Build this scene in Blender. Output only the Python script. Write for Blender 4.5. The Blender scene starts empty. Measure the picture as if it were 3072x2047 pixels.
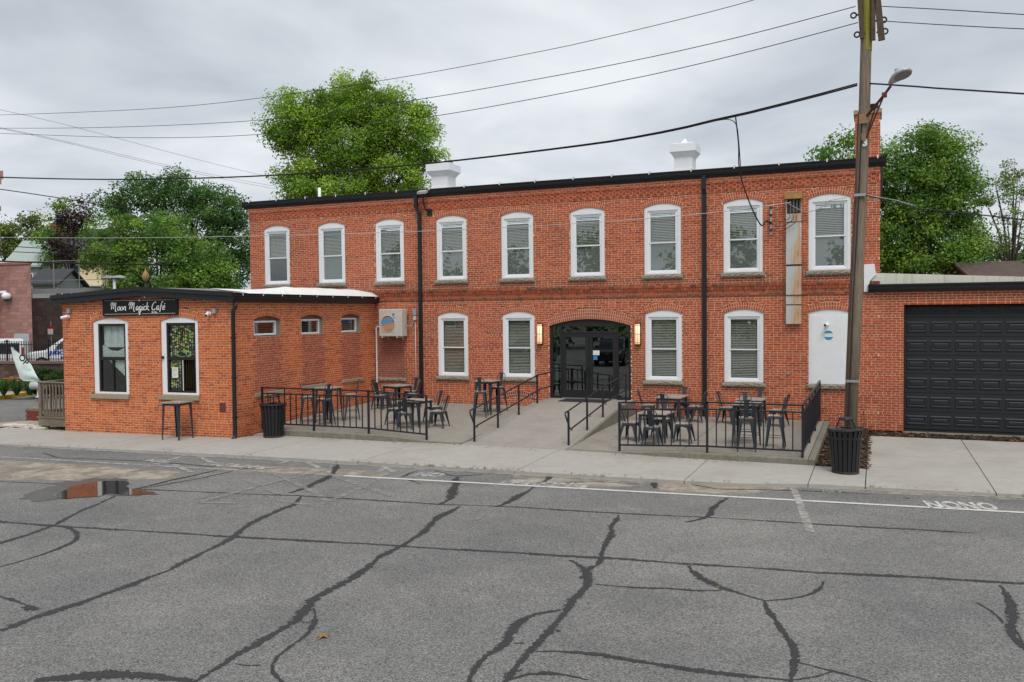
import bpy, math, random
import numpy as np
from mathutils import Vector, Matrix
random.seed(7); rng = np.random.default_rng(7)
SC = bpy.context.scene; COL = SC.collection
R_ = math.radians
# ------------------------------------------------------------------ camera
FPX = 2606.8; YAW, PIT, ROL = 0.3968, 0.0324, -0.0093
CAM = Vector((20.5057, -26.4394, 3.2223))
FW = Vector((-math.sin(YAW)*math.cos(PIT), math.cos(YAW)*math.cos(PIT), -math.sin(PIT)))
_rt = Vector((math.cos(YAW), math.sin(YAW), 0)); _up = _rt.cross(FW)
RT = _rt*math.cos(ROL) + _up*math.sin(ROL); UP = -_rt*math.sin(ROL) + _up*math.cos(ROL)
cd = bpy.data.cameras.new('camera'); cam = bpy.data.objects.new('camera', cd); COL.objects.link(cam)
cd.sensor_width = 36; cd.sensor_fit = 'HORIZONTAL'; cd.lens = 36*FPX/3072; cd.clip_start = .1; cd.clip_end = 3000
M = Matrix.Identity(4)
for i in range(3):
    M[i][0] = RT[i]; M[i][1] = UP[i]; M[i][2] = -FW[i]; M[i][3] = CAM[i]
cam.matrix_world = M; SC.camera = cam
# ------------------------------------------------------------------ world, sun, exposure
SUN_EL, SUN_AZ = 58, 150      # direction towards the sun: azimuth clockwise from +Y
w = bpy.data.worlds.new('World'); SC.world = w; w.use_nodes = True
nt = w.node_tree; nt.nodes.clear()
def N(t, tree=None, **k):
    n = (tree or nt).nodes.new(t)
    for a, b in k.items():
        setattr(n, a, b)
    return n
sky = N('ShaderNodeTexSky', sky_type='NISHITA', sun_disc=False, sun_elevation=R_(SUN_EL), sun_rotation=R_(SUN_AZ))
tc = N('ShaderNodeTexCoord'); sep = N('ShaderNodeSeparateXYZ'); nt.links.new(tc.outputs['Generated'], sep.inputs[0])
mx = N('ShaderNodeMath', operation='MAXIMUM'); mx.inputs[1].default_value = 0.0; nt.links.new(sep.outputs[2], mx.inputs[0])
ad = N('ShaderNodeMath', operation='ADD'); ad.inputs[1].default_value = .22; nt.links.new(mx.outputs[0], ad.inputs[0])
dv = N('ShaderNodeVectorMath', operation='DIVIDE'); nt.links.new(tc.outputs['Generated'], dv.inputs[0]); nt.links.new(ad.outputs[0], dv.inputs[1])
n1 = N('ShaderNodeTexNoise'); n1.inputs['Scale'].default_value = 1.35; n1.inputs['Detail'].default_value = 7; n1.inputs['Roughness'].default_value = .5; n1.inputs['Distortion'].default_value = .35
nt.links.new(dv.outputs[0], n1.inputs['Vector'])
cr = N('ShaderNodeValToRGB'); nt.links.new(n1.outputs[0], cr.inputs[0])
cr.color_ramp.elements[0].position = .34; cr.color_ramp.elements[0].color = (3.85, 4.2, 4.6, 1)
cr.color_ramp.elements[1].position = .66; cr.color_ramp.elements[1].color = (6.5, 6.75, 7.0, 1)
mxx = N('ShaderNodeMixRGB'); mxx.inputs[0].default_value = .94
nt.links.new(sky.outputs[0], mxx.inputs[1]); nt.links.new(cr.outputs[0], mxx.inputs[2])
bg = N('ShaderNodeBackground'); bg.inputs[1].default_value = .10
nt.links.new(mxx.outputs[0], bg.inputs[0]); wo = N('ShaderNodeOutputWorld'); nt.links.new(bg.outputs[0], wo.inputs[0])
sl = bpy.data.lights.new('sun', 'SUN'); sl.energy = 1.5; sl.angle = R_(24); sl.color = (1, .965, .91)
so = bpy.data.objects.new('sun', sl); COL.objects.link(so)
sd = Vector((math.sin(R_(SUN_AZ))*math.cos(R_(SUN_EL)), math.cos(R_(SUN_AZ))*math.cos(R_(SUN_EL)), math.sin(R_(SUN_EL))))
so.rotation_euler = (-sd).to_track_quat('-Z', 'Y').to_euler(); so.location = (0, -20, 40)
SC.view_settings.view_transform = 'Standard'; SC.view_settings.look = 'None'; SC.view_settings.gamma = 1
SC.view_settings.exposure = .45; SC.view_settings.use_curve_mapping = False
SC.render.engine = 'CYCLES'; SC.cycles.use_denoising = True; SC.cycles.max_bounces = 7; SC.cycles.transparent_max_bounces = 12
SC.cycles.diffuse_bounces = 3; SC.cycles.glossy_bounces = 3; SC.cycles.caustics_reflective = False; SC.cycles.caustics_refractive = False
# ------------------------------------------------------------------ pixel -> place helpers (photo pixels; dp = 2353-wide view)
def ray(p): return FW*FPX + RT*(p[0]-1536) - UP*(p[1]-1023.5)
def onY(p, Y=0.): d = ray(p); return CAM + d*((Y-CAM.y)/d.y)
def onX(p, X): d = ray(p); return CAM + d*((X-CAM.x)/d.x)
def onZ(p, Z=0.): d = ray(p); return CAM + d*((Z-CAM.z)/d.z)
def onD(p, D): return CAM + ray(p)*(D/FPX)
def dp(x, y): return (x*3072/2353, y*2047/1568)
# ------------------------------------------------------------------ materials
MATS = {}
def mat(name, col, rough=.7, metal=0., var=.12, scale=6., bump=0., bscale=40., attr=False, spec=.3, stain=None, stretch=None, coords='Object', mottle=None):
    """plain procedural surface: colour (or vertex colour) x noise variation, optional bump and stains"""
    if name in MATS: return MATS[name]
    m = bpy.data.materials.new(name); m.use_nodes = True; t = m.node_tree; b = t.nodes['Principled BSDF']
    b.inputs['Roughness'].default_value = rough; b.inputs['Metallic'].default_value = metal
    b.inputs['Specular IOR Level'].default_value = spec
    if coords == 'World':
        co = N('ShaderNodeNewGeometry', t).outputs['Position']
    else:
        co = N('ShaderNodeTexCoord', t).outputs['Object']
    if stretch:
        mp = N('ShaderNodeMapping', t); mp.inputs['Scale'].default_value = stretch; t.links.new(co, mp.inputs[0]); cs = mp.outputs[0]
    else: cs = co
    nz = N('ShaderNodeTexNoise', t); nz.inputs['Scale'].default_value = scale; nz.inputs['Detail'].default_value = 6; nz.inputs['Roughness'].default_value = .65
    t.links.new(cs, nz.inputs['Vector'])
    mr = N('ShaderNodeMapRange', t); mr.inputs[1].default_value = .25; mr.inputs[2].default_value = .75; mr.inputs[3].default_value = 1-var; mr.inputs[4].default_value = 1+var
    t.links.new(nz.outputs[0], mr.inputs[0])
    if attr:
        base = N('ShaderNodeAttribute', t, attribute_name='Col').outputs['Color']
    else:
        rgb = N('ShaderNodeRGB', t); rgb.outputs[0].default_value = (*col, 1); base = rgb.outputs[0]
    vm = N('ShaderNodeVectorMath', t, operation='SCALE'); t.links.new(base, vm.inputs[0]); t.links.new(mr.outputs[0], vm.inputs['Scale'])
    out = vm.outputs[0]
    if mottle:   # (colour, scale, low, high, max) second low-frequency tone
        for (mc, ms, lo, hi, mxv) in mottle:
            n2 = N('ShaderNodeTexNoise', t); n2.inputs['Scale'].default_value = ms; n2.inputs['Detail'].default_value = 5; n2.inputs['Roughness'].default_value = .6
            t.links.new(cs, n2.inputs['Vector'])
            r2 = N('ShaderNodeMapRange', t); r2.inputs[1].default_value = lo; r2.inputs[2].default_value = hi; r2.inputs[4].default_value = mxv
            t.links.new(n2.outputs[0], r2.inputs[0])
            mi = N('ShaderNodeMixRGB', t); mi.inputs[2].default_value = (*mc, 1)
            t.links.new(r2.outputs[0], mi.inputs[0]); t.links.new(out, mi.inputs[1]); out = mi.outputs[0]
    t.links.new(out, b.inputs['Base Color'])
    if bump:
        nb = N('ShaderNodeTexNoise', t); nb.inputs['Scale'].default_value = bscale; nb.inputs['Detail'].default_value = 4
        t.links.new(cs, nb.inputs['Vector'])
        bp = N('ShaderNodeBump', t); bp.inputs['Strength'].default_value = bump; bp.inputs['Distance'].default_value = .02
        t.links.new(nb.outputs[0], bp.inputs['Height']); t.links.new(bp.outputs[0], b.inputs['Normal'])
    MATS[name] = m; return m
def faded(name, col, keep=.5, scale=9., rough=.8):
    """worn paint: patches of it are gone"""
    m = mat(name, col, rough, var=.1, scale=30); t = m.node_tree; b = t.nodes['Principled BSDF']
    nz = N('ShaderNodeTexNoise', t); nz.inputs['Scale'].default_value = scale; nz.inputs['Detail'].default_value = 8; nz.inputs['Roughness'].default_value = .75
    t.links.new(N('ShaderNodeNewGeometry', t).outputs['Position'], nz.inputs['Vector'])
    r = N('ShaderNodeMapRange', t); r.inputs[1].default_value = .5-keep*.35; r.inputs[2].default_value = .5-keep*.35+.22; r.inputs[3].default_value = 1; r.inputs[4].default_value = 0
    r.inputs[1].default_value = .28+.5*keep-.12; r.inputs[2].default_value = .28+.5*keep+.12
    t.links.new(nz.outputs[0], r.inputs[0]); t.links.new(r.outputs[0], b.inputs['Alpha'])
    return m
def glass_mat(name, tint=(1, 1, 1), base=.06, bend=0.):
    m = bpy.data.materials.new(name); m.use_nodes = True; t = m.node_tree; t.nodes.clear()
    tr = N('ShaderNodeBsdfTransparent', t); tr.inputs[0].default_value = (*tint, 1)
    gl = N('ShaderNodeBsdfGlossy', t); gl.inputs['Roughness'].default_value = .01; gl.inputs['Color'].default_value = (.95, 1, 1, 1)
    fr = N('ShaderNodeLayerWeight', t); fr.inputs[0].default_value = .5       # Schlick, alike from both sides of the sheet
    pw_ = N('ShaderNodeMath', t, operation='POWER'); pw_.inputs[1].default_value = 4.; t.links.new(fr.outputs['Facing'], pw_.inputs[0])
    ma = N('ShaderNodeMath', t, operation='MULTIPLY_ADD'); ma.inputs[1].default_value = 1-base; ma.inputs[2].default_value = base; ma.use_clamp = True
    t.links.new(pw_.outputs[0], ma.inputs[0])
    if bend:
        nz = N('ShaderNodeTexNoise', t); nz.inputs['Scale'].default_value = 1.3; nz.inputs['Detail'].default_value = 1
        t.links.new(N('ShaderNodeNewGeometry', t).outputs['Position'], nz.inputs['Vector'])
        bp = N('ShaderNodeBump', t); bp.inputs['Strength'].default_value = bend; bp.inputs['Distance'].default_value = .02
        t.links.new(nz.outputs[0], bp.inputs['Height']); t.links.new(bp.outputs[0], gl.inputs['Normal'])
    mi = N('ShaderNodeMixShader', t); o = N('ShaderNodeOutputMaterial', t)
    t.links.new(ma.outputs[0], mi.inputs[0]); t.links.new(tr.outputs[0], mi.inputs[1]); t.links.new(gl.outputs[0], mi.inputs[2]); t.links.new(mi.outputs[0], o.inputs[0])
    MATS[name] = m; return m
def leaf_mat(name):
    m = bpy.data.materials.new(name); m.use_nodes = True; t = m.node_tree; t.nodes.clear()
    at = N('ShaderNodeAttribute', t, attribute_name='Col')
    df = N('ShaderNodeBsdfDiffuse', t); tl = N('ShaderNodeBsdfTranslucent', t); gl = N('ShaderNodeBsdfGlossy', t); gl.inputs['Roughness'].default_value = .5
    gl.inputs['Color'].default_value = (.5, .5, .5, 1)
    m1 = N('ShaderNodeMixShader', t); m1.inputs[0].default_value = .45; m2 = N('ShaderNodeMixShader', t); m2.inputs[0].default_value = .04
    o = N('ShaderNodeOutputMaterial', t)
    t.links.new(at.outputs['Color'], df.inputs[0]); t.links.new(at.outputs['Color'], tl.inputs[0])
    t.links.new(df.outputs[0], m1.inputs[1]); t.links.new(tl.outputs[0], m1.inputs[2]); t.links.new(m1.outputs[0], m2.inputs[1]); t.links.new(gl.outputs[0], m2.inputs[2]); t.links.new(m2.outputs[0], o.inputs[0])
    MATS[name] = m; return m
def emit_mat(name, col, e):
    m = bpy.data.materials.new(name); m.use_nodes = True; b = m.node_tree.nodes['Principled BSDF']
    b.inputs['Base Color'].default_value = (*col, 1); b.inputs['Emission Color'].default_value = (*col, 1); b.inputs['Emission Strength'].default_value = e
    MATS[name] = m; return m
# ------------------------------------------------------------------ objects
WL = {}           # world location of each object whose ancestors are unrotated
def tag(o, label=None, cat=None, group=None, kind=None):
    if label: o['label'] = label
    if cat: o['category'] = cat
    if group: o['group'] = group
    if kind: o['kind'] = kind
    return o
def empty(name, loc=(0, 0, 0), label=None, cat=None, group=None, parent=None):
    o = bpy.data.objects.new(name, None); COL.objects.link(o); o.empty_display_size = .2
    loc = Vector(loc); WL[o] = loc
    if parent: o.parent = parent; o.location = loc - WL[parent]
    else: o.location = loc
    return tag(o, label, cat, group)
class MB:
    def __init__(s): s.v = []; s.f = []; s.c = []
    def add(s, vs, fs, col=None):
        k = len(s.v); s.v += [tuple(v) for v in vs]; s.f += [tuple(k+i for i in f) for f in fs]
        s.c += [col]*len(fs); return s
    def box(s, x0, x1, y0, y1, z0, z1, col=None):
        return s.add([(x0, y0, z0), (x1, y0, z0), (x1, y1, z0), (x0, y1, z0), (x0, y0, z1), (x1, y0, z1), (x1, y1, z1), (x0, y1, z1)],
                     [(3, 2, 1, 0), (4, 5, 6, 7), (0, 1, 5, 4), (1, 2, 6, 5), (2, 3, 7, 6), (3, 0, 4, 7)], col)
    def hexa(s, lo, hi, col=None):   # two quads (4 points each)
        return s.add(list(lo)+list(hi), [(3, 2, 1, 0), (4, 5, 6, 7), (0, 1, 5, 4), (1, 2, 6, 5), (2, 3, 7, 6), (3, 0, 4, 7)], col)
    def prism(s, pts, d, col=None):  # polygon extruded by vector d
        n = len(pts); d = Vector(d); a = [Vector(p) for p in pts]; b = [p+d for p in a]
        fs = [tuple(range(n-1, -1, -1)), tuple(range(n, 2*n))] + [(i, (i+1) % n, n+(i+1) % n, n+i) for i in range(n)]
        return s.add(a+b, fs, col)
    def tube(s, pts, r, n=8, col=None, caps=True):
        pts = [Vector(p) for p in pts]; m = len(pts); rs = r if isinstance(r, (list, tuple)) else [r]*m
        t0 = (pts[1]-pts[0]).normalized(); a = Vector((0, 0, 1)) if abs(t0.z) < .9 else Vector((1, 0, 0))
        u = t0.cross(a).normalized(); vs = []
        for i, p in enumerate(pts):
            t = (pts[min(i+1, m-1)]-pts[max(i-1, 0)]).normalized(); u = (u-t*u.dot(t)).normalized(); w_ = t.cross(u)
            for k in range(n):
                an = 2*math.pi*k/n; vs.append(p+(u*math.cos(an)+w_*math.sin(an))*rs[i])
        fs = [(i*n+k, i*n+(k+1) % n, (i+1)*n+(k+1) % n, (i+1)*n+k) for i in range(m-1) for k in range(n)]
        if caps: fs += [tuple(range(n-1, -1, -1)), tuple(range((m-1)*n, m*n))]
        return s.add(vs, fs, col)
    def bar(s, p, q, wx, wy=None, col=None):   # rectangular bar p->q
        p, q = Vector(p), Vector(q); t = (q-p).normalized(); wy = wy or wx
        a = Vector((0, 0, 1)) if abs(t.z) < .95 else Vector((0, 1, 0))
        u = t.cross(a).normalized()*wx/2; v = u.cross(t).normalized()*wy/2
        return s.hexa([p-u-v, p+u-v, p+u+v, p-u+v], [q-u-v, q+u-v, q+u+v, q-u+v], col)
    def lathe(s, prof, n=20, c=(0, 0, 0), col=None, caps=True):
        vs = [(c[0]+r*math.cos(2*math.pi*k/n), c[1]+r*math.sin(2*math.pi*k/n), c[2]+z) for r, z in prof for k in range(n)]
        m = len(prof); fs = [(i*n+k, i*n+(k+1) % n, (i+1)*n+(k+1) % n, (i+1)*n+k) for i in range(m-1) for k in range(n)]
        if caps: fs += [tuple(range(n-1, -1, -1)), tuple(range((m-1)*n, m*n))]
        return s.add(vs, fs, col)
    def ball(s, c, r, sc=(1, 1, 1), n=10, m=6, col=None):
        prof = [(math.sin(math.pi*i/m), -math.cos(math.pi*i/m)) for i in range(m+1)]
        vs = [(c[0]+r*sc[0]*max(p, 1e-3)*math.cos(2*math.pi*k/n), c[1]+r*sc[1]*max(p, 1e-3)*math.sin(2*math.pi*k/n), c[2]+r*sc[2]*z) for p, z in prof for k in range(n)]
        return s.add(vs, [(i*n+k, i*n+(k+1) % n, (i+1)*n+(k+1) % n, (i+1)*n+k) for i in range(m) for k in range(n)], col)
    def build(s, name, m, parent=None, smooth=False, origin=None, bevel=0, kind=None, label=None):
        v = np.array(s.v, dtype=float)
        lo, hi = v.min(0), v.max(0)
        c = Vector(origin) if origin is not None else Vector(((lo[0]+hi[0])/2, (lo[1]+hi[1])/2, lo[2]))
        me = bpy.data.meshes.new(name); me.from_pydata((v-np.array(c)).tolist(), [], s.f)
        if any(x is not None for x in s.c):
            a = me.color_attributes.new('Col', 'FLOAT_COLOR', 'CORNER')
            nl = np.array([len(f) for f in s.f]); fc = np.array([(*(x or (.5, .5, .5)), 1.) for x in s.c], dtype=np.float32)
            a.data.foreach_set('color', np.repeat(fc, nl, axis=0).ravel())
        me.materials.append(MATS[m] if isinstance(m, str) else m)
        if smooth: me.polygons.foreach_set('use_smooth', [True]*len(me.polygons))
        me.update()
        o = bpy.data.objects.new(name, me); COL.objects.link(o); WL[o] = c
        if parent: o.parent = parent; o.location = c - WL[parent]
        else: o.location = c
        if bevel:
            b = o.modifiers.new('bevel', 'BEVEL'); b.width = bevel; b.segments = 2; b.limit_method = 'ANGLE'
        return tag(o, label, kind=kind)
def copy_tree(o, parent=None):
    c = o.copy(); COL.objects.link(c); c.parent = parent
    for ch in o.children: copy_tree(ch, c)
    return c
def share(o, loc, rz=0, parent=None, name=None):      # a copy that shares mesh data, at a world place
    c = o.copy(); COL.objects.link(c); c.parent = parent
    if name: c.name = name
    c.location = Vector(loc) - (WL[parent] if parent else Vector()); c.rotation_euler = (0, 0, rz); return c
def text_mesh(s, size=1., shear=0., bold=0.):
    cu = bpy.data.curves.new('t', 'FONT'); cu.body = s; cu.size = size; cu.shear = shear; cu.align_x = 'CENTER'; cu.offset = bold; cu.resolution_u = 3
    o = bpy.data.objects.new('t', cu); COL.objects.link(o); dg = bpy.context.evaluated_depsgraph_get(); dg.update()
    me = bpy.data.meshes.new_from_object(o.evaluated_get(dg)); v = [tuple(x.co) for x in me.vertices]; f = [tuple(p.vertices) for p in me.polygons]
    bpy.data.objects.remove(o); bpy.data.curves.remove(cu); bpy.data.meshes.remove(me); return v, f
def text_on(mb, s, o, ux, uz, size, shear=0., sx=1., col=None, bold=0.):   # lettering laid in the plane (ux, uz) at o
    v, f = text_mesh(s, size, shear, bold); o, ux, uz = Vector(o), Vector(ux), Vector(uz)
    return mb.add([o+ux*(x*sx)+uz*y for x, y, _ in v], f, col)
# ------------------------------------------------------------------ palette
mat('brick', (.5, .1, .03), .85, var=.16, scale=9, bump=.25, bscale=60, attr=True, spec=.15, coords='World', mottle=[((.11, .055, .04), .6, .55, .78, .42), ((.50, .30, .22), 1.7, .66, .82, .30)])
mat('mortar', (.5, .4, .3), .95, var=.1, scale=20, bump=.2, attr=True, spec=.1, coords='World', mottle=[((.16, .11, .08), .6, .56, .8, .45)])
mat('white_paint', (.82, .83, .84), .5, var=.04, scale=3, mottle=[((.45, .44, .40), 7, .66, .78, .6)])
mat('white_vinyl', (.84, .86, .90), .35, var=.02)
mat('black_metal', (.016, .016, .018), .38, var=.15, spec=.4)
mat('black_frame', (.022, .021, .022), .5, var=.2, scale=14)
mat('granite', (.30, .275, .225), .9, var=.28, scale=24, bump=.8, bscale=24, mottle=[((.16, .15, .10), 4, .5, .75, .6)])
mat('concrete_sill', (.34, .29, .21), .9, var=.18, scale=26, bump=.3)
mat('concrete', (.395, .372, .338), .92, var=.10, scale=5, bump=.15, bscale=90, coords='World', mottle=[((.29, .26, .215), .55, .50, .76, .65), ((.46, .44, .40), 1.7, .55, .8, .35)])
mat('ramp_concrete', (.335, .305, .27), .92, var=.10, scale=6, bump=.15, bscale=90, coords='World', mottle=[((.21, .19, .165), .8, .5, .78, .5)])
mat('patio_concrete', (.295, .268, .23), .92, var=.12, scale=6, bump=.15, bscale=90, coords='World', mottle=[((.19, .17, .13), .7, .48, .75, .6)])
mat('kerb_concrete', (.215, .195, .155), .95, var=.25, scale=9, bump=.3, coords='World', mottle=[((.13, .12, .09), 2.5, .5, .75, .6)])
mat('gunmetal', (.040, .053, .065), .45, .25, var=.3, scale=7, spec=.4)
mat('wood_top', (.27, .215, .17), .75, var=.45, scale=7, stretch=(1, 9, 4), mottle=[((.52, .49, .46), 3, .48, .62, .75)])
mat('dark_room', (.03, .03, .03), .9)
mat('slat', (.52, .49, .44), .6, var=.05)
mat('screen_grey', (.20, .20, .198), .8, var=.05)
# ================================================================== brickwork
PITCH, BH, BL, HL, JT = .0677, .0525, .1985, .094, .0145
MAIN = [(.49, .098, .038), (.46, .090, .036), (.51, .108, .042), (.42, .082, .038), (.49, .105, .046), (.54, .128, .048), (.37, .076, .040), (.50, .108, .044), (.47, .094, .040)]
CAFE = [(.61, .148, .048), (.57, .132, .045), (.63, .165, .054), (.50, .110, .044), (.60, .155, .056), (.42, .092, .046), (.61, .142, .048)]
INFI = [(.43, .095, .042), (.47, .105, .045), (.39, .086, .042), (.49, .118, .052)]
M_MAIN, M_CAFE, M_INF = (.66, .51, .365), (.72, .52, .34), (.50, .42, .345)
class Arch:       # arched opening u0..u1, z0..spring, rise, ring thickness
    def __init__(s, u0, u1, z0, zs, rise, ring=.215, rows=2):
        s.u0, s.u1, s.z0, s.zs, s.rise, s.ring, s.rows = u0, u1, z0, zs, rise, ring, rows
        s.c = (u0+u1)/2; w = (u1-u0)/2; s.R = (w*w+rise*rise)/(2*rise); s.cz = zs+rise-s.R; s.th = math.asin(w/s.R)
    def span(s, z):
        if z < s.z0: return None
        if z <= s.zs: return s.u0, s.u1
        Ro = s.R+s.ring; zc = s.cz+Ro*math.cos(s.th)
        if z <= zc: h = (z-s.cz)*math.tan(s.th)
        elif z < s.cz+Ro: h = math.sqrt(Ro*Ro-(z-s.cz)**2)
        else: return None
        return s.c-h, s.c+h
class Rect:
    def __init__(s, u0, u1, z0, z1): s.u0, s.u1, s.z0, s.z1 = u0, u1, z0, z1
    def span(s, z): return (s.u0, s.u1) if s.z0 < z < s.z1 else None
class Wall:
    """one brick face: u runs left to right seen from outside"""
    def __init__(s, p0, p1, pal, mortar, bl=BL, bh=BH, pitch=PITCH, hl=HL, jt=JT, headers=8):
        s.p0 = Vector((p0[0], p0[1], 0)); d = Vector((p1[0]-p0[0], p1[1]-p0[1], 0)); s.L = d.length; s.u = d/s.L; s.n = Vector((s.u.y, -s.u.x, 0))
        s.pal, s.mor = pal, mortar; s.b = MB(); s.m = MB(); s.full = []; s.bl, s.bh, s.pitch, s.hl, s.jt, s.headers = bl, bh, pitch, hl, jt, headers
        s.rz = math.atan2(s.u.y, s.u.x)
    def P(s, u, z, n=0.): v = s.p0+s.u*u+s.n*n; return (v.x, v.y, z)
    def brick(s, u0, u1, z0, z1, col, out=0., d=.012, tgt=None):
        j = random.uniform(-.002, .002)
        o = out+random.uniform(-.0015, .0025)
        (tgt or s.b).add([s.P(u0, z0+j, out-d), s.P(u1, z0+j, out-d), s.P(u1, z1+j, out-d), s.P(u0, z1+j, out-d), s.P(u0, z0+j, o), s.P(u1, z0+j, o), s.P(u1, z1+j, o), s.P(u0, z1+j, o)],
                         [(4, 5, 6, 7), (0, 1, 5, 4), (1, 2, 6, 5), (2, 3, 7, 6), (3, 0, 4, 7)], col)
    def pick(s, u, z, pal):
        c = random.choice(pal); k = random.uniform(.90, 1.08); return tuple(x*k for x in c)
    def fill(s, z0, z1, ops, infill=(), skip=(), dirt=None, top=None, pal_at=None):
        k = 0; z = z0; rows = int(math.ceil((z1-z0)/s.pitch))
        for k in range(rows):
            za = z0+k*s.pitch; zb = min(za+s.pitch, z1); zm = za+s.bh*.5
            if any(a <= zm <= b for a, b in skip): continue
            iv = [(0., s.L)]
            if top:
                us = [u for u in np.linspace(0, s.L, 241) if top(u) >= za+s.bh*.6]
                if not us: continue
                iv = [(us[0], us[-1])]
            for op in ops:
                sp = op.span(zm)
                if not sp: continue
                nv = []
                for a, b in iv:
                    if sp[1] <= a or sp[0] >= b: nv.append((a, b)); continue
                    if sp[0] > a: nv.append((a, sp[0]))
                    if sp[1] < b: nv.append((sp[1], b))
                iv = nv
            head = s.headers and k % s.headers == s.headers-1
            for a, b in iv:
                # mortar bed, cut where an infill patch has grey mortar
                cuts = [(a, b, s.mor)]
                for (i0, i1, j0, j1, mc, pl) in infill:
                    if j0 <= zm <= j1:
                        t = (.05 if k % 2 else -.05); nc = []
                        for (x, y, c) in cuts:
                            l, r = max(x, i0-t), min(y, i1+t)
                            if l >= r: nc.append((x, y, c)); continue
                            if l > x: nc.append((x, l, c))
                            nc.append((l, r, mc))
                            if r < y: nc.append((r, y, c))
                        cuts = nc
                for (x, y, c) in cuts:
                    s.m.add([s.P(x, za, -.004), s.P(y, za, -.004), s.P(y, zb, -.004), s.P(x, zb, -.004)], [(0, 1, 2, 3)], c)
                step = (s.hl if head else s.bl)+s.jt
                off = (0 if k % 2 else step/2) if not head else step*.25
                x = math.floor(a/step)*step-off; x += random.uniform(-.006, .006)
                while x < b:
                    ln = step
                    if not head and random.random() < .05: ln = s.hl+s.jt
                    l, r = max(x+s.jt*.5, a+.002), min(x+ln-s.jt*.5, b-.002); x += ln
                    if r-l < .028: continue
                    um = (l+r)/2; pal = s.pal
                    for (i0, i1, j0, j1, mc, pl) in infill:
                        t = (.05 if k % 2 else -.05)
                        if j0 <= zm <= j1 and i0-t <= um <= i1+t: pal = pl
                    col = s.pick(um, zm, pal)
                    if dirt:
                        q = dirt(um, zm); col = tuple(v*(1-q)+w_*q for v, w_ in zip(col, (.085, .055, .04)))
                    zt = za+s.bh
                    if zt > z1: zt = z1
                    if r-l > s.bl-.004 and zt-za > s.bh-.001: s.full.append((um, za, col))
                    else: s.brick(l, r, za, zt, col)
    def ring(s, A, pal, out=.0):
        rows = A.rows; t = A.ring/rows
        for r in range(rows):
            r0 = A.R+r*t+.007; r1 = A.R+(r+1)*t-.008; n = max(5, int(round(2*A.th*(A.R+A.ring/2)/.072)))
            for k in range(n):
                a0 = -A.th+2*A.th*k/n+.0075/A.R; a1 = -A.th+2*A.th*(k+1)/n-.0075/A.R; col = s.pick(0, 0, pal)
                q = [(A.c+rr*math.sin(aa), A.cz+rr*math.cos(aa)) for rr, aa in ((r0, a0), (r0, a1), (r1, a1), (r1, a0))]
                s.b.add([s.P(u, z, -.012) for u, z in q]+[s.P(u, z, out+.002) for u, z in q], [(4, 5, 6, 7), (0, 1, 5, 4), (1, 2, 6, 5), (2, 3, 7, 6), (3, 0, 4, 7)], col)
        m = 24
        for k in range(m):
            a0 = -A.th+2*A.th*k/m; a1 = -A.th+2*A.th*(k+1)/m
            q = [(A.c+rr*math.sin(aa), A.cz+rr*math.cos(aa)) for rr, aa in ((A.R, a0), (A.R, a1), (A.R+A.ring+.012, a1), (A.R+A.ring+.012, a0))]
            s.m.add([s.P(u, z, -.003) for u, z in q], [(0, 1, 2, 3)], s.mor)
    def reveal(s, A, depth=.13, col=(.42, .09, .035)):
        zs = getattr(A, 'zs', getattr(A, 'z1', 0)); pts = [(A.u0, A.z0), (A.u0, zs)]
        if isinstance(A, Arch): pts += [(A.c+A.R*math.sin(a), A.cz+A.R*math.cos(a)) for a in np.linspace(-A.th, A.th, 13)[1:-1]]
        pts += [(A.u1, zs), (A.u1, A.z0)]
        for (a, b) in zip(pts, pts[1:]+pts[:1]):
            s.b.add([s.P(a[0], a[1], -.009), s.P(b[0], b[1], -.009), s.P(b[0], b[1], -depth), s.P(a[0], a[1], -depth)], [(0, 1, 2, 3)], col)
    def build(s, parent, nobj=300, name='brick', stuffname='brickwork', mm='mortar', bm='brick'):
        """the bricks nearest the camera become parts of their own, the rest one part"""
        s.full.sort(key=lambda q: (Vector(s.P(q[0], q[1]))-CAM).length)
        proto = []
        if nobj:
            for c in s.pal:
                b = MB(); h = s.bl/2
                b.add([(-h, .012, 0), (h, .012, 0), (h, .012, s.bh), (-h, .012, s.bh), (-h, -.0015, 0), (h, -.0015, 0), (h, -.0015, s.bh), (-h, -.0015, s.bh)],
                      [(4, 5, 6, 7), (0, 1, 5, 4), (1, 2, 6, 5), (2, 3, 7, 6), (3, 0, 4, 7)], c)
                me = bpy.data.meshes.new(name); me.from_pydata(b.v, [], b.f); a = me.color_attributes.new('Col', 'FLOAT_COLOR', 'CORNER')
                a.data.foreach_set('color', [x for _ in range(20) for x in (*c, 1.)]); me.materials.append(MATS[bm]); proto.append((c, me))
        for i, (u, z, c) in enumerate(s.full):
            if i < nobj:
                me = min(proto, key=lambda q: sum((a-b)**2 for a, b in zip(q[0], c)))[1]
                o = bpy.data.objects.new(name, me); COL.objects.link(o); o.parent = parent
                o.location = Vector(s.P(u, z))-WL[parent]; o.rotation_euler = (0, 0, s.rz)
            else: s.brick(u-s.bl/2, u+s.bl/2, z, z+s.bh, c)
        w_ = s.m.build('wall', mm, parent); b = s.b.build(stuffname, bm, parent, kind='stuff'); return w_, b
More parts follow.
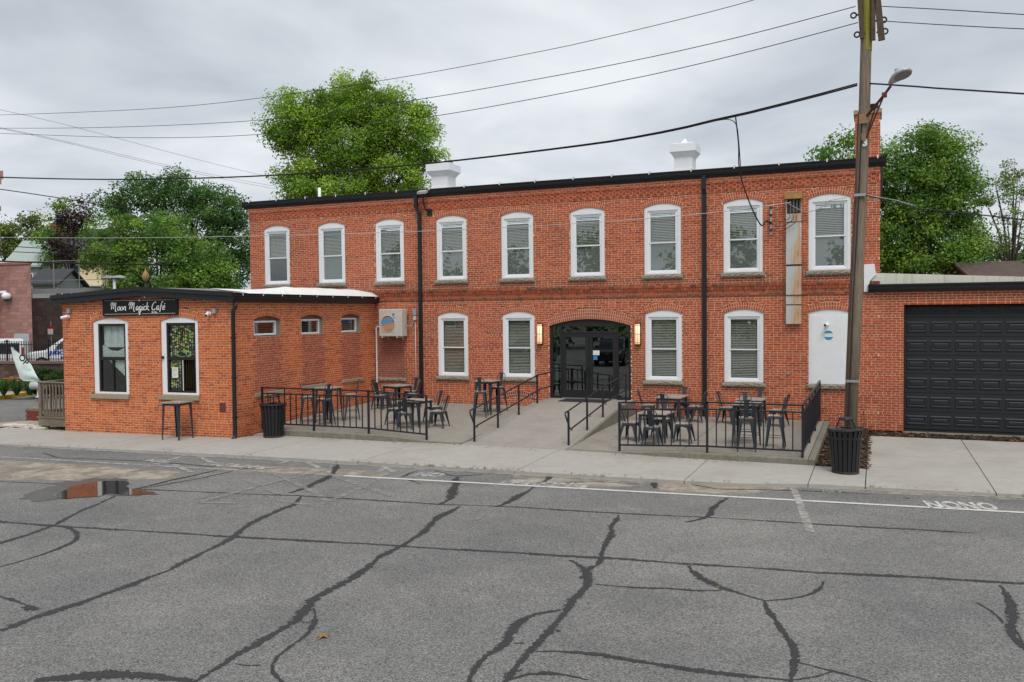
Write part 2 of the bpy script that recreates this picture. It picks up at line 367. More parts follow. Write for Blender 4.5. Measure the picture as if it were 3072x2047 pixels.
# ================================================================== windows
glass_mat('glass', (.95, .98, .96), .085, bend=.006); glass_mat('door_glass', (.45, .52, .50), .16, bend=.006); glass_mat('cafe_glass', (.93, .97, .95), .07, bend=.02)
def arch_pts(w, zs, rise, n=14):
    R = (w*w/4+rise*rise)/(2*rise); cz = zs+rise-R; th = math.asin(w/2/R)
    return [(R*math.sin(a), cz+R*math.cos(a)) for a in np.linspace(-th, th, n)]
def slats(w, z0, z1, y, pitch=.05, tilt=.62):
    b = MB(); z = z1-.02; h = .024
    b.box(-w/2, w/2, y-.018, y+.018, z1-.04, z1)
    while z > z0+.01:
        dy, dz = h*math.cos(tilt), h*math.sin(tilt); q = random.uniform(-.002, .002)
        b.add([(-w/2, y-dy, z-dz+q), (w/2, y-dy, z-dz-q), (w/2, y+dy, z+dz-q), (-w/2, y+dy, z+dz+q)], [(0, 1, 2, 3)]); z -= pitch
    for x in (-w*.28, w*.28): b.box(x-.002, x+.002, y-.03, y-.027, z0, z1)
    return b
def rough_sill(w, h, d=.07, seed=0):
    """rock-faced granite sill"""
    r = random.Random(seed); nx, nz = 26, 4; b = MB(); vs = []
    for j in range(nz+1):
        for i in range(nx+1):
            e = (i in (0, nx)) or (j in (0, nz))
            vs.append((-w/2+w*i/nx, -d-(0 if e else r.uniform(.005, .034)), h*j/nz+(0 if e else r.uniform(-.008, .008))))
    fs = [(j*(nx+1)+i, j*(nx+1)+i+1, (j+1)*(nx+1)+i+1, (j+1)*(nx+1)+i) for j in range(nz) for i in range(nx)]
    b.add(vs, fs); b.add([(-w/2, -d, h), (w/2, -d, h), (w/2, .1, h), (-w/2, .1, h), (-w/2, -d, 0), (w/2, -d, 0), (w/2, .1, 0), (-w/2, .1, 0)], [(0, 1, 2, 3), (5, 4, 7, 6), (0, 3, 7, 4), (2, 1, 5, 6)])
    return b
WW, WH, WR = 1.15, 2.05, .125
def window_proto(blind, screen=True, seed=0):
    a = arch_pts(WW-.006, WH, WR)
    c = MB(); y0, y1 = .028, .11
    c.prism([(-WW/2+.003, y0, WH-.094)]+[(x, y0, z-.003) for x, z in a]+[(WW/2-.003, y0, WH-.094)], (0, y1-y0, 0))
    for s in (-1, 1): c.box(min(s*WW/2-s*.003, s*(WW/2-.108)), max(s*WW/2-s*.003, s*(WW/2-.108)), y0, y1, 0, WH-.095)
    c.box(-WW/2+.108, WW/2-.108, y0+.01, y1, 0, .055)
    win = c.build('window', 'white_paint', origin=(0, 0, 0), bevel=.006)
    iw = WW/2-.109; f = MB(); z0, z1 = .056, WH-.095
    for s in (-1, 1): f.box(min(s*iw, s*(iw-.045)), max(s*iw, s*(iw-.045)), .055, .12, z0, z1)
    f.box(-iw+.045, iw-.045, .055, .12, z1-.045, z1); f.box(-iw+.045, iw-.045, .055, .12, z0, z0+.035)
    fo = f.build('frame', 'white_vinyl', win, origin=(0, 0, 0))
    zm = (z0+z1)/2-.03; jw = iw-.046
    for nm, a0, b0, yy in (('sash', zm-.02, z1-.046, .07), ('sash', z0+.036, zm+.018, .088)):
        q = MB()
        for s in (-1, 1): q.box(min(s*jw, s*(jw-.034)), max(s*jw, s*(jw-.034)), yy, yy+.03, a0, b0)
        q.box(-jw+.034, jw-.034, yy, yy+.03, b0-.034, b0); q.box(-jw+.034, jw-.034, yy, yy+.03, a0, a0+.038)
        q.build(nm, 'white_vinyl', win, origin=(0, 0, 0))
        g = MB(); g.box(-jw+.030, jw-.030, yy+.012, yy+.016, a0+.034, b0-.030); g.build('pane', 'glass', win, origin=(0, 0, 0))
    if screen:
        g = MB(); g.box(-jw+.02, jw-.02, .122, .126, z0+.04, zm); g.build('insect_screen', 'screen_grey', win, origin=(0, 0, 0))
    lo = dict(full=z0+.05, half=zm, short=zm+.02)[blind]
    slats(jw*2-.05, lo, z1-.06, .165).build('blind', 'slat', win, origin=(0, 0, 0), kind='stuff')
    q = rough_sill(WW+.12, .132, seed=seed); q.v = [(x, y, z-.134) for x, y, z in q.v]; q.build('sill', 'granite', win, origin=(0, 0, 0))
    return win
# ================================================================== main building
BX = 1.22
main = empty('brick_building', (9.7, 0, 0), 'long two storey red brick mill building with white arched windows', 'building')
S_, ZB, LB = 2.4093, 4.3618, 1.093
fw = Wall((-BX, 0), (20.6, 0), MAIN, M_MAIN)
ops = [Arch(S_*i-WW/2+BX, S_*i+WW/2+BX, ZB, ZB+WH, WR) for i in range(9)]
lowi = [3, 4, 6, 7]
ops += [Arch(S_*i+.0185-WW/2+BX, S_*i+.0185+WW/2+BX, LB, LB+WH, WR) for i in lowi]
door_op = Arch(10.744+BX, 13.445+BX, -.3, 2.79, .215, .315, 3)
board_op = Arch(18.71+BX, 19.86+BX, 1.085, 3.141, .10)
base_arch = Arch(9.12+BX, 10.20+BX, .30, .345, .10, .2)
ops += [door_op, board_op]
sillops = [Rect(S_*i-.635+BX, S_*i+.635+BX, ZB-.134, ZB) for i in range(9)]+[Rect(S_*i+.0185-.635+BX, S_*i+.0185+.635+BX, LB-.134, LB) for i in lowi]+[Rect(18.65+BX, 19.92+BX, .94, 1.085)]
class RingOnly(Arch):
    def span(s, z):
        if z < s.zs: return None
        return Arch.span(s, z) if z > s.cz+s.R else None
def dirt(u, z):
    q = 0.
    if 3.55 < z < 4.35: q = max(q, (.55-abs(z-4.0)*1.1)*random.uniform(.1, 1.1))
    if 6.72 < z: q = max(q, random.uniform(0, .16))
    if z < .35: q = max(q, (.4-z)*.7*random.uniform(0, 1))
    fld = math.sin(u*.9+1.3*math.sin(z*1.1))+math.sin(u*.37+z*.8+2)+.8*math.sin(u*2.3-z*1.7+1)
    q = max(q, max(0, fld-1.0)*.22*random.uniform(.3, 1.2))
    for i_ in range(9):        # run-off below the ends of the sills
        for e_ in (-.62, .62):
            if abs(u-BX-S_*i_-e_) < .13 and 3.9 < z < ZB: q = max(q, .38*random.uniform(.3, 1))
    return max(0, min(.75, q))
inf = [(4.26+BX, 5.40+BX, .99, 3.2, (.40, .30, .24), [(.33, .105, .066), (.36, .115, .07), (.30, .10, .065)])]
fw.fill(-.176, 6.7615, ops+sillops+[RingOnly(9.12+BX, 10.20+BX, .30, .345, .10, .2)], infill=inf, skip=[(3.684, 4.02)], dirt=dirt)
for A in ops: fw.ring(A, [(.42, .105, .06), (.45, .115, .062), (.39, .098, .06)] if A is door_op else MAIN); fw.reveal(A, .16)
fw.ring(base_arch, [(.20, .055, .045), (.26, .06, .045)])
# string course: two rows of dentil bricks between two projecting courses
zb = 3.683
def row(z, h, out, step=BL+JT, pal=MAIN, dq=.0, off=0.):
    x = off; 
    while x < fw.L-.01:
        c = fw.pick(0, 0, pal); q = random.uniform(0, dq); c = tuple(v*(1-q)+w_*q for v, w_ in zip(c, (.085, .055, .04)))
        fw.brick(x+.007, min(x+step-.007, fw.L), z+.008, z+h-.007, c, out, d=out+.012); x += step
    fw.m.add([fw.P(0, z, out-.004), fw.P(fw.L, z, out-.004), fw.P(fw.L, z+h, out-.004), fw.P(0, z+h, out-.004)], [(0, 1, 2, 3)], tuple(v*(1-dq*.55) for v in M_MAIN))
    for zz in (z, z+h): fw.m.add([fw.P(0, zz, -.01), fw.P(fw.L, zz, -.01), fw.P(fw.L, zz, out-.004), fw.P(0, zz, out-.004)], [(0, 1, 2, 3)], (.3, .17, .11))
row(zb, .0677, .034, dq=.75); row(zb+.2587, .080, .045, dq=.95, off=-.1)
for r, zz in enumerate((zb+.0677, zb+.1632)):
    x = (.045 if r else 0)
    while x < fw.L-.09:
        c = fw.pick(0, 0, MAIN); q = random.uniform(0, .5); c = tuple(v*(1-q)+w_*q for v, w_ in zip(c, (.085, .055, .04))); o = .012 if r == 0 else .032
        a, b = x+.009, x+.081; e = .014
        pl = [(a+e, zz+.006), (b-e, zz+.006), (b, zz+.006+e), (b, zz+.092-e), (b-e, zz+.092), (a+e, zz+.092), (a, zz+.092-e), (a, zz+.006+e)]
        fw.b.add([fw.P(u, z, -.012) for u, z in pl]+[fw.P(u, z, o) for u, z in pl], [tuple(range(8, 16))]+[(i, (i+1) % 8, 8+(i+1) % 8, 8+i) for i in range(8)], c); x += .09
fw.m.add([fw.P(0, zb, -.006), fw.P(fw.L, zb, -.006), fw.P(fw.L, zb+.3385, -.006), fw.P(0, zb+.3385, -.006)], [(0, 1, 2, 3)], (.55, .40, .29))
# corbelled cornice with a checker of headers
zc = 6.7615
row(zc, PITCH, .016)
for j in range(1, 4):
    x = 0; k = j
    while x < fw.L-.1:
        fw.brick(x+.007, x+HL+JT-.007, zc+j*PITCH+.007, zc+(j+1)*PITCH-.007, fw.pick(0, 0, MAIN), .040 if k % 2 else .018, d=.05); x += HL+JT; k += 1
for j in range(4, 7): row(zc+j*PITCH, PITCH, .052, off=-.1*(j % 2), dq=.25)
fw.m.add([fw.P(0, zc+PITCH, .014), fw.P(fw.L, zc+PITCH, .014), fw.P(fw.L, zc+4*PITCH, .014), fw.P(0, zc+4*PITCH, .014)], [(0, 1, 2, 3)], M_MAIN)
fw.build(main, 300)
# shell: side and back walls, roof, floors
mat('brick_plain', (.40, .075, .035), .9, var=.2, scale=12); mat('roof_membrane', (.22, .22, .225), .9); mat('room', (.10, .095, .09), .9)
sh = MB(); sh.box(-BX, -BX+.2, .0125, 10, -.3, 7.2); sh.box(20.4, 20.6, .17, 10, -.3, 7.2); sh.box(-BX+.2, 20.4, 9.8, 10, -.3, 7.2); sh.build('rear_wall', 'brick_plain', main)
sh = MB(); sh.box(-BX+.2, 20.4, .2, 9.8, 3.72, 3.9); sh.box(-BX+.2, 20.4, .2, 9.8, .3, .42); sh.build('floor', 'room', main)
rf = MB(); rf.prism([(-1.4, -.04, 7.24), (-1.4, 10.2, 7.5), (-1.4, 10.2, 7.62), (-1.4, -.04, 7.36)], (22.1, 0, 0)); roof = rf.build('roof', 'roof_membrane', main)
# fascia, gutter, straps
g = MB(); g.box(-1.42, 20.72, -.035, -.002, 7.185, 7.36); g.prism([(-1.45, -.036, 7.27), (-1.45, -.12, 7.27), (-1.45, -.155, 7.33), (-1.45, -.165, 7.42), (-1.45, -.185, 7.425), (-1.45, -.185, 7.455), (-1.45, -.036, 7.455)], (22.2, 0, 0))
g.prism([(-1.42, -.036, 7.19), (-1.42, -.075, 7.215), (-1.42, -.095, 7.265), (-1.42, -.036, 7.265)], (22.14, 0, 0)); gut = g.build('gutter', 'black_metal', main)
mat('bright_clip', (.75, .75, .74), .4)
for k in range(18):
    x = -1.1+k*1.27+random.uniform(-.05, .05); b = MB(); b.box(x-.018, x+.018, -.192, -.1865, 7.41, 7.50); b.bar((x, -.186, 7.495), (x, -.02, 7.50), .036, .006); b.build('gutter_strap', 'bright_clip', gut)
def downspout(x, ztop, zend, parent, jog=True):
    b = MB(); p = [(x-.1, -.12, ztop), (x-.1, -.115, ztop-.42), (x, -.062, ztop-.62), (x, -.062, zend)] if jog else [(x, -.12, ztop), (x, -.12, ztop-.42), (x, -.062, ztop-.55), (x, -.062, zend)]
    for i in range(3): b.bar(p[i], p[i+1], .125, .1)
    o = b.build('downspout', 'black_metal', parent, bevel=.012)
    for z in (ztop-1.2, ztop-3.3, ztop-5.4):
        q = MB(); q.box(x-.075, x+.075, -.116, -.008, z, z+.03); q.build('bracket', 'black_metal', o)
downspout(6.05, 7.27, .17, main); downspout(15.745, 7.27, .05, main, False)
# windows
protoU = window_proto('half', True, 1); protoG = window_proto('full', False, 2); protoS = window_proto('short', False, 3)
used = set()
def put_window(pr, x, y, z, par, rz=0):
    o = pr if pr not in used else copy_tree(pr); used.add(pr)
    o.parent = par; o.location = Vector((x, y, z))-WL[par]; o.rotation_euler = (0, 0, rz); return o
for i in range(9): put_window(protoS if i == 0 else protoU, S_*i, 0, ZB, main)
for i in lowi: put_window(protoG, S_*i+.0185, 0, LB, main)
rough_sill(1.2, .12, .05, 9).build('sill', 'granite', main, origin=(0, 0, 0)).location = Vector((4.83, 0, .87))-WL[main]
# boarded opening
b = MB(); bw = 19.86-18.71; b.prism([(x+19.285, .03, z+1.085) for x, z in [(-bw/2+.004, .0)]+[(a, c-.003) for a, c in arch_pts(bw-.008, 2.056, .10)]+[(bw/2-.004, .0)]], (0, .06, 0))
board = b.build('boarded_opening', 'white_paint', main); b = MB(); b.box(18.78, 19.79, .02, .029, 1.1, 3.06); b.build('panel', 'white_paint', board)
rs = rough_sill(1.26, .134, seed=5).build('sill', 'granite', main, origin=(0, 0, 0)); rs.location = Vector((19.285, 0, .95))-WL[main]
# entrance
d = MB(); zs, rise = 2.79, .215; dw = 2.701; dx = 12.0945; a = [(x+dx, .06, z) for x, z in arch_pts(dw-.01, zs, rise, 20)]
d.prism([(dx-dw/2+.005, .06, 2.76)]+a+[(dx+dw/2-.005, .06, 2.76)], (0, .08, 0))
for x0, x1 in ((10.75, 10.83), (11.09, 11.15), (12.965, 13.03), (13.36, 13.44)): d.box(x0, x1, .06, .14, .46, 2.76)
for x0, x1, z0, z1 in ((11.15, 12.965, 2.54, 2.61), (10.83, 11.09, .46, .52), (13.03, 13.36, .46, .52)): d.box(x0, x1, .07, .14, z0, z1)
ent = d.build('entrance', 'black_frame', main, bevel=.006)
for x0, x1, z0, z1 in ((10.83, 11.09, .52, 2.76), (13.03, 13.36, .52, 2.76), (11.15, 12.965, 2.61, 2.76)):
    b = MB(); b.box(x0, x1, .10, .106, z0, z1); b.build('sidelight_pane' if z0 < 1 else 'transom_pane', 'door_glass', ent)
for s, (x0, x1) in ((1, (11.155, 12.052)), (-1, (12.062, 12.96))):
    b = MB(); t = .115
    b.box(x0, x0+t, .075, .12, .475, 2.535); b.box(x1-t, x1, .075, .12, .475, 2.535); b.box(x0+t, x1-t, .075, .12, 2.42, 2.535); b.box(x0+t, x1-t, .075, .12, .475, .735)
    b.build('door', 'black_frame', ent)
    b = MB(); b.box(x0+t, x1-t, .095, .101, .735, 2.42); b.build('door_pane', 'door_glass', ent)
    b = MB(); hx = x1-.05 if s > 0 else x0+.05; e = -s
    b.tube([(hx, .07, 1.22), (hx, .02, 1.22), (hx+e*.03, .0, 1.24), (hx+e*.03, .0, 1.46), (hx, .02, 1.48), (hx, .07, 1.48)], .013, 8); b.build('door_handle', 'black_metal', ent)
b = MB(); b.box(11.15, 12.965, .03, .13, .445, .473); b.build('threshold', mat('aluminium', (.6, .6, .6), .35, .9), ent)
mat('paper', (.75, .78, .72), .8); mat('blue_print', (.05, .25, .5), .6)
b = MB(); b.box(12.185, 12.40, .088, .0925, 1.85, 2.0); n_ = b.build('notice', 'paper', ent)
b = MB(); b.box(12.2, 12.33, .088, .0925, 1.70, 1.82); b.build('sticker', 'blue_print', ent)
b = MB(); b.box(10.85, 10.92, .3, .36, .5, 2.7); b.build('inner_frame', mat('pale_green', (.55, .65, .58), .6), ent)
# vents on the roof, roof pipe, chimney
def vent(x, y, sc=1.):
    b = MB(); z = 7.4
    def ringbox(a, z0, z1, a2=None):
        a2 = a2 or a; b.hexa([(x-a, y-a, z0), (x+a, y-a, z0), (x+a, y+a, z0), (x-a, y+a, z0)], [(x-a2, y-a2, z1), (x+a2, y-a2, z1), (x+a2, y+a2, z1), (x-a2, y+a2, z1)])
    ringbox(.42*sc, z-.1, z+.62, .34*sc); ringbox(.34*sc, z+.62, z+.95); ringbox(.34*sc, z+.951, z+1.14, .47*sc)
    o = b.build('roof_vent', 'white_paint', main, label='white metal roof ventilator with pointed finial')
    b = MB(); ringbox(.49*sc, z+1.141, z+1.40); ringbox(.49*sc, z+1.401, z+1.45, .3*sc); b.build('hood', 'white_vinyl', o)
    b = MB(); ringbox(.12*sc, z+1.461, z+1.50); ringbox(.11*sc, z+1.501, z+1.64, .005); b.build('finial', 'white_vinyl', o)
vent(5.43, 3.0); vent(14.55, 3.0, .9)
b = MB(); b.tube([(onY(dp(734, 440), 2.).x, 2., 7.3), (onY(dp(734, 440), 2.).x, 2., 8.15)], .06, 10); b.build('vent_pipe', 'white_vinyl', main, smooth=True)
ch = Wall((19.92, 1.0), (20.6, 1.0), MAIN, M_MAIN, headers=5); ch.fill(7.3, 8.9, []); ch2 = Wall((19.92, 2.0), (19.92, 1.0), MAIN, M_MAIN, headers=5); ch2.fill(7.3, 8.9, [])
b = MB(); b.box(19.93, 20.59, 1.01, 2.0, 7.2, 8.9); chim = b.build('chimney', 'brick_plain', main)
for W_ in (ch, ch2):
    for (u, z, c) in W_.full: W_.brick(u-BL/2, u+BL/2, z, z+BH, c)
    W_.b.build('brickwork', 'brick', chim, kind='stuff'); W_.m.build('mortar_joint', 'mortar', chim, kind='stuff')
b = MB(); b.box(19.88, 20.64, .96, 2.05, 8.9, 9.02); b.build('cap', 'concrete_sill', chim)
b = MB(); b.box(20.15, 20.5, 1.2, 1.7, 9.02, 9.17); b.box(20.1, 20.55, 1.15, 1.75, 9.171, 9.21); b.build('flue_hood', 'black_metal', chim)
# right corner pilaster reads as a paler strip of headers
# ================================================================== cafe
C1, C0 = Vector((-1.88, -7.70, 0)), Vector((4.2, -7.36, 0)); cu = (C0-C1).normalized(); cn = Vector((cu.y, -cu.x, 0)); CRZ = math.atan2(cu.y, cu.x)
cafe = empty('cafe_building', (1.2, -4, -.2), 'low orange brick cafe wing with black eaves and a sign', 'building')
cf = Wall(C1, C0, CAFE, M_CAFE); CW = 1.30
ca = [Arch(1.135, 2.437, .957, 3.07, .115), Arch(3.607, 4.907, .985, 3.085, .115)]
csl = [Rect(1.047, 2.46, .82, .957), Rect(3.52, 4.93, .845, .985)]
def gable(u): return 3.60+(3.80-3.60)*(u/2.98 if u < 2.98 else (6.09-u)/(6.09-2.98))
def cdirt(u, z): return max(0, (.25-z)*.9*random.uniform(0, 1)) if z < .25 else 0
cf.fill(-.23, 3.84, ca+csl, top=gable, dirt=cdirt)
for A in ca: cf.ring(A, CAFE); cf.reveal(A, .16, (.55, .14, .05))
cs = Wall((4.2, -7.36), (4.2, -.012), CAFE, M_CAFE); sy = 7.36
sa = [Arch(-6.50+sy, -5.29+sy, 2.62, 3.10, .105), Arch(-4.295+sy, -3.11+sy, 2.60, 3.125, .105), Arch(-2.12+sy, -.97+sy, 2.61, 3.143, .105)]
ssl = [Rect(-6.52+sy, -5.235+sy, .88, 1.0), Rect(-4.32+sy, -3.03+sy, .92, 1.035), Rect(-2.12+sy, -.875+sy, .95, 1.06)]
sinf = [(A.u0-.01, A.u1+.02, r.z1, A.z0, M_INF, INFI) for A, r in zip(sa, ssl)]
cs.fill(-.23, 3.60, sa+ssl, infill=sinf, dirt=cdirt)
for A in sa: cs.ring(A, CAFE); cs.reveal(A, .16, (.34, .27, .22))
cf.build(cafe, 150); cs.build(cafe, 150)
b = MB(); b.prism([tuple(C1+Vector((.02, .012, -.3))), tuple(Vector((-1.7, -.3, -.3))), tuple(Vector((-1.5, -.3, -.3))), tuple(C1+Vector((.25, .03, -.3)))], (0, 0, 3.88)); b.build('rear_wall', 'brick_plain', cafe)
b = MB(); b.box(-1.5, 4.0, -7.2, -.3, .3, .4); b.build('floor', 'room', cafe)
# roof: two planes with black raked fascia on the front, gutter on the side, white foam against the mill
def cfp(u, z, n=0.): v = C1+cu*u+cn*n; return (v.x, v.y, z)
b = MB(); pk = 3.0
for (u0, z0, u1, z1) in ((-.22, 3.63, pk, 3.83), (pk, 3.83, 6.26, 3.63)):
    b.prism([cfp(u0, z0-.03, .19), cfp(u1, z1-.03, .19), cfp(u1, z1+.20, .19), cfp(u0, z0+.20, .19)], -cn*.04)
    b.prism([cfp(u0, z0+.12, .235), cfp(u1, z1+.12, .235), cfp(u1, z1+.235, .235), cfp(u0, z0+.235, .235)], -cn*.044)
    b.prism([cfp(u0, z0-.03, .15), cfp(u1, z1-.03, .15), cfp(u1, z1+.01, .15), cfp(u0, z0+.01, .15)], -cn*.145)
fas = b.build('fascia', 'black_metal', cafe)
b = MB(); back = 0.0
pL0, pL1 = cfp(-.22, 3.845, .2), cfp(pk, 4.045, .2); pR1 = cfp(6.2, 3.845, .2)
b.add([pL0, pL1, (pL1[0], -.05, 4.12), (pL0[0], -.05, 3.9)], [(0, 1, 2, 3)]); b.add([pL1, pR1, (4.36, -.05, 3.845), (pL1[0], -.05, 4.12)], [(0, 1, 2, 3)]); b.build('roof', 'roof_membrane', cafe)
b = MB(); x = 4.2
prof = [(x+.002, 3.585), (x+.14, 3.60), (x+.16, 3.66), (x+.20, 3.68), (x+.21, 3.755), (x+.225, 3.76), (x+.225, 3.80), (x+.002, 3.80)]
b.prism([(px, -7.55, pz) for px, pz in prof], (0, 7.52, 0)); cg = b.build('gutter', 'black_metal', cafe)
for k in range(9):
    y = -7.2+k*.86; q = MB(); q.box(x+.2265, x+.232, y-.016, y+.016, 3.77, 3.845); q.bar((x+.226, y, 3.84), (x+.02, y, 3.85), .032, .006); q.build('gutter_strap', 'bright_clip', cg)
mat('foam', (.78, .78, .75), .9, var=.06, scale=3, bump=.3, bscale=5, mottle=[((.36, .34, .27), 1.6, .58, .8, .6)])
b = MB(); n = 40; vs = []
for i in range(n+1):
    y = -6.9+6.85*i/n; t = i/n; h = 3.87+.22*min(1, t*2.6)*(1+.025*math.sin(i*1.3)+.03*math.sin(i*.5+1)) if i < n-1 else 4.06
    vs += [(4.37, y, 3.835), (4.15, y, (3.845+h)/2+.02), (3.6, y, h), (3.0, y, 4.0)]
b.add(vs, [(4*i+j, 4*(i+1)+j, 4*(i+1)+j+1, 4*i+j+1) for i in range(n) for j in range(3)]+[(0, 1, 2, 3), tuple(4*n+j for j in (3, 2, 1, 0))]); b.build('foam_roof_edge', 'foam', cafe, smooth=True)
b = MB(); p = [(4.335, -7.40, 3.60), (4.335, -7.42, 3.45), (4.27, -7.44, 3.33), (4.262, -7.44, -.05), (4.262, -7.46, -.14), (4.27, -7.56, -.19)]
b.tube(p, .058, 12); b.build('downspout', 'black_metal', cafe, smooth=True)
for q in range(3): bb = MB(); bb.box(4.201, 4.325, -7.50, -7.38, .4+q*1.1, .43+q*1.1); bb.build('bracket', 'black_metal', cafe)
# cafe front windows
mat('lace', (.55, .60, .55), .9, var=.5, scale=30); mat('sheer', (.66, .68, .72), .9, var=.2, scale=8)
def cafe_window(A, kind, sill):
    c = MB(); w_, h = A.u1-A.u0, A.zs-A.z0; a = arch_pts(w_-.006, h, A.rise)
    c.prism([(-w_/2+.003, .03, h-.06)]+[(x, .03, z-.003) for x, z in a]+[(w_/2-.003, .03, h-.06)], (0, .09, 0))
    c.box(-w_/2+.003, -w_/2+.17, .03, .12, 0, h-.061); c.box(w_/2-.12, w_/2-.003, .03, .12, 0, h-.061); c.box(-w_/2+.171, w_/2-.121, .03, .12, 0, .06)
    win = c.build('window', 'white_paint', origin=(0, 0, 0), bevel=.008)
    x0, x1, z0, z1 = -w_/2+.171, w_/2-.121, .061, h-.061; t = .065; zm = z0+(z1-z0)*.49
    f = MB(); f.box(x0, x0+t, .05, .13, z0, z1); f.box(x1-t, x1, .05, .13, z0, z1); f.box(x0+t, x1-t, .05, .13, z1-t, z1); f.box(x0+t, x1-t, .05, .13, z0, z0+t); f.box(x0+t, x1-t, .045, .13, zm-.04, zm+.045)
    xm = (x0+x1)/2; f.box(xm-.03, xm+.03, .06, .12, z0+t, zm-.04); f.build('frame', 'black_metal', win, origin=(0, 0, 0), bevel=.006)
    panes = [(x0+t, x1-t, zm+.045, z1-t), (x0+t, xm-.03, z0+t, zm-.04)]
    if kind == 'curtain': panes.append((xm+.03, x1-t, z0+t, zm-.04))
    for p in panes: b = MB(); b.box(p[0], p[1], .09, .095, p[2], p[3]); b.build('pane', 'cafe_glass', win, origin=(0, 0, 0))
    if kind == 'curtain':
        b = MB(); n = 60; xs = np.linspace(x0+.1, x1-.05, n+1); ys = [.17+.03*math.sin(i*1.1)+.02*math.sin(i*.37) for i in range(n+1)]
        b.add([(x, y, z) for x, y in zip(xs, ys) for z in (zm+.33, z1-.05)], [(2*i, 2*i+2, 2*i+3, 2*i+1) for i in range(n)]); b.build('curtain', 'sheer', win, smooth=True, origin=(0, 0, 0))
        b = MB(); q = [(x0+.08, zm+.40), (xm-.1, zm+.24), (xm+.15, zm+.22), (x1-.07, zm+.34), (x1-.07, zm+.05), (x0+.08, zm+.05)]; b.prism([(x, .118, z) for x, z in q], (0, .004, 0)); b.build('lace_valance', 'lace', win, origin=(0, 0, 0))
        b = MB(); q = [(xm-.2, zm-.05), (x1-.07, zm-.05), (x1-.07, zm-.55)]; b.prism([(x, .118, z) for x, z in q], (0, .004, 0)); b.build('lace_swag', 'lace', win, origin=(0, 0, 0))
    else:
        cols = [(.72, .68, .10), (.45, .62, .14), (.70, .45, .12), (.35, .55, .25), (.55, .60, .35), (.75, .72, .2)]
        b = MB()
        for k in range(12):
            x = x0+.1+k*(x1-x0-.2)/11
            b.box(x-.002, x+.002, .12, .123, z0+.1, z1-.07, (.2, .2, .12))
            z = z1-.1
            while z > z0+.12:
                if z < zm+.3 and x > xm-.02 and z < zm: break
                r = random.choice((.014, .02, .034, .036)); c = random.choice(cols)
                if random.random() < .75: b.add([(x+r*math.cos(2*math.pi*i/10), .117, z+r*math.sin(2*math.pi*i/10)) for i in range(10)], [tuple(range(10))], c)
                z -= random.choice((.05, .07, .09))
        mat('discs', (.4, .4, .1), .4, attr=True, var=.05); b.build('disc_curtain', 'discs', win, origin=(0, 0, 0), kind='stuff')
        b = MB(); b.box(x0+t+.07, x0+t+.28, .085, .089, z0+.42, z0+.72); pp = b.build('paper_notice', 'paper', win, origin=(0, 0, 0))
        b = MB()
        for k, (s, zz) in enumerate((('Come Back', .66), ('Tomorrow', .62), ('Pick up', .54), ('window', .49), ('>', .43))): text_on(b, s, (x0+t+.175, .084, z0+zz-.0), (1, 0, 0), (0, 0, 1), .035)
        b.build('lettering', 'black_metal', win, origin=(0, 0, 0))
        b = MB(); b.box(xm+.028, xm+.05, .055, .06, z0+t, zm-.04); b.build('sash_edge', 'white_vinyl', win, origin=(0, 0, 0))
    b = MB(); b.box(-w_/2-.085, w_/2+.025, -.07, .1, -.137, -.002); b.build('sill', 'concrete_sill', win, origin=(0, 0, 0), bevel=.01)
    v = cfp((A.u0+A.u1)/2, A.z0, 0); win.parent = cafe; win.location = Vector(v)-WL[cafe]; win.rotation_euler = (0, 0, CRZ)
cafe_window(ca[0], 'curtain', csl[0]); cafe_window(ca[1], 'discs', csl[1])
# small side windows
for A in sa:
    c = MB(); h = A.zs-A.z0; w_ = A.u1-A.u0
    c.box(-w_/2, w_/2, .13, .17, h-.04, h+.12); z1 = h-.04
    win = c.build('window', mat('old_infill', (.24, .11, .08), .9, var=.4, scale=9), origin=(0, 0, 0))
    f = MB(); f.box(-w_/2+.1, w_/2-.1, .10, .17, z1-.05, z1); f.box(-w_/2+.1, w_/2-.1, .10, .17, .02, .075); f.box(-w_/2+.1, -w_/2+.15, .10, .17, .075, z1-.05); f.box(w_/2-.15, w_/2-.1, .10, .17, .075, z1-.05)
    f.build('frame', 'white_vinyl', win, origin=(0, 0, 0))
    for x0, x1 in ((-w_/2, -w_/2+.1), (w_/2-.1, w_/2)): f = MB(); f.box(x0, x1, .11, .17, .0, z1); f.build('mortar_jamb', 'concrete_sill', win, origin=(0, 0, 0))
    f = MB(); f.box(-w_/2+.15, w_/2-.15, .12, .125, .075, z1-.05); f.build('pane', 'cafe_glass', win, origin=(0, 0, 0))
    win.parent = cafe; win.location = Vector((4.2, -sy+A.c, A.z0))-WL[cafe]; win.rotation_euler = (0, 0, math.pi/2)
for r in ssl: b = MB(); b.box(4.16, 4.25, -sy+r.u0+.003, -sy+r.u1-.003, r.z0+.002, r.z1-.002); b.build('sill', 'concrete_sill', cafe, bevel=.008)
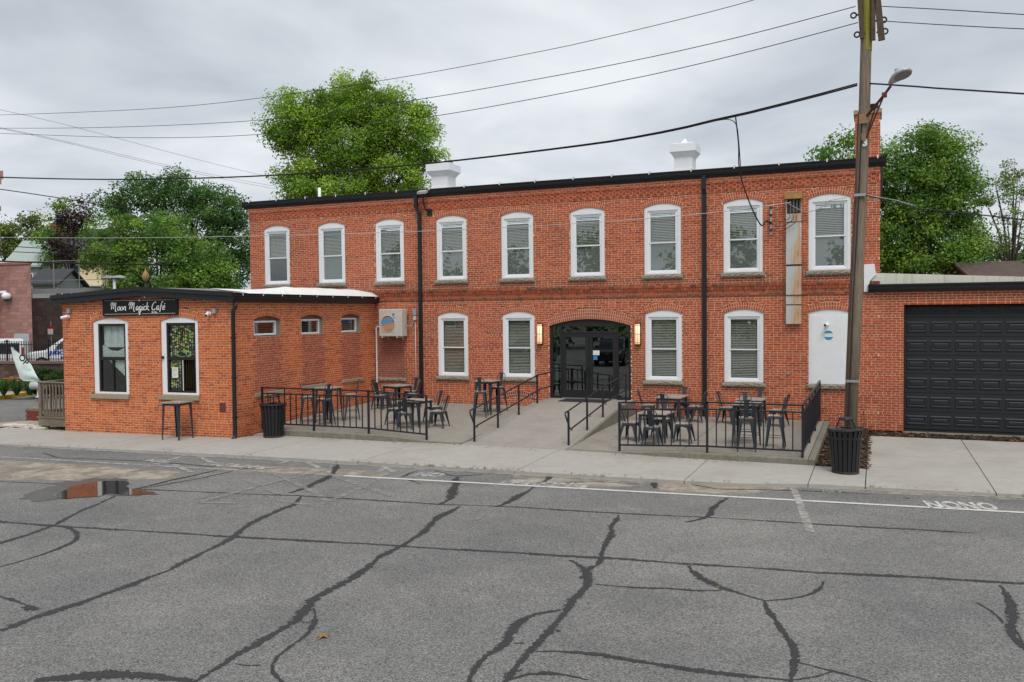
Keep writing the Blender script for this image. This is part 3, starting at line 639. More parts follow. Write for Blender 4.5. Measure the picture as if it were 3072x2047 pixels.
# ================================================================== garage
gar = empty('garage_building', (24, .1, -.2), 'single storey brick garage with a wide black sectional door', 'building')
GX0, GX1 = 21.22, 26.1
gw = Wall((20.605, .004), (27.5, .004), [(.42, .082, .036), (.45, .09, .038), (.39, .076, .038), (.47, .094, .038), (.43, .085, .040)], M_MAIN)
gop = Rect(GX0-20.605, GX1-20.605, -.3, 3.315)
gw.fill(-.176, 3.74, [gop]); gw.reveal(gop, .26, (.36, .08, .04)); gw.build(gar, 300)
b = MB(); b.box(20.61, 20.8, .03, 8, -.3, 4.0); b.box(27.3, 27.5, .02, 8, -.3, 4.0); b.box(20.8, 27.3, 7.8, 8, -.3, 4.0); b.build('rear_wall', 'brick_plain', gar)
b = MB(); b.prism([(20.65, -.02, 3.84), (20.65, 8.1, 3.9), (20.65, 8.1, 3.97), (20.65, -.02, 3.91)], (6.9, 0, 0)); b.build('roof', 'roof_membrane', gar)
mat('door_black', (.020, .023, .027), .5, var=.12, scale=3, bump=.1, bscale=120, spec=.35)
secs = [-.124, .364, .892, 1.419, 1.934, 2.452, 2.977, 3.50]
b = MB(); b.box(GX0+.01, GX1-.01, .235, .26, -.13, 3.4); gd = b.build('garage_door', 'door_black', gar)
for k in range(7):
    z0, z1 = secs[k]+.006, secs[k+1]-.006; b = MB(); b.box(GX0+.012, GX1-.012, .205, .234, z0, min(z1, 3.38)); b.build('door_section', 'door_black', gd, bevel=.004)
rp = None
for k in range(7):
    for c in range(8):
        x0 = GX0+.075+c*.606; z0 = secs[k]+.11; z1 = secs[k+1]-.11
        if z1 > 3.38: z1 = 3.37
        if rp is None or k in (0, 6):
            b = MB(); w_, h = .53, z1-z0
            lv = [(0, 0), (.022, -.016), (.05, -.016), (.066, -.001), (.082, -.001), (.10, -.012)]
            b.add([q for i_, y_ in lv for q in ((i_, y_, i_), (w_-i_, y_, i_), (w_-i_, y_, h-i_), (i_, y_, h-i_))], [(4*l+j, 4*l+(j+1) % 4, 4*l+4+(j+1) % 4, 4*l+4+j) for l in range(5) for j in range(4)]+[(20, 21, 22, 23)])
            o = b.build('raised_panel', 'door_black', gd, origin=(0, 0, 0))
            if k == 1: rp = o
        else: o = share(rp, (0, 0, 0), 0, gd)
        o.location = Vector((x0, .2045, z0))-WL[gd]
b = MB(); b.box(GX0+.02, GX1-.02, .15, .24, -.19, -.135); b.build('door_seal', 'black_frame', gd)
b = MB(); b.prism([(20.3, -.02, 3.71), (20.3, -.13, 3.72), (20.3, -.17, 3.79), (20.3, -.18, 3.87), (20.3, -.2, 3.88), (20.3, -.2, 3.925), (20.3, -.02, 3.925)], (7.3, 0, 0)); b.build('gutter', 'black_metal', gar)
mat('parapet_paint', (.66, .65, .57), .85, var=.08, scale=2, stretch=(6, 6, .6), mottle=[((.30, .30, .12), 1.2, .54, .78, .7)])
b = MB(); b.prism([(20.34, -.01, 3.90), (27.4, -.01, 3.90), (27.4, -.01, 3.95), (24.108, -.01, 4.05), (20.34, -.01, 4.25)], (0, .15, 0)); b.build('parapet', 'parapet_paint', gar)
b = MB(); b.prism([(20.19, -.058, 4.49), (20.19, -.058, 3.72), (20.3, -.058, 3.72), (20.34, -.058, 4.02), (20.5, -.058, 4.2), (20.46, -.058, 4.5)], (0, .05, 0)); b.build('painted_flashing', 'white_paint', gar)
# ================================================================== ground
def sheet(name, pts, z, m, parent=None, kind='structure', thick=0):
    b = MB(); P = [(p[0], p[1], z) for p in pts]
    if thick: b.prism([(x, y, z-thick) for x, y, _ in P], (0, 0, thick))
    else: b.add(P, [tuple(range(len(P)))])
    return b.build(name, m, parent, kind=kind if not parent else None)
mat('earth', (.13, .115, .08), .95, var=.3, scale=.6, coords='World', mottle=[((.07, .11, .03), .12, .45, .6, .9)])
mat('asphalt', (.178, .173, .167), .93, var=.10, scale=2.2, bump=.35, bscale=120, coords='World', spec=.2, mottle=[((.25, .24, .22), .30, .48, .72, .7), ((.122, .12, .119), .42, .5, .72, .65), ((.30, .285, .26), 1.4, .60, .75, .35)])
def speckle(m):     # stone chips in the worn asphalt
    t = m.node_tree; b = t.nodes['Principled BSDF']; src = b.inputs['Base Color'].links[0].from_socket
    g = N('ShaderNodeNewGeometry', t); v = N('ShaderNodeTexVoronoi', t); v.inputs['Scale'].default_value = 75; t.links.new(g.outputs['Position'], v.inputs['Vector'])
    n = N('ShaderNodeTexNoise', t); n.inputs['Scale'].default_value = 32; n.inputs['Detail'].default_value = 3; t.links.new(g.outputs['Position'], n.inputs['Vector'])
    sp = N('ShaderNodeSeparateColor', t); t.links.new(v.outputs['Color'], sp.inputs[0])
    r = N('ShaderNodeMapRange', t); r.inputs[1].default_value = .0; r.inputs[2].default_value = 1; r.inputs[3].default_value = .5; r.inputs[4].default_value = 1.55; t.links.new(sp.outputs[0], r.inputs[0])
    r2 = N('ShaderNodeMapRange', t); r2.inputs[1].default_value = .3; r2.inputs[2].default_value = .7; r2.inputs[3].default_value = .86; r2.inputs[4].default_value = 1.14; t.links.new(n.outputs[0], r2.inputs[0])
    mu = N('ShaderNodeMath', t, operation='MULTIPLY'); t.links.new(r.outputs[0], mu.inputs[0]); t.links.new(r2.outputs[0], mu.inputs[1])
    vm = N('ShaderNodeVectorMath', t, operation='SCALE'); t.links.new(src, vm.inputs[0]); t.links.new(mu.outputs[0], vm.inputs['Scale']); t.links.new(vm.outputs[0], b.inputs['Base Color'])
speckle(MATS['asphalt'])
ZA = -.22
sheet('ground', [(-900, -900), (900, -900), (900, 900), (-900, 900)], -.42, 'earth')
edge = [(-60, -13.4), (-12, -10.85), (-1.27, -10.25), (8.2, -9.66), (16.4, -9.33), (18.1, -9.2), (18.9, -8.9), (19.5, -8.72), (23, -8.42), (60, -5.5)]
lot = sheet('parking_lot', [(-60, -90), (70, -90), (70, -5.0)]+[(x, y+.04) for x, y in edge[::-1]], ZA, 'asphalt')
# sidewalk slabs
def smooth(t): t = max(0, min(1, t)); return t*t*(3-2*t)
def edge_y(x):
    for (x0, y0), (x1, y1) in zip(edge, edge[1:]):
        if x0 <= x <= x1: return y0+(y1-y0)*(x-x0)/(x1-x0)
def zsw(x, y):
    base = -.19+.045*smooth((x+3)/10); hump = smooth((x-8.6)/1.6)*smooth((16.2-x)/1.6)
    if x > 18: base -= .015*smooth((x-18)/3)
    return base+hump*.03*smooth((y+9.2)/2.2)
KY = -6.62            # front face of the terraces
side = empty('sidewalk', (6, -8.5, -.2)); tag(side, kind='structure')
def slab(x0, x1, yb, m='concrete', name='slab', par=None, yf=None, zf=zsw, n=6, th=.14):
    b = MB(); vs = []; nx = n; ny = 5; g = .009
    for i in range(nx+1):
        x = x0+g+(x1-x0-2*g)*i/nx; ya = yf(x) if yf else edge_y(x)
        ye = yb(x) if callable(yb) else yb
        for j in range(ny+1):
            y = ya+(ye-ya)*j/ny; vs.append((x, y, zf(x, y)))
    k = len(vs); f = [(i*(ny+1)+j, (i+1)*(ny+1)+j, (i+1)*(ny+1)+j+1, i*(ny+1)+j+1) for i in range(nx) for j in range(ny)]
    vs += [(x, y, z-th) for x, y, z in vs]
    for i in range(nx):
        a, c = i*(ny+1), (i+1)*(ny+1); f += [(a, a+k, c+k, c), (a+ny, c+ny, c+ny+k, a+ny+k)]
    for j in range(ny):
        a = nx*(ny+1); f += [(j, j+1, j+1+k, j+k), (a+j, a+j+k, a+j+1+k, a+j+1)]
    b.add(vs, f); return b.build(name, m, par or side)
cuts = [-30, -24, -18.5, -13, -8.5, -4.6, -1.9, 1.6, 4.2, 6.45, 9.6, 13.42, 17.0, 19.3, 20.33]
for x0, x1 in zip(cuts, cuts[1:]):
    def yb(x):
        if x < -1.95: return -7.75-.056*(-1.9-x)
        if x < 4.26: return C1.y+(x-C1.x)*(C0.y-C1.y)/(C0.x-C1.x)-.01
        return KY-.005
    slab(x0, x1, yb)
for x0, x1 in ((20.33, 22.55), (22.55, 25.4), (25.4, 30)):
    yj = lambda x: -4.6
    slab(x0, x1, yj, name='apron_slab'); slab(x0, x1, -1.35, name='apron_slab', yf=lambda x: -4.59)
b = MB(); b.box(21.2, 26.2, -.62, .2, -.35, -.185); b.build('door_sill', 'kerb_concrete', gar)
# mulch beds
mat('mulch', (.040, .026, .018), .98, var=.6, scale=35, bump=1., bscale=45, coords='World', mottle=[((.11, .065, .035), 9, .6, .72, .7)])
bed = empty('mulch_bed', (20, -3, -.2)); tag(bed, kind='structure')
def bedmesh(pts_fn, nx, ny, nm):
    b = MB(); vs = []
    for i in range(nx+1):
        for j in range(ny+1):
            x, y = pts_fn(i/nx, j/ny); e = i in (0, nx) or j in (0, ny); vs.append((x, y, -.165+(0 if e else .035*random.random()+.02)))
    b.add(vs, [(i*(ny+1)+j, (i+1)*(ny+1)+j, (i+1)*(ny+1)+j+1, i*(ny+1)+j+1) for i in range(nx) for j in range(ny)]); return b.build(nm, 'mulch', bed)
bedmesh(lambda s, t: (19.30+s*(1.03), -6.62+t*6.6), 14, 70, 'mulch'); bedmesh(lambda s, t: (20.335+s*9.6, -1.34+t*.7), 80, 10, 'mulch')
# chips and dead leaves on the beds
b = MB()
for k in range(2600):
    if k < 1700: x, y = random.uniform(19.32, 20.4), random.uniform(-6.7, -.1)
    else: x, y = random.uniform(20.4, 27), random.uniform(-1.4, -.68)
    a = random.uniform(0, 6.28); l, w_ = random.uniform(.02, .06), random.uniform(.008, .02); c = random.choice([(.05, .03, .02), (.03, .02, .015), (.09, .055, .03), (.20, .11, .05), (.035, .025, .02)])
    z = -.12+random.uniform(-.01, .02); dx, dy = math.cos(a), math.sin(a); t = random.uniform(-.02, .02)
    b.add([(x-dx*l-dy*w_, y-dy*l+dx*w_, z-t), (x-dx*l+dy*w_, y-dy*l-dx*w_, z), (x+dx*l+dy*w_, y+dy*l-dx*w_, z+t), (x+dx*l-dy*w_, y+dy*l+dx*w_, z)], [(0, 1, 2, 3)], c)
mat('chips', (.1, .06, .03), .9, attr=True, var=.2); tag(b.build('bark_chips', 'chips'), 'dark bark chips and dead leaves scattered over the mulch bed', 'mulch', kind='stuff')
# terraces (patios) and ramp
def zl(x, y): return .17+(y/6.6)*.17 - .09*smooth((x-8.3)/1.6)*smooth((-y-4.0)/2.4)
def zr(x, y): return .035+(y/6.6)*.06 - .075*smooth((16.3-x)/1.6)*smooth((-y-4.0)/2.4)
patL = empty('left_patio', (7.5, -3.5, 0)); tag(patL, kind='structure'); patR = empty('right_patio', (16.4, -3.5, 0)); tag(patR, kind='structure')
for x0, x1 in ((4.23, 7.5), (7.5, 10.74)):
    slab(x0, x1, -3.5, 'patio_concrete', 'slab', patL, lambda x: -6.5 if x > 4.95 else -6.5+(4.95-x)*1.1, zl, 10, .36); slab(x0, x1, -.02, 'patio_concrete', 'slab', patL, lambda x: -3.495, zl, 10, .36)
for x0, x1 in ((13.60, 16.35), (16.35, 19.15)):
    slab(x0, x1, -3.0, 'patio_concrete', 'slab', patR, lambda x: -6.5, zr, 10, .36); slab(x0, x1, -.02, 'patio_concrete', 'slab', patR, lambda x: -2.995, zr, 10, .36)
def kerbstrip(x0, x1, zf, par, n=20):
    b = MB(); y0, y1 = KY, -6.505; vs = []
    for i in range(n+1):
        x = x0+(x1-x0)*i/n; z = zf(x, -6.5)
        vs += [(x, y0, -.35), (x, y0, z-.012), (x, y0+.012, z), (x, y1, z), (x, y1, -.35)]
    b.add(vs, [(5*i+j, 5*(i+1)+j, 5*(i+1)+(j+1) % 5, 5*i+(j+1) % 5) for i in range(n) for j in range(5)]+[(4, 3, 2, 1, 0), tuple(5*n+j for j in range(5))]); return b.build('kerb', 'kerb_concrete', par)
b = MB(); b.prism([(4.215, -5.72, -.35), (4.215, -5.86, -.35), (4.92, -6.62, -.35), (4.99, -6.505, -.35)], (0, 0, .345)); b.build('kerb', 'kerb_concrete', patL); slab(4.21, 4.94, -5.6, yf=lambda x: KY, zf=lambda x, y: zsw(x, y)-.004)
kerbstrip(4.99, 10.74, zl, patL); kerbstrip(13.6, 19.15, zr, patR)
b = MB(); b.hexa([(19.155, KY, -.35), (19.295, KY, -.35), (19.295, -.02, -.35), (19.155, -.02, -.35)], [(19.155, KY, -.022), (19.295, KY, -.022), (19.295, -.02, .037), (19.155, -.02, .037)]); b.build('kerb', 'kerb_concrete', patR, bevel=.01)
ramp = empty('ramp', (12.1, -3, -.1)); tag(ramp, kind='structure')
prof = [(-6.5, -.118), (-6.0, -.112), (-4.35, .086), (-2.9, .266), (-1.5, .44), (0.02, .452)]
def zramp(x, y):
    for (a, za), (c, zc_) in zip(prof, prof[1:]):
        if a-.01 <= y <= c+.01: return za+(zc_-za)*(y-a)/(c-a)
    return prof[-1][1]
for (a, _), (c, _) in zip(prof, prof[1:]):
    slab(10.72, 13.53, c-.004, 'ramp_concrete', 'slab', ramp, lambda x, a=a: a+.004, zramp, 2, .62)
slab(10.745, 13.595, -6.505, 'ramp_concrete', 'slab', ramp, lambda x: KY, lambda x, y: -.119, 2, .2)
b = MB(); b.prism([(13.531, y, z-.002) for y, z in prof]+[(13.531, .02, -.3), (13.531, -6.5, -.3)], (.065, 0, 0)); b.build('side_wall', 'kerb_concrete', ramp)
mat('rubber_mat', (.03, .03, .032), .95, var=.3, scale=60)
b = MB(); b.box(11.35, 12.85, -.95, -.12, .452, .464); tag(b.build('door_mat', 'rubber_mat', bevel=.004), 'black rubber door mat on the landing before the glass doors', 'door mat')
# ------------------------------------------------------------------ marks on the asphalt
Z1 = ZA+.004; Z2 = ZA+.008
mat('sealant', (.040, .039, .040), .75, var=.2, scale=12, coords='World')
def ragged(m):      # the tar thins out unevenly towards its edges
    t = m.node_tree; b = t.nodes['Principled BSDF']; a = N('ShaderNodeAttribute', t, attribute_name='edge'); tot = None
    g = N('ShaderNodeNewGeometry', t)
    for sc_, am in ((14, 3.6), (48, 3.4)):
        n = N('ShaderNodeTexNoise', t); n.inputs['Scale'].default_value = sc_; n.inputs['Detail'].default_value = 4; t.links.new(g.outputs['Position'], n.inputs['Vector'])
        mm = N('ShaderNodeMath', t, operation='MULTIPLY_ADD'); mm.inputs[1].default_value = am; t.links.new(n.outputs[0], mm.inputs[0])
        if tot is None: mm.inputs[2].default_value = -3.95
        else: t.links.new(tot, mm.inputs[2])
        tot = mm.outputs[0]
    s = N('ShaderNodeMath', t, operation='MULTIPLY_ADD'); s.inputs[1].default_value = 1.9; t.links.new(a.outputs['Fac'], s.inputs[0]); t.links.new(tot, s.inputs[2])
    k = N('ShaderNodeMath', t, operation='MULTIPLY'); k.inputs[1].default_value = 4.; k.use_clamp = True; t.links.new(s.outputs[0], k.inputs[0]); t.links.new(k.outputs[0], b.inputs['Alpha'])
ragged(MATS['sealant'])
def ribbon(pts, wd, z, m, name, jag=.25, closed=False, endtaper=True):
    g = [onZ(dp(*p), z) for p in pts]; P = []
    for a, c in zip(g, g[1:]):
        n = max(1, int((c-a).length/.16))
        for k in range(n): P.append(a.lerp(c, k/n))
    P.append(g[-1])
    for _ in range(2): P = [P[0]]+[(P[i-1]+P[i]*2+P[i+1])/4 for i in range(1, len(P)-1)]+[P[-1]]
    vs = []; L = len(P); ph = random.uniform(0, 9); wig = [Vector() for _ in P]
    for (stp, amp) in ((14, .10), (5, .05), (2, .022)):
        kn = [random.uniform(-1, 1) for _ in range(L//stp+3)]
        for i in range(L):
            f_ = i/stp; a_ = int(f_); t_ = f_-a_; e_ = min(1, i/4, (L-1-i)/4); t2 = (P[min(i+1, L-1)]-P[max(i-1, 0)]); t2.z = 0; t2.normalize(); wig[i] += Vector((-t2.y, t2.x, 0))*(amp*e_*(kn[a_]*(1-t_)+kn[a_+1]*t_)*(.35 if L > 90 else 1.))
    P = [p+w_ for p, w_ in zip(P, wig)]; wd *= .85
    for i, p in enumerate(P):
        t = (P[min(i+1, L-1)]-P[max(i-1, 0)]); t.z = 0; t.normalize(); nrm = Vector((-t.y, t.x, 0))
        k = 1.+jag*(math.sin(i*.9+ph)*.4+random.uniform(-.6, .6)+.5*math.sin(i*.23+ph*2))
        if endtaper and (i < 2 or i > L-3): k *= .5
        o = nrm*random.uniform(-.1, .1)*wd*jag
        vs += [p+nrm*wd*.68*k+o, p+o, p-nrm*wd*.68*k+o]
    b = MB(); b.add([(v.x, v.y, z) for v in vs], [(3*i+j, 3*i+j+1, 3*i+j+4, 3*i+j+3) for i in range(L-1) for j in (0, 1)]); ob = b.build(name, m, lot)
    at = ob.data.attributes.new('edge', 'FLOAT', 'POINT'); at.data.foreach_set('value', [0., 1., 0.]*L); return ob
seals = [
 (.075, [(-60, 1194), (0, 1198), (120, 1207), (360, 1222), (545, 1234), (720, 1243), (905, 1254), (945, 1258), (1200, 1272), (1390, 1283), (1580, 1297), (1900, 1316), (2200, 1331), (2420, 1345)]),
 (.060, [(-60, 1104), (140, 1113), (250, 1120), (390, 1128), (560, 1135), (700, 1140), (900, 1152), (1010, 1160), (1180, 1166), (1430, 1181), (1700, 1192), (1900, 1205), (2100, 1217), (2240, 1225)]),
 (.095, [(-40, 1462), (0, 1450), (230, 1370), (400, 1303), (530, 1240), (560, 1215), (620, 1180), (660, 1160), (695, 1138)]),
 (.11, [(665, 1133), (700, 1118), (740, 1100), (770, 1080), (780, 1064)]),
 (.10, [(420, 1580), (440, 1568), (560, 1500), (680, 1427), (760, 1362), (840, 1310), (900, 1262), (950, 1235), (1000, 1195), (1055, 1164)]),
 (.13, [(1010, 1159), (1028, 1152), (1030, 1130), (1040, 1115), (1052, 1096)]),
 (.055, [(720, 1398), (725, 1425), (715, 1448), (690, 1475), (640, 1505), (595, 1530), (625, 1550), (665, 1580)]), (.05, [(540, 1525), (570, 1531), (597, 1529)]), (.03, [(690, 1428), (720, 1433)]),
 (.085, [(1155, 1580), (1165, 1568), (1200, 1520), (1230, 1480), (1290, 1410), (1330, 1370), (1352, 1345), (1343, 1310), (1310, 1287)]),
 (.07, [(1350, 1312), (1375, 1300), (1390, 1284), (1398, 1262), (1405, 1240), (1415, 1210), (1421, 1183)]), (.16, [(1335, 1330), (1352, 1312), (1362, 1300)]),
 (.08, [(1075, 1580), (1080, 1552), (1130, 1507), (1180, 1480), (1172, 1455), (1190, 1432), (1225, 1410), (1290, 1402)]), (.06, [(1180, 1478), (1205, 1478)]), (.08, [(1262, 1440), (1285, 1452)]),
 (.06, [(1230, 1497), (1330, 1490), (1420, 1502), (1500, 1517), (1620, 1538), (1750, 1556), (1815, 1563)]),
 (.045, [(1368, 1342), (1420, 1350), (1500, 1357), (1600, 1361), (1660, 1356)]),
 (.075, [(1582, 1300), (1592, 1318), (1615, 1335), (1660, 1355), (1710, 1368), (1755, 1380)]), (.06, [(1755, 1381), (1810, 1379), (1850, 1372), (1885, 1358), (1895, 1345), (1893, 1336)]),
 (.085, [(1757, 1383), (1755, 1400), (1775, 1425), (1800, 1460), (1815, 1495), (1825, 1522), (1808, 1540), (1818, 1580)]), (.05, [(1825, 1520), (1920, 1540), (1990, 1560), (2040, 1578)]), (.04, [(1822, 1563), (1880, 1552), (1920, 1541)]),
 (.075, [(2298, 1345), (2315, 1375), (2328, 1405), (2330, 1428), (2308, 1440), (2320, 1462), (2353, 1492), (2380, 1510)]), (.05, [(2245, 1385), (2275, 1405), (2305, 1432)]), (.06, [(2320, 1430), (2345, 1452), (2350, 1475)]),
 (.10, [(1672, 1145), (1655, 1158), (1640, 1172), (1630, 1188), (1600, 1196), (1575, 1200)]),
 (.09, [(1225, 1120), (1205, 1137), (1180, 1152), (1140, 1165)]), (.10, [(1268, 1090), (1262, 1104), (1225, 1120)]),
 (.05, [(98, 1041), (120, 1047), (130, 1052), (260, 1060), (400, 1066), (500, 1075), (640, 1078)]), (.07, [(510, 1078), (450, 1092), (390, 1105), (330, 1120), (280, 1135), (200, 1170), (120, 1208), (60, 1228), (0, 1247), (-40, 1260)]),
 (.05, [(640, 1068), (560, 1080), (470, 1100), (330, 1122)]),
 (.055, [(130, 1208), (175, 1215), (187, 1228), (175, 1240), (120, 1260), (60, 1285), (0, 1302)]), (.05, [(-20, 1366), (0, 1370), (50, 1383), (72, 1395)]), (.22, [(60, 1393), (82, 1402)]),
 (.16, [(80, 1563), (250, 1551), (350, 1556), (440, 1564)]), (.05, [(1175, 1560), (1210, 1540), (1300, 1545), (1350, 1562)]), (.07, [(1170, 1545), (1200, 1540)]),
 (.12, [(925, 1096), (955, 1084), (970, 1080)]), (.04, [(925, 1100), (965, 1112)]), (.04, [(1000, 1082), (1045, 1095), (1110, 1090)]),
 (.09, [(1478, 1097), (1495, 1106), (1505, 1122)]), (.035, [(1310, 1108), (1420, 1110), (1470, 1112)]), (.04, [(1560, 1108), (1640, 1124), (1760, 1126), (1900, 1130), (2000, 1136)]),
]
for si, (wd, p) in enumerate(seals): ribbon(p, wd*1.32, ZA+.0025+si*.00007, 'sealant', 'crack_sealant', jag=.4)
faded('line_white', (.60, .585, .55), .74, 7); faded('line_worn', (.42, .40, .37), .48, 6); faded('line_ghost', (.29, .28, .265), .47, 5); faded('letter_worn', (.56, .55, .53), .42, 6); faded('silt', (.37, .32, .255), .50, 1.6); faded('letter_bold', (.60, .59, .56), .54, 5)
def line(p, wd, m, z=Z2, name='painted_line'):
    g = [onZ(dp(*q), z) for q in p]; b = MB()
    for a, c in zip(g, g[1:]):
        t = (c-a).normalized(); nn = Vector((-t.y, t.x, 0))*wd/2; b.add([a+nn, a-nn, c-nn, c+nn], [(0, 1, 2, 3)])
    return b.build(name, m, lot)
line([(790, 1093.5), (1570, 1135.5), (2420, 1181.5)], .115, 'line_white'); line([(-40, 1047.5), (330, 1069), (790, 1093.4)], .12, 'line_worn')
line([(1817, 1109), (1835, 1150), (1862, 1222)], .13, 'line_worn')
for p in ([(355, 1067), (440, 1043)], [(443, 1043), (487, 1063)], [(300, 1085), (430, 1052)], [(400, 1068), (440, 1085)], [(455, 1155), (640, 1105), (760, 1078)], [(455, 1155), (545, 1156)], [(565, 1103), (640, 1135)], [(625, 1085), (720, 1130), (760, 1158)], [(740, 1160), (830, 1120), (900, 1087)], [(640, 1150), (735, 1164)], [(740, 1082), (810, 1110), (900, 1140)], [(860, 1060), (905, 1085)], [(905, 1060), (870, 1085)], [(700, 1060), (740, 1078)], [(640, 1066), (700, 1050)], [(960, 1085), (1010, 1066)], [(1090, 1195), (1110, 1180)]):
    line(p, .13, 'line_ghost' if p[0][1] > 1070 else 'line_worn', Z2+.0002*abs(hash(p[0])%19))
def road_text(s, p0, p1, h, m):
    a, c = onZ(dp(*p0), Z2), onZ(dp(*p1), Z2); u = (c-a).normalized(); v = Vector((-u.y, u.x, 0)); b = MB(); o = (a+c)/2; me, f = text_mesh(s, 1., 0, .045)
    wmax = max(x for x, y, _ in me)-min(x for x, y, _ in me); sx = (c-a).length/wmax; sy = h/.72
    b.add([o+u*(x*sx)+v*(y*sy) for x, y, _ in me], f); return b.build('road_lettering', m, lot)
road_text('NONO', (2135, 1166), (2300, 1172), .55, 'letter_bold'); road_text('NO', (325, 1061), (380, 1064), .36, 'letter_worn'); road_text('PARKING', (465, 1068), (600, 1078), .36, 'letter_worn'); road_text('NO', (948, 1093), (1012, 1096), .42, 'letter_worn'); road_text('PARKING', (1150, 1110), (1345, 1121), .42, 'letter_worn'); road_text('NO', (1890, 1133), (1935, 1135), .4, 'line_ghost')
# silt and grit washed along the kerb
for poly in ([(1180, 1090), (1330, 1092), (1480, 1100), (1480, 1118), (1300, 1122), (1180, 1110)], [(1500, 1105), (1640, 1105), (1780, 1112), (1830, 1120), (1700, 1138), (1520, 1128)], [(500, 1070), (640, 1072), (900, 1085), (880, 1095), (640, 1090), (480, 1082)], [(0, 1058), (220, 1070), (420, 1085), (400, 1100), (200, 1105), (0, 1103)], [(1870, 1113), (2000, 1125), (2353, 1145), (2353, 1150), (2000, 1133), (1850, 1122)]):
    b = MB(); b.add([onZ(dp(*q), ZA+.002) for q in poly], [tuple(range(len(poly)))]); b.build('silt_patch', 'silt', lot)
mat('asphalt_chip', (.30, .29, .27), .95, var=.3, scale=20, coords='World')
for x0, x1 in ((-12, 5.2), (5.2, 16.2), (19.6, 30)):
    b = MB(); n = int((x1-x0)/.12); vs = []
    for i in range(n+1):
        x = x0+(x1-x0)*i/n; y = edge_y(x); k = random.uniform(.01, .09); vs += [(x, y+.01, ZA+.012), (x, y-k, ZA+.006)]
    b.add(vs, [(2*i, 2*i+1, 2*i+3, 2*i+2) for i in range(n)]); b.build('broken_edge', 'asphalt_chip', lot)
# puddle
m = bpy.data.materials.new('water'); m.use_nodes = True; q = m.node_tree.nodes['Principled BSDF']; MATS['water'] = m
q.inputs['Base Color'].default_value = (.03, .028, .026, 1); q.inputs['Roughness'].default_value = .05; q.inputs['Specular IOR Level'].default_value = .9; q.inputs['IOR'].default_value = 1.45
pud = [(118, 1139), (150, 1126), (168, 1117), (215, 1108), (262, 1105), (300, 1108), (290, 1118), (318, 1126), (356, 1132), (330, 1136), (285, 1137), (250, 1134), (225, 1141), (180, 1143), (150, 1146)]
b = MB(); g = [onZ(dp(*p), ZA+.0105) for p in pud]; G2 = []
for i in range(len(g)):
    for k in range(5): 
        t = k/5; p0, p1, p2, p3 = g[i-1], g[i], g[(i+1) % len(g)], g[(i+2) % len(g)]
        G2.append(.5*((2*p1)+(p2-p0)*t+(2*p0-5*p1+4*p2-p3)*t*t+(3*p1-p0-3*p2+p3)*t**3))
b.add(G2, [tuple(range(len(G2)))]); b.build('puddle', 'water', lot)
cG = sum(G2, Vector())/len(G2); b = MB(); b.add([cG+(p-cG)*random.uniform(1.12, 1.42)+Vector((-.25, -.05, 0)) for p in G2], [tuple(range(len(G2)))]); 
b.v = [(x, y, ZA+.0065) for x, y, z in b.v]; b.build('damp_patch', mat('damp', (.085, .08, .074), .4, var=.2, coords='World'), lot)
# fallen leaves and grit
mat('dead_leaf', (.30, .16, .05), .8, var=.3)
lv = MB(); r = .05
lv.add([(r*q*math.cos(a), r*q*math.sin(a), .006+.012*(i % 2)) for i, (a, q) in enumerate(zip(np.linspace(0, 6.28, 11)[:-1], [1, .5, .95, .5, 1.1, .45, .9, .5, 1, .4]))], [tuple(range(10))])
lo_ = lv.build('fallen_leaf', 'dead_leaf', origin=(0, 0, 0)); first = True
spots = [(742, 1465, 1.7), (1945, 1338, .7), (930, 1310, .5), (1310, 1178, .6), (1700, 1200, .6), (1650, 1350, .7), (1590, 1300, .6), (850, 1168, .6), (610, 1140, .6), (1440, 1440, .5), (1545, 1265, .5), (480, 1300, .5), (2085, 1145, 1.2), (990, 1390, .5), (2260, 1240, .5)]
for i, (x, y, s) in enumerate(spots):
    o = lo_ if first else lo_.copy()
    if not first: COL.objects.link(o)
    first = False; o.location = onZ(dp(x, y), ZA+.001); o.rotation_euler = (0, 0, random.uniform(0, 6)); o.scale = (s, s, s)
    tag(o, 'curled tan dead leaf lying alone on the open asphalt at lower left' if i == 0 else 'small brown leaf scrap lying on the asphalt', 'leaf', 'leaf scraps on the asphalt' if i else None)
b = MB()
for k in range(420):
    if k < 160: x, y = random.uniform(5, 18), random.uniform(-6.95, -6.64); z = zsw(x, y)+.004
    elif k < 260: x, y = random.uniform(-1, 24), 0; y = edge_y(x)+random.uniform(-.05, .3); z = zsw(x, y)+.004
    elif k < 340: x, y = random.uniform(4.5, 10.5), random.uniform(-6.4, -.3); z = zl(x, y)+.003
    else: x, y = random.uniform(13.8, 19), random.uniform(-6.4, -.3); z = zr(x, y)+.003
    a = random.uniform(0, 6.28); l = random.uniform(.01, .04); w_ = l*.4; dx, dy = math.cos(a), math.sin(a)
    b.add([(x-dx*l, y-dy*l, z), (x+dy*w_, y-dx*w_, z+.005), (x+dx*l, y+dy*l, z), (x-dy*w_, y+dx*w_, z+.004)], [(0, 1, 2, 3)], random.choice([(.05, .03, .02), (.2, .09, .03), (.10, .07, .04), (.3, .15, .05)]))
W2 = MB()
for k in range(60):      # dry weeds in the joint between walk and asphalt
    x = random.choice([random.uniform(9, 18), random.uniform(-2, 24), random.uniform(11, 13.5)]); y = edge_y(x)+random.uniform(.0, .05); z0 = zsw(x, y)-.01
    for j in range(random.randint(4, 11)):
        a = random.uniform(0, 6.28); l = random.uniform(.03, .12); h = random.uniform(.02, .09); W2.add([(x, y, z0), (x+.008, y+.004, z0), (x+l*math.cos(a), y+l*math.sin(a), z0+h)], [(0, 1, 2)], random.choice([(.35, .2, .06), (.25, .15, .05), (.2, .22, .05)]))
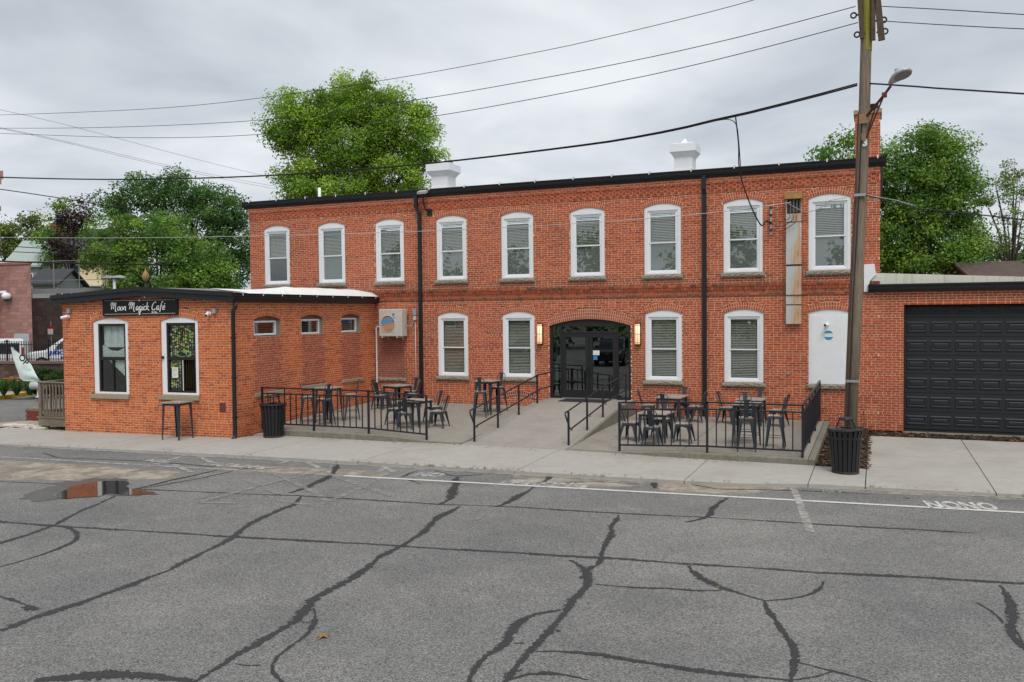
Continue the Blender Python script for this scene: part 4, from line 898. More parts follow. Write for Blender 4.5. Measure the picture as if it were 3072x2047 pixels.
tag(W2.build('dry_weeds', 'chips'), 'sparse dry weeds growing in the joint between pavement and asphalt', 'weeds', kind='stuff')
tag(b.build('leaf_litter', 'chips'), 'fine leaf litter and grit along the kerbs and patio slabs', 'litter', kind='stuff')
# ================================================================== railings
mat('rail_metal', (.020, .021, .028), .42, .2, var=.2, spec=.45)
def picket_fence(posts, label, zf, H=1.17, gap=.19, endrail=None):
    c = posts[0]; root = empty('patio_railing', (c[0], c[1], zf(*c)), label, 'railing')
    P = [Vector((x, y, zf(x, y))) for x, y in posts]
    for p in P: b = MB(); b.box(p.x-.024, p.x+.024, p.y-.024, p.y+.024, p.z-.02, p.z+H-.031); b.build('post', 'rail_metal', root)
    for a, q in zip(P, P[1:]):
        t = (q-a); t.z = 0; t.normalize(); 
        for nm, h, wd in (('top_rail', H-.012, .05), ('mid_rail', H-.17, .036), ('bottom_rail', .15, .04)):
            b = MB(); e = .026 if nm != 'top_rail' else -.024; b.bar(a+t*e+Vector((0, 0, h)), q-t*e+Vector((0, 0, h)), wd, .036); b.build(nm, 'rail_metal', root)
        n = int((q-a).length/gap)
        for k in range(1, n):
            p = a.lerp(q, k/n); b = MB(); b.box(p.x-.0125, p.x+.0125, p.y-.0125, p.y+.0125, p.z+.169, p.z+H-.189); b.build('picket', 'rail_metal', root)
            if k == n//2: b = MB(); b.box(p.x-.011, p.x+.011, p.y-.011, p.y+.011, p.z+H-.151, p.z+H-.031); b.build('picket', 'rail_metal', root)
    return root
YF = -6.44
xL0 = onZ((750+122/2.851, 820+1300/2.851), 0.).x
picket_fence([(4.40, YF), (6.15, YF), (7.92, YF), (9.68, YF)], 'black picket railing along the front of the left patio behind the small bin', zl)
picket_fence([(14.88, YF), (16.95, YF), (19.03, YF), (19.03, -4.3), (19.03, -2.2), (19.03, -.12)], 'black picket railing round the front and end of the right patio by the pole', zr)
def handrail(x, posts, label, end, wall=False):
    root = empty('ramp_handrail', (x, posts[0], zramp(x, posts[0])), label, 'handrail')
    for y in posts:
        z = zramp(x, y); b = MB(); b.box(x-.022, x+.022, y-.022, y+.022, z-.03, z+.84); o = b.build('post', 'rail_metal', root)
        b = MB(); b.tube([(x, y+.022, z+.36), (x+.10, y, z+.36), (x+.10, y, z+.42)], .007, 6); b.build('bracket', 'rail_metal', o)
    ys = [posts[0]-.14]+list(posts)+[end]
    top = [(x, y, zramp(x, max(y, -6.4))+.862) for y in ys]; low = [(x+.1, y, zramp(x, max(y, -6.4))+.44) for y in ys]
    top[0] = (x, ys[0], top[1][2]-.02); low[0] = (x+.1, ys[0]+.06, low[1][2]-.03); top[-1] = (x, end, top[-2][2]+.02); low[-1] = (x+.1, end, low[-2][2]+.02)
    b = MB(); b.tube(low[::-1]+[(x+.09, ys[0]-.02, low[0][2]+.03), (x+.02, ys[0]-.16, top[0][2]-.05), (x, ys[0]-.1, top[0][2])]+top[1:], .021, 8); b.build('rail', 'rail_metal', root, smooth=True)
handrail(10.9, [-6.1, -4.57, -3.05, -1.55], 'black tubular handrail up the left edge of the entrance ramp', -.02)
handrail(13.42, [-5.92, -4.4, -2.95, -.5], 'black tubular handrail up the right edge of the entrance ramp', -.48)
# ================================================================== furniture
def leg(b, p, q, w0, w1):    # folded sheet-metal leg, wide at the top, L-section
    p, q = Vector(p), Vector(q); sx, sy = (1 if p.x > 0 else -1), (1 if p.y > 0 else -1); t = .012
    def sq(c, w_): return [(c.x-sx*w_, c.y-sy*w_), (c.x, c.y-sy*w_), (c.x, c.y), (c.x-sx*w_, c.y)]
    A, B = sq(p, w0), sq(q, w1)
    b.add([(*A[1], p.z), (*A[2], p.z), (*A[3], p.z), (*B[1], q.z), (*B[2], q.z), (*B[3], q.z), (A[1][0]-sx*t, A[1][1], p.z), (A[2][0]-sx*t, A[2][1]-sy*t, p.z), (A[3][0], A[3][1]-sy*t, p.z), (B[1][0]-sx*t, B[1][1], q.z), (B[2][0]-sx*t, B[2][1]-sy*t, q.z), (B[3][0], B[3][1]-sy*t, q.z)],
          [(0, 1, 4, 3), (1, 2, 5, 4), (6, 9, 10, 7), (7, 10, 11, 8), (0, 3, 9, 6), (2, 8, 11, 5), (3, 4, 10, 9), (4, 5, 11, 10), (0, 6, 7, 1), (1, 7, 8, 2)])
def seat_thing(name, sh, bh, hw, foot, rungs):
    root = empty(name)
    b = MB(); n = 5
    for k in range(n):
        x0 = -hw+2*hw*k/n; b.box(x0+.001, x0+2*hw/n-.001, -hw, hw, sh, sh+.018)
    b.build('seat', 'wood_top', root, bevel=.004)
    b = MB(); a = hw-.004; b.hexa([(-a-.008, -a-.008, sh-.05), (a+.008, -a-.008, sh-.05), (a+.008, a+.008, sh-.05), (-a-.008, a+.008, sh-.05)], [(-a, -a, sh-.001), (a, -a, sh-.001), (a, a, sh-.001), (-a, a, sh-.001)]); b.build('seat_frame', 'gunmetal', root, bevel=.008)
    for sx in (-1, 1):
        for sy in (-1, 1):
            b = MB(); leg(b, (sx*(hw+.004), sy*(hw+.004), sh-.04), (sx*foot, sy*foot*(1.12 if sy > 0 else 1.), 0), .085 if sh < .6 else .075, .022); b.build('leg', 'gunmetal', root)
    if not rungs:      # arched aprons between the legs
        b = MB()
        for s in (-1, 1):
            for ax in (0, 1):
                pts = [(-hw+.02, sh-.15), (-hw+.05, sh-.09), (0, sh-.052), (hw-.05, sh-.09), (hw-.02, sh-.15), (hw, sh-.045), (-hw, sh-.045)]
                o = s*(hw+.004); pp = [((x, o, z) if ax == 0 else (o, x, z)) for x, z in pts]
                b.prism(pp, (0, -s*.006, 0) if ax == 0 else (-s*.006, 0, 0))
        b.build('apron', 'gunmetal', root)
    else:
        b = MB(); z = sh*.36; t = (sh-z)/sh; h = hw+(foot-hw)*t*.98
        P = [(-h, -h, z), (h, -h, z), (h, h, z), (-h, h, z)]
        for i in range(4): b.bar(P[i], P[(i+1) % 4], .012, .012)
        b.build('foot_rest', 'gunmetal', root)
    # hoop back with a centre splat
    r = hw*.92; yb = hw-.01; lean = .13 if sh < .6 else .08
    pts = [(-r*.9, yb-.02, sh), (-r, yb+lean*.45, sh+(bh-sh)*.5), (-r*.97, yb+lean*.8, sh+(bh-sh)*.8), (-r*.75, yb+lean*.95, bh-.03), (-r*.4, yb+lean, bh), (r*.4, yb+lean, bh), (r*.75, yb+lean*.95, bh-.03), (r*.97, yb+lean*.8, sh+(bh-sh)*.8), (r, yb+lean*.45, sh+(bh-sh)*.5), (r*.9, yb-.02, sh)]
    b = MB(); b.tube(pts, .0105, 8); b.build('back_hoop', 'gunmetal', root, smooth=True)
    b = MB(); sw = hw*.36
    b.hexa([(-sw*.8, yb-.015, sh+.0), (sw*.8, yb-.015, sh+.0), (sw*.8, yb-.005, sh+.0), (-sw*.8, yb-.005, sh+.0)], [(-sw*1.05, yb+lean-.008, bh-.012), (sw*1.05, yb+lean-.008, bh-.012), (sw*1.05, yb+lean+.002, bh-.012), (-sw*1.05, yb+lean+.002, bh-.012)]); b.build('back_splat', 'gunmetal', root)
    return root
def table_thing(name, h, hx, hy, foot, rungs):
    root = empty(name); n = 6; b = MB()
    for k in range(n): y0 = -hy+2*hy*k/n; b.box(-hx, hx, y0+.001, y0+2*hy/n-.001, h-.03, h)
    b.build('table_top', 'wood_top', root, bevel=.003)
    b = MB()
    a, c = hx-.05, hy-.05
    for s in (-1, 1): b.box(-a, a, s*c-.006, s*c+.006, h-.09, h-.031); b.box(s*a-.006, s*a+.006, -c+.007, c-.007, h-.09, h-.031)
    b.build('apron', 'gunmetal', root)
    for sx in (-1, 1):
        for sy in (-1, 1): b = MB(); leg(b, (sx*(a+.008), sy*(c+.008), h-.032), (sx*(a+foot), sy*(c+foot), 0), .085, .03); b.build('leg', 'gunmetal', root)
    if rungs:
        b = MB(); z = .3; q = a+foot*.7; r = c+foot*.7; P = [(-q, -r, z), (q, -r, z), (q, r, z), (-q, r, z)]
        for i in range(4): b.bar(P[i], P[(i+1) % 4], .012, .012)
        b.build('foot_rest', 'gunmetal', root)
    return root
chair = seat_thing('metal_chair', .45, .89, .18, .225, False); stool = seat_thing('bar_stool', .76, 1.2, .155, .215, True)
tlow = table_thing('low_table', .73, .38, .38, .02, False); tdeep = table_thing('low_table', .73, .38, .52, .02, False); thigh = table_thing('high_table', 1.03, .31, .31, .03, True)
first_of = set()
def place(pr, x, y, z, ang, label, cat, group):
    o = pr if pr not in first_of else copy_tree(pr); first_of.add(pr)
    o.location = (x, y, z); o.rotation_euler = (0, 0, ang); tag(o, label, cat, group); return o
def face(x, y, tx, ty): return math.atan2(ty-y, tx-x)+math.pi/2
def seat(pr, x, y, zf, t, label, off=0.):
    kind = pr is stool
    place(pr, x, y, zf(x, y) if callable(zf) else zf, face(x, y, *t)+R_(off+random.uniform(-6, 6)), label, 'stool' if kind else 'chair', 'grey metal bar stools' if kind else 'grey metal cafe chairs')
def tab(pr, x, y, zf, label, rot=0.): place(pr, x, y, zf(x, y) if callable(zf) else zf, R_(rot), label, 'table', 'patio tables')
tab(thigh, 2.78, -8.02, lambda x, y: zsw(x, y)+.002, 'lone high table with grey metal legs under the right cafe window', 3)
T1 = (5.55, -4.85); tab(thigh, *T1, zl, 'high table on the left patio close to the cafe side wall', -4)
T2 = (5.85, -1.35); tab(tlow, *T2, zl, 'low table in the back corner of the left patio below the air conditioner', -22)
T3 = (8.42, -4.75); tab(tlow, *T3, zl, 'pale topped low table at the right end of the left patio railing', -5)
T4 = (9.45, -2.05); tab(thigh, *T4, zl, 'high table against the brick wall beside the ramp handrail', -6)
T5 = (15.02, -1.3); tab(tdeep, *T5, zr, 'low table at the back of the right patio between ramp wall and downspout', -2)
T6 = (15.42, -5.0); tab(tlow, *T6, zr, 'low table at the front left of the right patio behind the railing', -4)
T7 = (17.28, -1.35); tab(tlow, *T7, zr, 'low table at the back of the right patio below the last blind window', -4)
T8 = (17.66, -5.2); tab(thigh, *T8, zr, 'high table at the front right of the right patio behind the railing', -3)
seat(stool, 5.02, -5.15, zl, T1, 'bar stool on the cafe wall side of the left patio high table', 8)
seat(stool, 5.85, -5.50, zl, T1, 'bar stool in front of the left patio high table, nearest the railing', 55)
seat(stool, 5.98, -4.28, zl, T1, 'bar stool behind the left patio high table, nearest the mill', -18)
seat(chair, 5.20, -1.35, zl, T2, 'low chair on the cafe wall side of the back corner table')
seat(chair, 5.55, -1.95, zl, T2, 'low chair in front of the back corner table, its back to the railing', 35)
seat(chair, 6.0, -.68, zl, T2, 'low chair behind the back corner table against the mill wall')
seat(chair, 6.42, -1.38, zl, T2, 'low chair on the right of the back corner table by the downspout', 10)
seat(chair, 7.78, -4.75, zl, T3, 'low chair on the left of the pale topped table behind the railing', -10)
seat(chair, 8.42, -5.35, zl, T3, 'low chair in front of the pale topped table, its back to the railing', 25)
seat(chair, 8.62, -4.05, zl, T3, 'low chair behind the pale topped table on the left patio', -10)
seat(chair, 9.18, -4.80, zl, T3, 'low chair on the ramp side of the pale topped table, past the railing end', 5)
seat(stool, 9.52, -2.72, zl, T4, 'bar stool in front of the high table beside the ramp handrail', 8)
seat(stool, 9.55, -1.48, zl, T4, 'bar stool behind the ramp side high table, against the brick wall')
seat(chair, 14.32, -1.35, zr, T5, 'low chair nearest the ramp wall at the back table of the right patio')
seat(chair, 15.15, -.52, zr, T5, 'low chair against the wall behind the back left table of the right patio')
seat(chair, 15.0, -2.05, zr, T5, 'low chair in front of the back left table of the right patio')
seat(chair, 15.72, -1.3, zr, T5, 'low chair by the downspout at the back left table of the right patio')
seat(chair, 14.78, -5.0, zr, T6, 'low chair on the left of the front left table of the right patio', -8)
seat(chair, 15.45, -5.55, zr, T6, 'low chair with its back to the railing at the front left table', 6)
seat(chair, 15.40, -4.30, zr, T6, 'low chair behind the front left table of the right patio')
seat(chair, 16.12, -5.02, zr, T6, 'low chair on the right of the front left table of the right patio', 6)
seat(chair, 16.62, -1.35, zr, T7, 'low chair on the left of the back right table of the right patio', -12)
seat(chair, 17.35, -.62, zr, T7, 'low chair against the wall behind the back right table')
seat(chair, 18.02, -1.55, zr, T7, 'low chair on the right of the back right table of the right patio', 8)
seat(stool, 17.74, -5.86, zr, T8, 'bar stool with its back to the railing at the front right high table')
seat(stool, 18.33, -5.3, zr, T8, 'bar stool on the right of the front right high table', 8)
seat(stool, 17.55, -4.5, zr, T8, 'bar stool behind the front right high table of the right patio')
# ================================================================== litter bins
def bin_(x, y, z, label, tilt=0, dent=False):
    root = empty('litter_bin', (x, y, z), label, 'bin', 'black slatted litter bins')
    b = MB(); b.lathe([(.0, .03), (.235, .03), (.29, .84), (.0, .84)], 24, (x, y, z), caps=False); b.build('liner', 'black_frame', root)
    n = 20
    for k in range(n):
        a = 2*math.pi*k/n; ca_, sa_ = math.cos(a), math.sin(a); ta = Vector((-sa_, ca_, 0)); b = MB(); vs = []
        for zz, r, h in ((.04, .262, .034), (.70, .312, .037), (.80, .328, .034), (.895, .35, .026)):
            c = Vector((x+ca_*r, y+sa_*r, z+zz)); o = Vector((ca_, sa_, 0))*.006; vs += [c-ta*h-o, c+ta*h-o, c+ta*h+o, c-ta*h+o]
        b.add(vs, [(4*i+j, 4*i+(j+1) % 4, 4*i+4+(j+1) % 4, 4*i+4+j) for i in range(3) for j in range(4)]+[(3, 2, 1, 0), (12, 13, 14, 15)]); b.build('slat', 'black_metal', root)
    b = MB(); b.lathe([(.255, .0), (.272, .0), (.272, .05), (.255, .05)], 28, (x, y, z), caps=False); b.build('base_ring', mat('rusty_black', (.05, .035, .03), .7, var=.5), root)
    b = MB(); b.lathe([(.30, .71), (.325, .71), (.330, .755), (.30, .755)], 28, (x, y, z), caps=False); b.build('band', 'black_metal', root)
    b = MB(); b.tube([(x+.355*math.cos(t), y+.355*math.sin(t), z+.90+tilt*math.cos(t)) for t in np.linspace(0, 2*math.pi, 33)], .017, 8, caps=False); b.build('rim', 'black_metal', root, smooth=True)
    b = MB(); b.lathe([(.12, .905), (.335, .895), (.335, .915), (.12, .93)], 28, (x, y, z), caps=False); lid = b.build('lid', 'black_metal', root)
    for k in range(3):
        a = 2*math.pi*k/3+.5; b = MB(); b.tube([(x+.22*math.cos(a), y+.22*math.sin(a), z+.91), (x+.13*math.cos(a), y+.13*math.sin(a), z+1.11)], .012, 6); b.build('lid_strut', 'black_metal', lid)
    b = MB(); b.lathe([(.0, 1.11), (.155, 1.105), (.165, 1.12), (.13, 1.145), (.0, 1.155)], 24, (x, y, z), caps=False); b.build('rain_cap', 'black_metal', lid, smooth=True)
q = onZ((720+520/6.03, 1080+1425/6.03), -.16); bin_(q.x-.05, q.y+.27, zsw(q.x, q.y)+.004, 'black slatted litter bin at the left end of the left patio railing')
q = onZ((2450+190/2.24, 1050+838/2.24), -.15); bin_(q.x, q.y+.27, zsw(q.x, q.y)+.004, 'black slatted litter bin in front of the utility pole', .02)
# ================================================================== cafe sign
sg = empty('cafe_sign', cfp(2.93, 3.24, .0), 'long black sign reading Moon Magick Cafe in white script', 'sign')
b = MB(); b.prism([cfp(1.585, 3.243, .05), cfp(4.271, 3.262, .05), cfp(4.271, 3.70, .05), cfp(1.585, 3.70, .05)], -cn*.045); b.build('board', mat('sign_black', (.008, .008, .009), .45), sg)
mat('sign_white', (.85, .85, .84), .6); mat('sign_shadow', (.45, .42, .30), .6)
# handwritten strokes: unit box per letter (x advance, y 0..1 x-height about .55)
LT = {
 'M': (1.15, [[(.0, .62), (.05, .85), (.18, 1.02), (.25, .95), (.22, .6), (.18, .15)], [(.22, .55), (.42, .95), (.52, .98), (.50, .6), (.46, .2)], [(.50, .5), (.72, .9), (.82, .92), (.80, .45), (.84, .02), (.95, -.12), (1.0, -.05)]]),
 'o': (.46, [[(.22, .48), (.06, .38), (.04, .14), (.18, .02), (.34, .14), (.36, .36), (.22, .48), (.14, .42)]]),
 'n': (.46, [[(.06, .48), (.06, .05)], [(.06, .28), (.2, .47), (.32, .46), (.33, .2), (.36, .02), (.44, .02)]]),
 'a': (.48, [[(.34, .42), (.18, .48), (.05, .30), (.08, .06), (.22, .04), (.34, .30), (.36, .46)], [(.36, .46), (.35, .12), (.42, .02), (.48, .04)]]),
 'g': (.48, [[(.34, .42), (.18, .48), (.05, .30), (.08, .08), (.22, .06), (.34, .30), (.36, .46)], [(.36, .46), (.34, -.05), (.24, -.30), (.08, -.28), (.06, -.15), (.3, -.02), (.46, .1)]]),
 'i': (.22, [[(.1, .46), (.09, .08), (.14, .01), (.22, .05)], [(.13, .66), (.14, .70)]]),
 'c': (.40, [[(.34, .40), (.22, .48), (.07, .34), (.06, .12), (.18, .02), (.36, .08)]]),
 'k': (.50, [[(.14, 1.0), (.08, .5), (.06, .02)], [(.40, .50), (.10, .24), (.28, .10), (.44, -.02), (.5, .0)]]),
 'C': (.72, [[(.58, .86), (.46, 1.0), (.22, .82), (.06, .42), (.12, .08), (.34, .0), (.6, .18)]]),
 'f': (.44, [[(.46, .92), (.36, 1.02), (.24, .85), (.18, .3), (.10, -.25)], [(.02, .46), (.40, .54)]]),
 'e': (.44, [[(.06, .24), (.3, .30), (.34, .42), (.22, .50), (.07, .36), (.06, .12), (.2, .02), (.40, .10)]]),
 "'": (.0, [[(-.2, .66), (-.1, .80)]]), 'B': (.5, [[(.1, .9), (.1, 0)], [(.1, .9), (.4, .8), (.1, .5), (.45, .3), (.1, 0)]]), 'y': (.45, [[(.05, .5), (.15, .15), (.32, .2)], [(.38, .5), (.3, -.1), (.1, -.3)]]), 'h': (.45, [[(.08, 1.), (.06, 0)], [(.06, .3), (.25, .48), (.33, .2), (.36, 0)]]), ' ': (.34, [])}
def script(b, s, u0, z0, sc, wd, n, slope=.0, slant=.16):
    x = 0.
    for ch_ in s:
        adv, st = LT[ch_]
        for sk in st:
            P = [Vector(((x+px+slant*py)*sc, py*sc)) for px, py in sk]; Q = []
            for i in range(len(P)-1):
                p0, p1, p2, p3 = P[max(i-1, 0)], P[i], P[i+1], P[min(i+2, len(P)-1)]
                for k in range(5):
                    t = k/5; Q.append(.5*((2*p1)+(p2-p0)*t+(2*p0-5*p1+4*p2-p3)*t*t+(3*p1-p0-3*p2+p3)*t**3))
            Q.append(P[-1]); vs = []
            for i, p in enumerate(Q):
                t = Q[min(i+1, len(Q)-1)]-Q[max(i-1, 0)]; t = t.normalized() if t.length > 1e-6 else Vector((1, 0)); nn = Vector((-t.y, t.x))
                w_ = wd*(.75+.55*abs(t.y))*(.6 if i in (0, len(Q)-1) else 1)
                for sgn in (1, -1): r = p+nn*w_/2*sgn; vs.append(cfp(u0+r.x, z0+r.y+slope*r.x, n))
            b.add(vs, [(2*i, 2*i+1, 2*i+3, 2*i+2) for i in range(len(Q)-1)])
        x += adv
    return x*sc
b = MB(); script(b, 'Moon Magick Cafe', 1.86, 3.395, .232, .021, .0525, .004); 
wtot = sum(LT[c][0] for c in 'Moon Magick Cafe')*.232; script(b, "'", 1.86+wtot, 3.395+.004*wtot, .232, .021, .0525); script(b, 'By Chey', 3.36, 3.315, .058, .009, .0525); b.build('lettering', 'sign_white', sg)
b = MB(); script(b, 'Moon Magick Cafe', 1.856, 3.392, .232, .021, .0512, .004); b.build('letter_shadow', 'sign_shadow', sg)
b = MB()
for z in (3.675, 3.285):
    for k in range(58):
        u = 1.66+k*.0437
        if abs(u-2.93) < .06: continue
        dz = .012*(u-1.6)/2.6 if z < 3.5 else 0; b.add([cfp(u, z+dz, .0525), cfp(u+.034, z+dz, .0525), cfp(u+.034, z+dz+.009, .0525), cfp(u, z+dz+.009, .0525)], [(0, 1, 2, 3)])
    b.add([cfp(2.93+.03*math.cos(t), z+.006+.03*math.sin(t), .0525) for t in np.linspace(0, 6.28, 9)[:-1]], [tuple(range(8))])
b.build('border', 'sign_white', sg)
# ================================================================== fixtures on the walls
def sconce(x, label):
    root = empty('wall_lamp', (x, -.01, 2.2), label, 'wall lamp', 'lit lamps flanking the entrance'); b = MB()
    b.box(x-.10, x+.10, -.03, -.004, 2.195, 2.865); b.build('back_plate', 'black_metal', root)
    b = MB(); b.lathe([(.0, 2.22), (.08, 2.22), (.08, 2.84), (.0, 2.84)], 20, (x, -.085, 0), caps=False); b.build('lamp_shade', MATS.get('lamp_glow') or emit_mat('lamp_glow', (1., .68, .42), .62), root, smooth=True)
    b = MB()
    for z in (2.195, 2.25, 2.52, 2.80, 2.845): b.lathe([(.083, z), (.090, z), (.090, z+.012), (.083, z+.012)], 20, (x, -.085, 0), caps=False)
    b.lathe([(.0, 2.195), (.09, 2.195), (.09, 2.215), (0, 2.215)], 20, (x, -.085, 0), caps=False); b.lathe([(.0, 2.845), (.09, 2.845), (.09, 2.865), (0, 2.865)], 20, (x, -.085, 0), caps=False)
    for a in (-1.9, -1.25): b.box(x+.086*math.cos(a)-.004, x+.086*math.cos(a)+.004, -.085+.086*math.sin(a)-.004, -.085+.086*math.sin(a)+.004, 2.2, 2.86)
    b.build('cage', 'black_metal', root)
sconce(10.434, 'lit cylindrical wall lamp to the left of the glass entrance doors'); sconce(13.68, 'lit cylindrical wall lamp to the right of the glass entrance doors')
# air conditioner
ac = empty('air_conditioner', (5.07, -.25, 2.43), 'cream outdoor air conditioner with a colourful fan grille on the mill wall', 'air conditioner')
mat('ac_cream', (.60, .57, .50), .5, var=.06, scale=3, mottle=[((.30, .31, .24), 2.5, .58, .75, .5)])
b = MB(); b.box(4.62, 5.535, -.45, -.10, 2.45, 3.39); b.build('casing', 'ac_cream', ac, bevel=.02)
def fan_mat():
    m = mat('fan_print', (.3, .3, .3), .5, var=.05); t = m.node_tree; b = t.nodes['Principled BSDF']
    g = N('ShaderNodeTexCoord', t); s = N('ShaderNodeSeparateXYZ', t); t.links.new(g.outputs['Object'], s.inputs[0]); r = N('ShaderNodeValToRGB', t); e = r.color_ramp.elements
    mr = N('ShaderNodeMapRange', t); mr.inputs[1].default_value = 0; mr.inputs[2].default_value = .5
    ad_ = N('ShaderNodeMath', t, operation='MULTIPLY_ADD'); ad_.inputs[1].default_value = -.2; t.links.new(s.outputs[0], ad_.inputs[0]); t.links.new(s.outputs[2], ad_.inputs[2]); t.links.new(ad_.outputs[0], mr.inputs[0]); t.links.new(mr.outputs[0], r.inputs[0])
    e[0].position = 0; e[0].color = (.25, .24, .22, 1); e[1].position = 1; e[1].color = (.25, .2, .1, 1)
    for p, c in ((.14, (.28, .22, .15, 1)), (.2, (.75, .24, .02, 1)), (.42, (.72, .24, .03, 1)), (.55, (.12, .25, .42, 1)), (.62, (.02, .26, .62, 1)), (.86, (.03, .27, .6, 1)), (.92, (.3, .24, .1, 1))): q = e.new(p); q.color = c
    t.links.new(r.outputs[0], b.inputs['Base Color'])
fan_mat(); cx, cz = 4.985, 2.89
b = MB(); b.add([(cx+.272*math.cos(t), -.452, cz+.272*math.sin(t)) for t in np.linspace(0, 2*math.pi, 33)[:-1]], [tuple(range(32))]); b.build('fan_screen', 'fan_print', ac)
b = MB(); b.tube([(cx+.278*math.cos(t), -.46, cz+.278*math.sin(t)) for t in np.linspace(0, 2*math.pi, 33)], .012, 6, caps=False)
for k in range(-6, 7): h = math.sqrt(max(.001, .0600-(k*.037)**2)); b.bar((cx+k*.037, -.465, cz-h), (cx+k*.037, -.465, cz+h), .006)
b.box(cx-.255, cx+.255, -.462, -.4515, cz-.285, cz-.275); b.build('grille', 'ac_cream', ac)
b = MB(); b.box(5.165, 5.275, -.4525, -.451, 3.08, 3.25); lg = b.build('logo_plate', mat('logo_pale', (.5, .55, .55), .5), ac)
b = MB(); b.prism([(5.17, -.453, 3.09), (5.22, -.453, 3.17), (5.27, -.453, 3.245), (5.20, -.453, 3.245), (5.17, -.453, 3.2)], (0, -.001, 0)); b.build('logo', mat('logo_cyan', (.02, .30, .48), .5), ac)
b = MB(); b.prism([(5.17, -.4535, 3.16), (5.205, -.4535, 3.2), (5.17, -.4535, 3.24)], (0, -.001, 0)); b.box(5.19, 5.275, -.4535, -.4525, 3.082, 3.10); b.build('logo', 'black_frame', ac)
b = MB(); b.box(5.15, 5.22, -.4525, -.451, 2.955, 2.98); b.build('name_plate', 'black_frame', ac)
b = MB()
for x in (4.75, 5.33): b.box(x-.02, x+.02, -.46, -.02, 2.40, 2.449); b.box(x-.02, x+.02, -.05, -.008, 2.33, 2.40)
b.build('bracket', 'ac_cream', ac)
mat('conduit', (.55, .55, .55), .45, .3); mat('white_pvc', (.78, .78, .77), .5)
b = MB(); b.box(4.45, 4.62, -.09, -.012, 2.73, 2.83); b.tube([(4.46, -.05, 2.78), (4.30, -.05, 2.78), (4.27, -.05, 2.74), (4.27, -.05, .18)], .028, 8); tag(b.build('line_set_cover', 'white_pvc'), 'white pipe cover running down the inside corner from the air conditioner', 'pipe')
jb = empty('electrical_box', (5.83, -.03, 2.88), 'grey electrical box and conduit between air conditioner and downspout', 'electrical box')
mat('grey_box', (.36, .38, .40), .5, .2)
b = MB(); b.box(5.76, 5.88, -.09, -.006, 3.17, 3.41); b.build('disconnect', 'grey_box', jb, bevel=.008); b = MB(); b.box(5.78, 5.87, -.08, -.006, 3.0, 3.15); b.build('lower_box', 'ac_cream', jb, bevel=.008)
b = MB(); b.tube([(5.82, -.03, 3.0), (5.83, -.03, .5), (5.80, -.03, .43), (5.72, -.03, .4), (4.7, -.03, .42)], .014, 8); b.build('conduit', 'conduit', jb, smooth=True)
b = MB(); b.tube([(5.77, -.05, 3.2), (5.765, -.06, 2.95), (5.72, -.1, 2.82), (5.62, -.16, 2.79), (5.53, -.2, 2.85)], .014, 8); b.build('flexible_conduit', 'grey_box', jb, smooth=True)
# flood lamp by the left downspout
fl = empty('flood_lamp', (6.3, -.05, 6.75), 'bent arm flood lamp under the gutter beside the left downspout', 'flood lamp'); p = onY((700+1680/2.851, 450+535/2.851))
b = MB(); b.box(p.x-.1, p.x+.1, -.03, -.004, p.z-.11, p.z+.11); b.tube([(p.x, -.03, p.z), (p.x-.06, -.2, p.z+.08), (p.x-.1, -.28, p.z+.35), (p.x-.1, -.3, p.z+.6)], .03, 8); b.build('arm', 'black_metal', fl)
b = MB(); b.hexa([(p.x-.26, -.42, p.z+.58), (p.x+.05, -.42, p.z+.58), (p.x+.05, -.2, p.z+.66), (p.x-.26, -.2, p.z+.66)], [(p.x-.25, -.44, p.z+.66), (p.x+.04, -.44, p.z+.66), (p.x+.04, -.2, p.z+.74), (p.x-.25, -.2, p.z+.74)]); b.build('housing', mat('lamp_grey', (.4, .41, .40), .5), fl)
# security cameras
def camera_unit(root_loc, pts, label):
    root = empty('security_camera', root_loc, label, 'security camera'); o, d, L = pts
    o, d = Vector(o), Vector(d).normalized(); b = MB(); b.tube([o, o+d*.05], .05, 12); b.tube([o+d*.05, o+d*.12], .02, 8); b.build('mount', 'white_vinyl', root)
    e = o+d*.12; b = MB(); b.tube([e-Vector(L)*.3, e+Vector(L)*.7], .045, 12); b.build('body', 'white_vinyl', root, smooth=False); b = MB(); t = Vector(L); b.tube([e+t*.701, e+t*.72], .036, 12); b.build('lens', 'black_metal', root)
q = cfp(.27, 3.23, .01); camera_unit(q, (q, cn, -cu*.16+cn*.1+Vector((0, 0, -.05))), 'white bullet camera at the upper left corner of the cafe front')
q = cfp(5.35, 3.28, .01); camera_unit(q, (q, cn, cn*.14+cu*.04+Vector((0, 0, -.08))), 'white bullet camera to the right of the cafe sign')
q = (19.21, .02, 2.80); camera_unit(q, (q, (0, -1, 0), (-.06, -.12, -.02)), 'small white camera fixed to the boarded white opening')
for u, z, s in ((.31, 3.40, 'grey wall box above the left cafe camera'), (5.52, 3.35, 'grey wall box above the right cafe camera')):
    b = MB(); b.prism([cfp(u-.05, z-.06, .09), cfp(u+.05, z-.06, .09), cfp(u+.05, z+.07, .09), cfp(u-.05, z+.07, .09)], -cn*.085); tag(b.build('junction_box', 'grey_box'), s, 'box')
b = MB(); b.prism([cfp(5.60, .56, .02), cfp(5.79, .56, .02), cfp(5.79, .80, .02), cfp(5.60, .80, .02)], -cn*.016); tag(b.build('wall_plate', mat('rust_plate', (.14, .045, .035), .8, var=.3)), 'dark red square metal plate low on the cafe wall near the downspout', 'plate')
q = cfp(3.67, 2.05, .0); b = MB(); b.ball(q, .045); b.build('window_knob', 'black_metal', cafe, smooth=True)
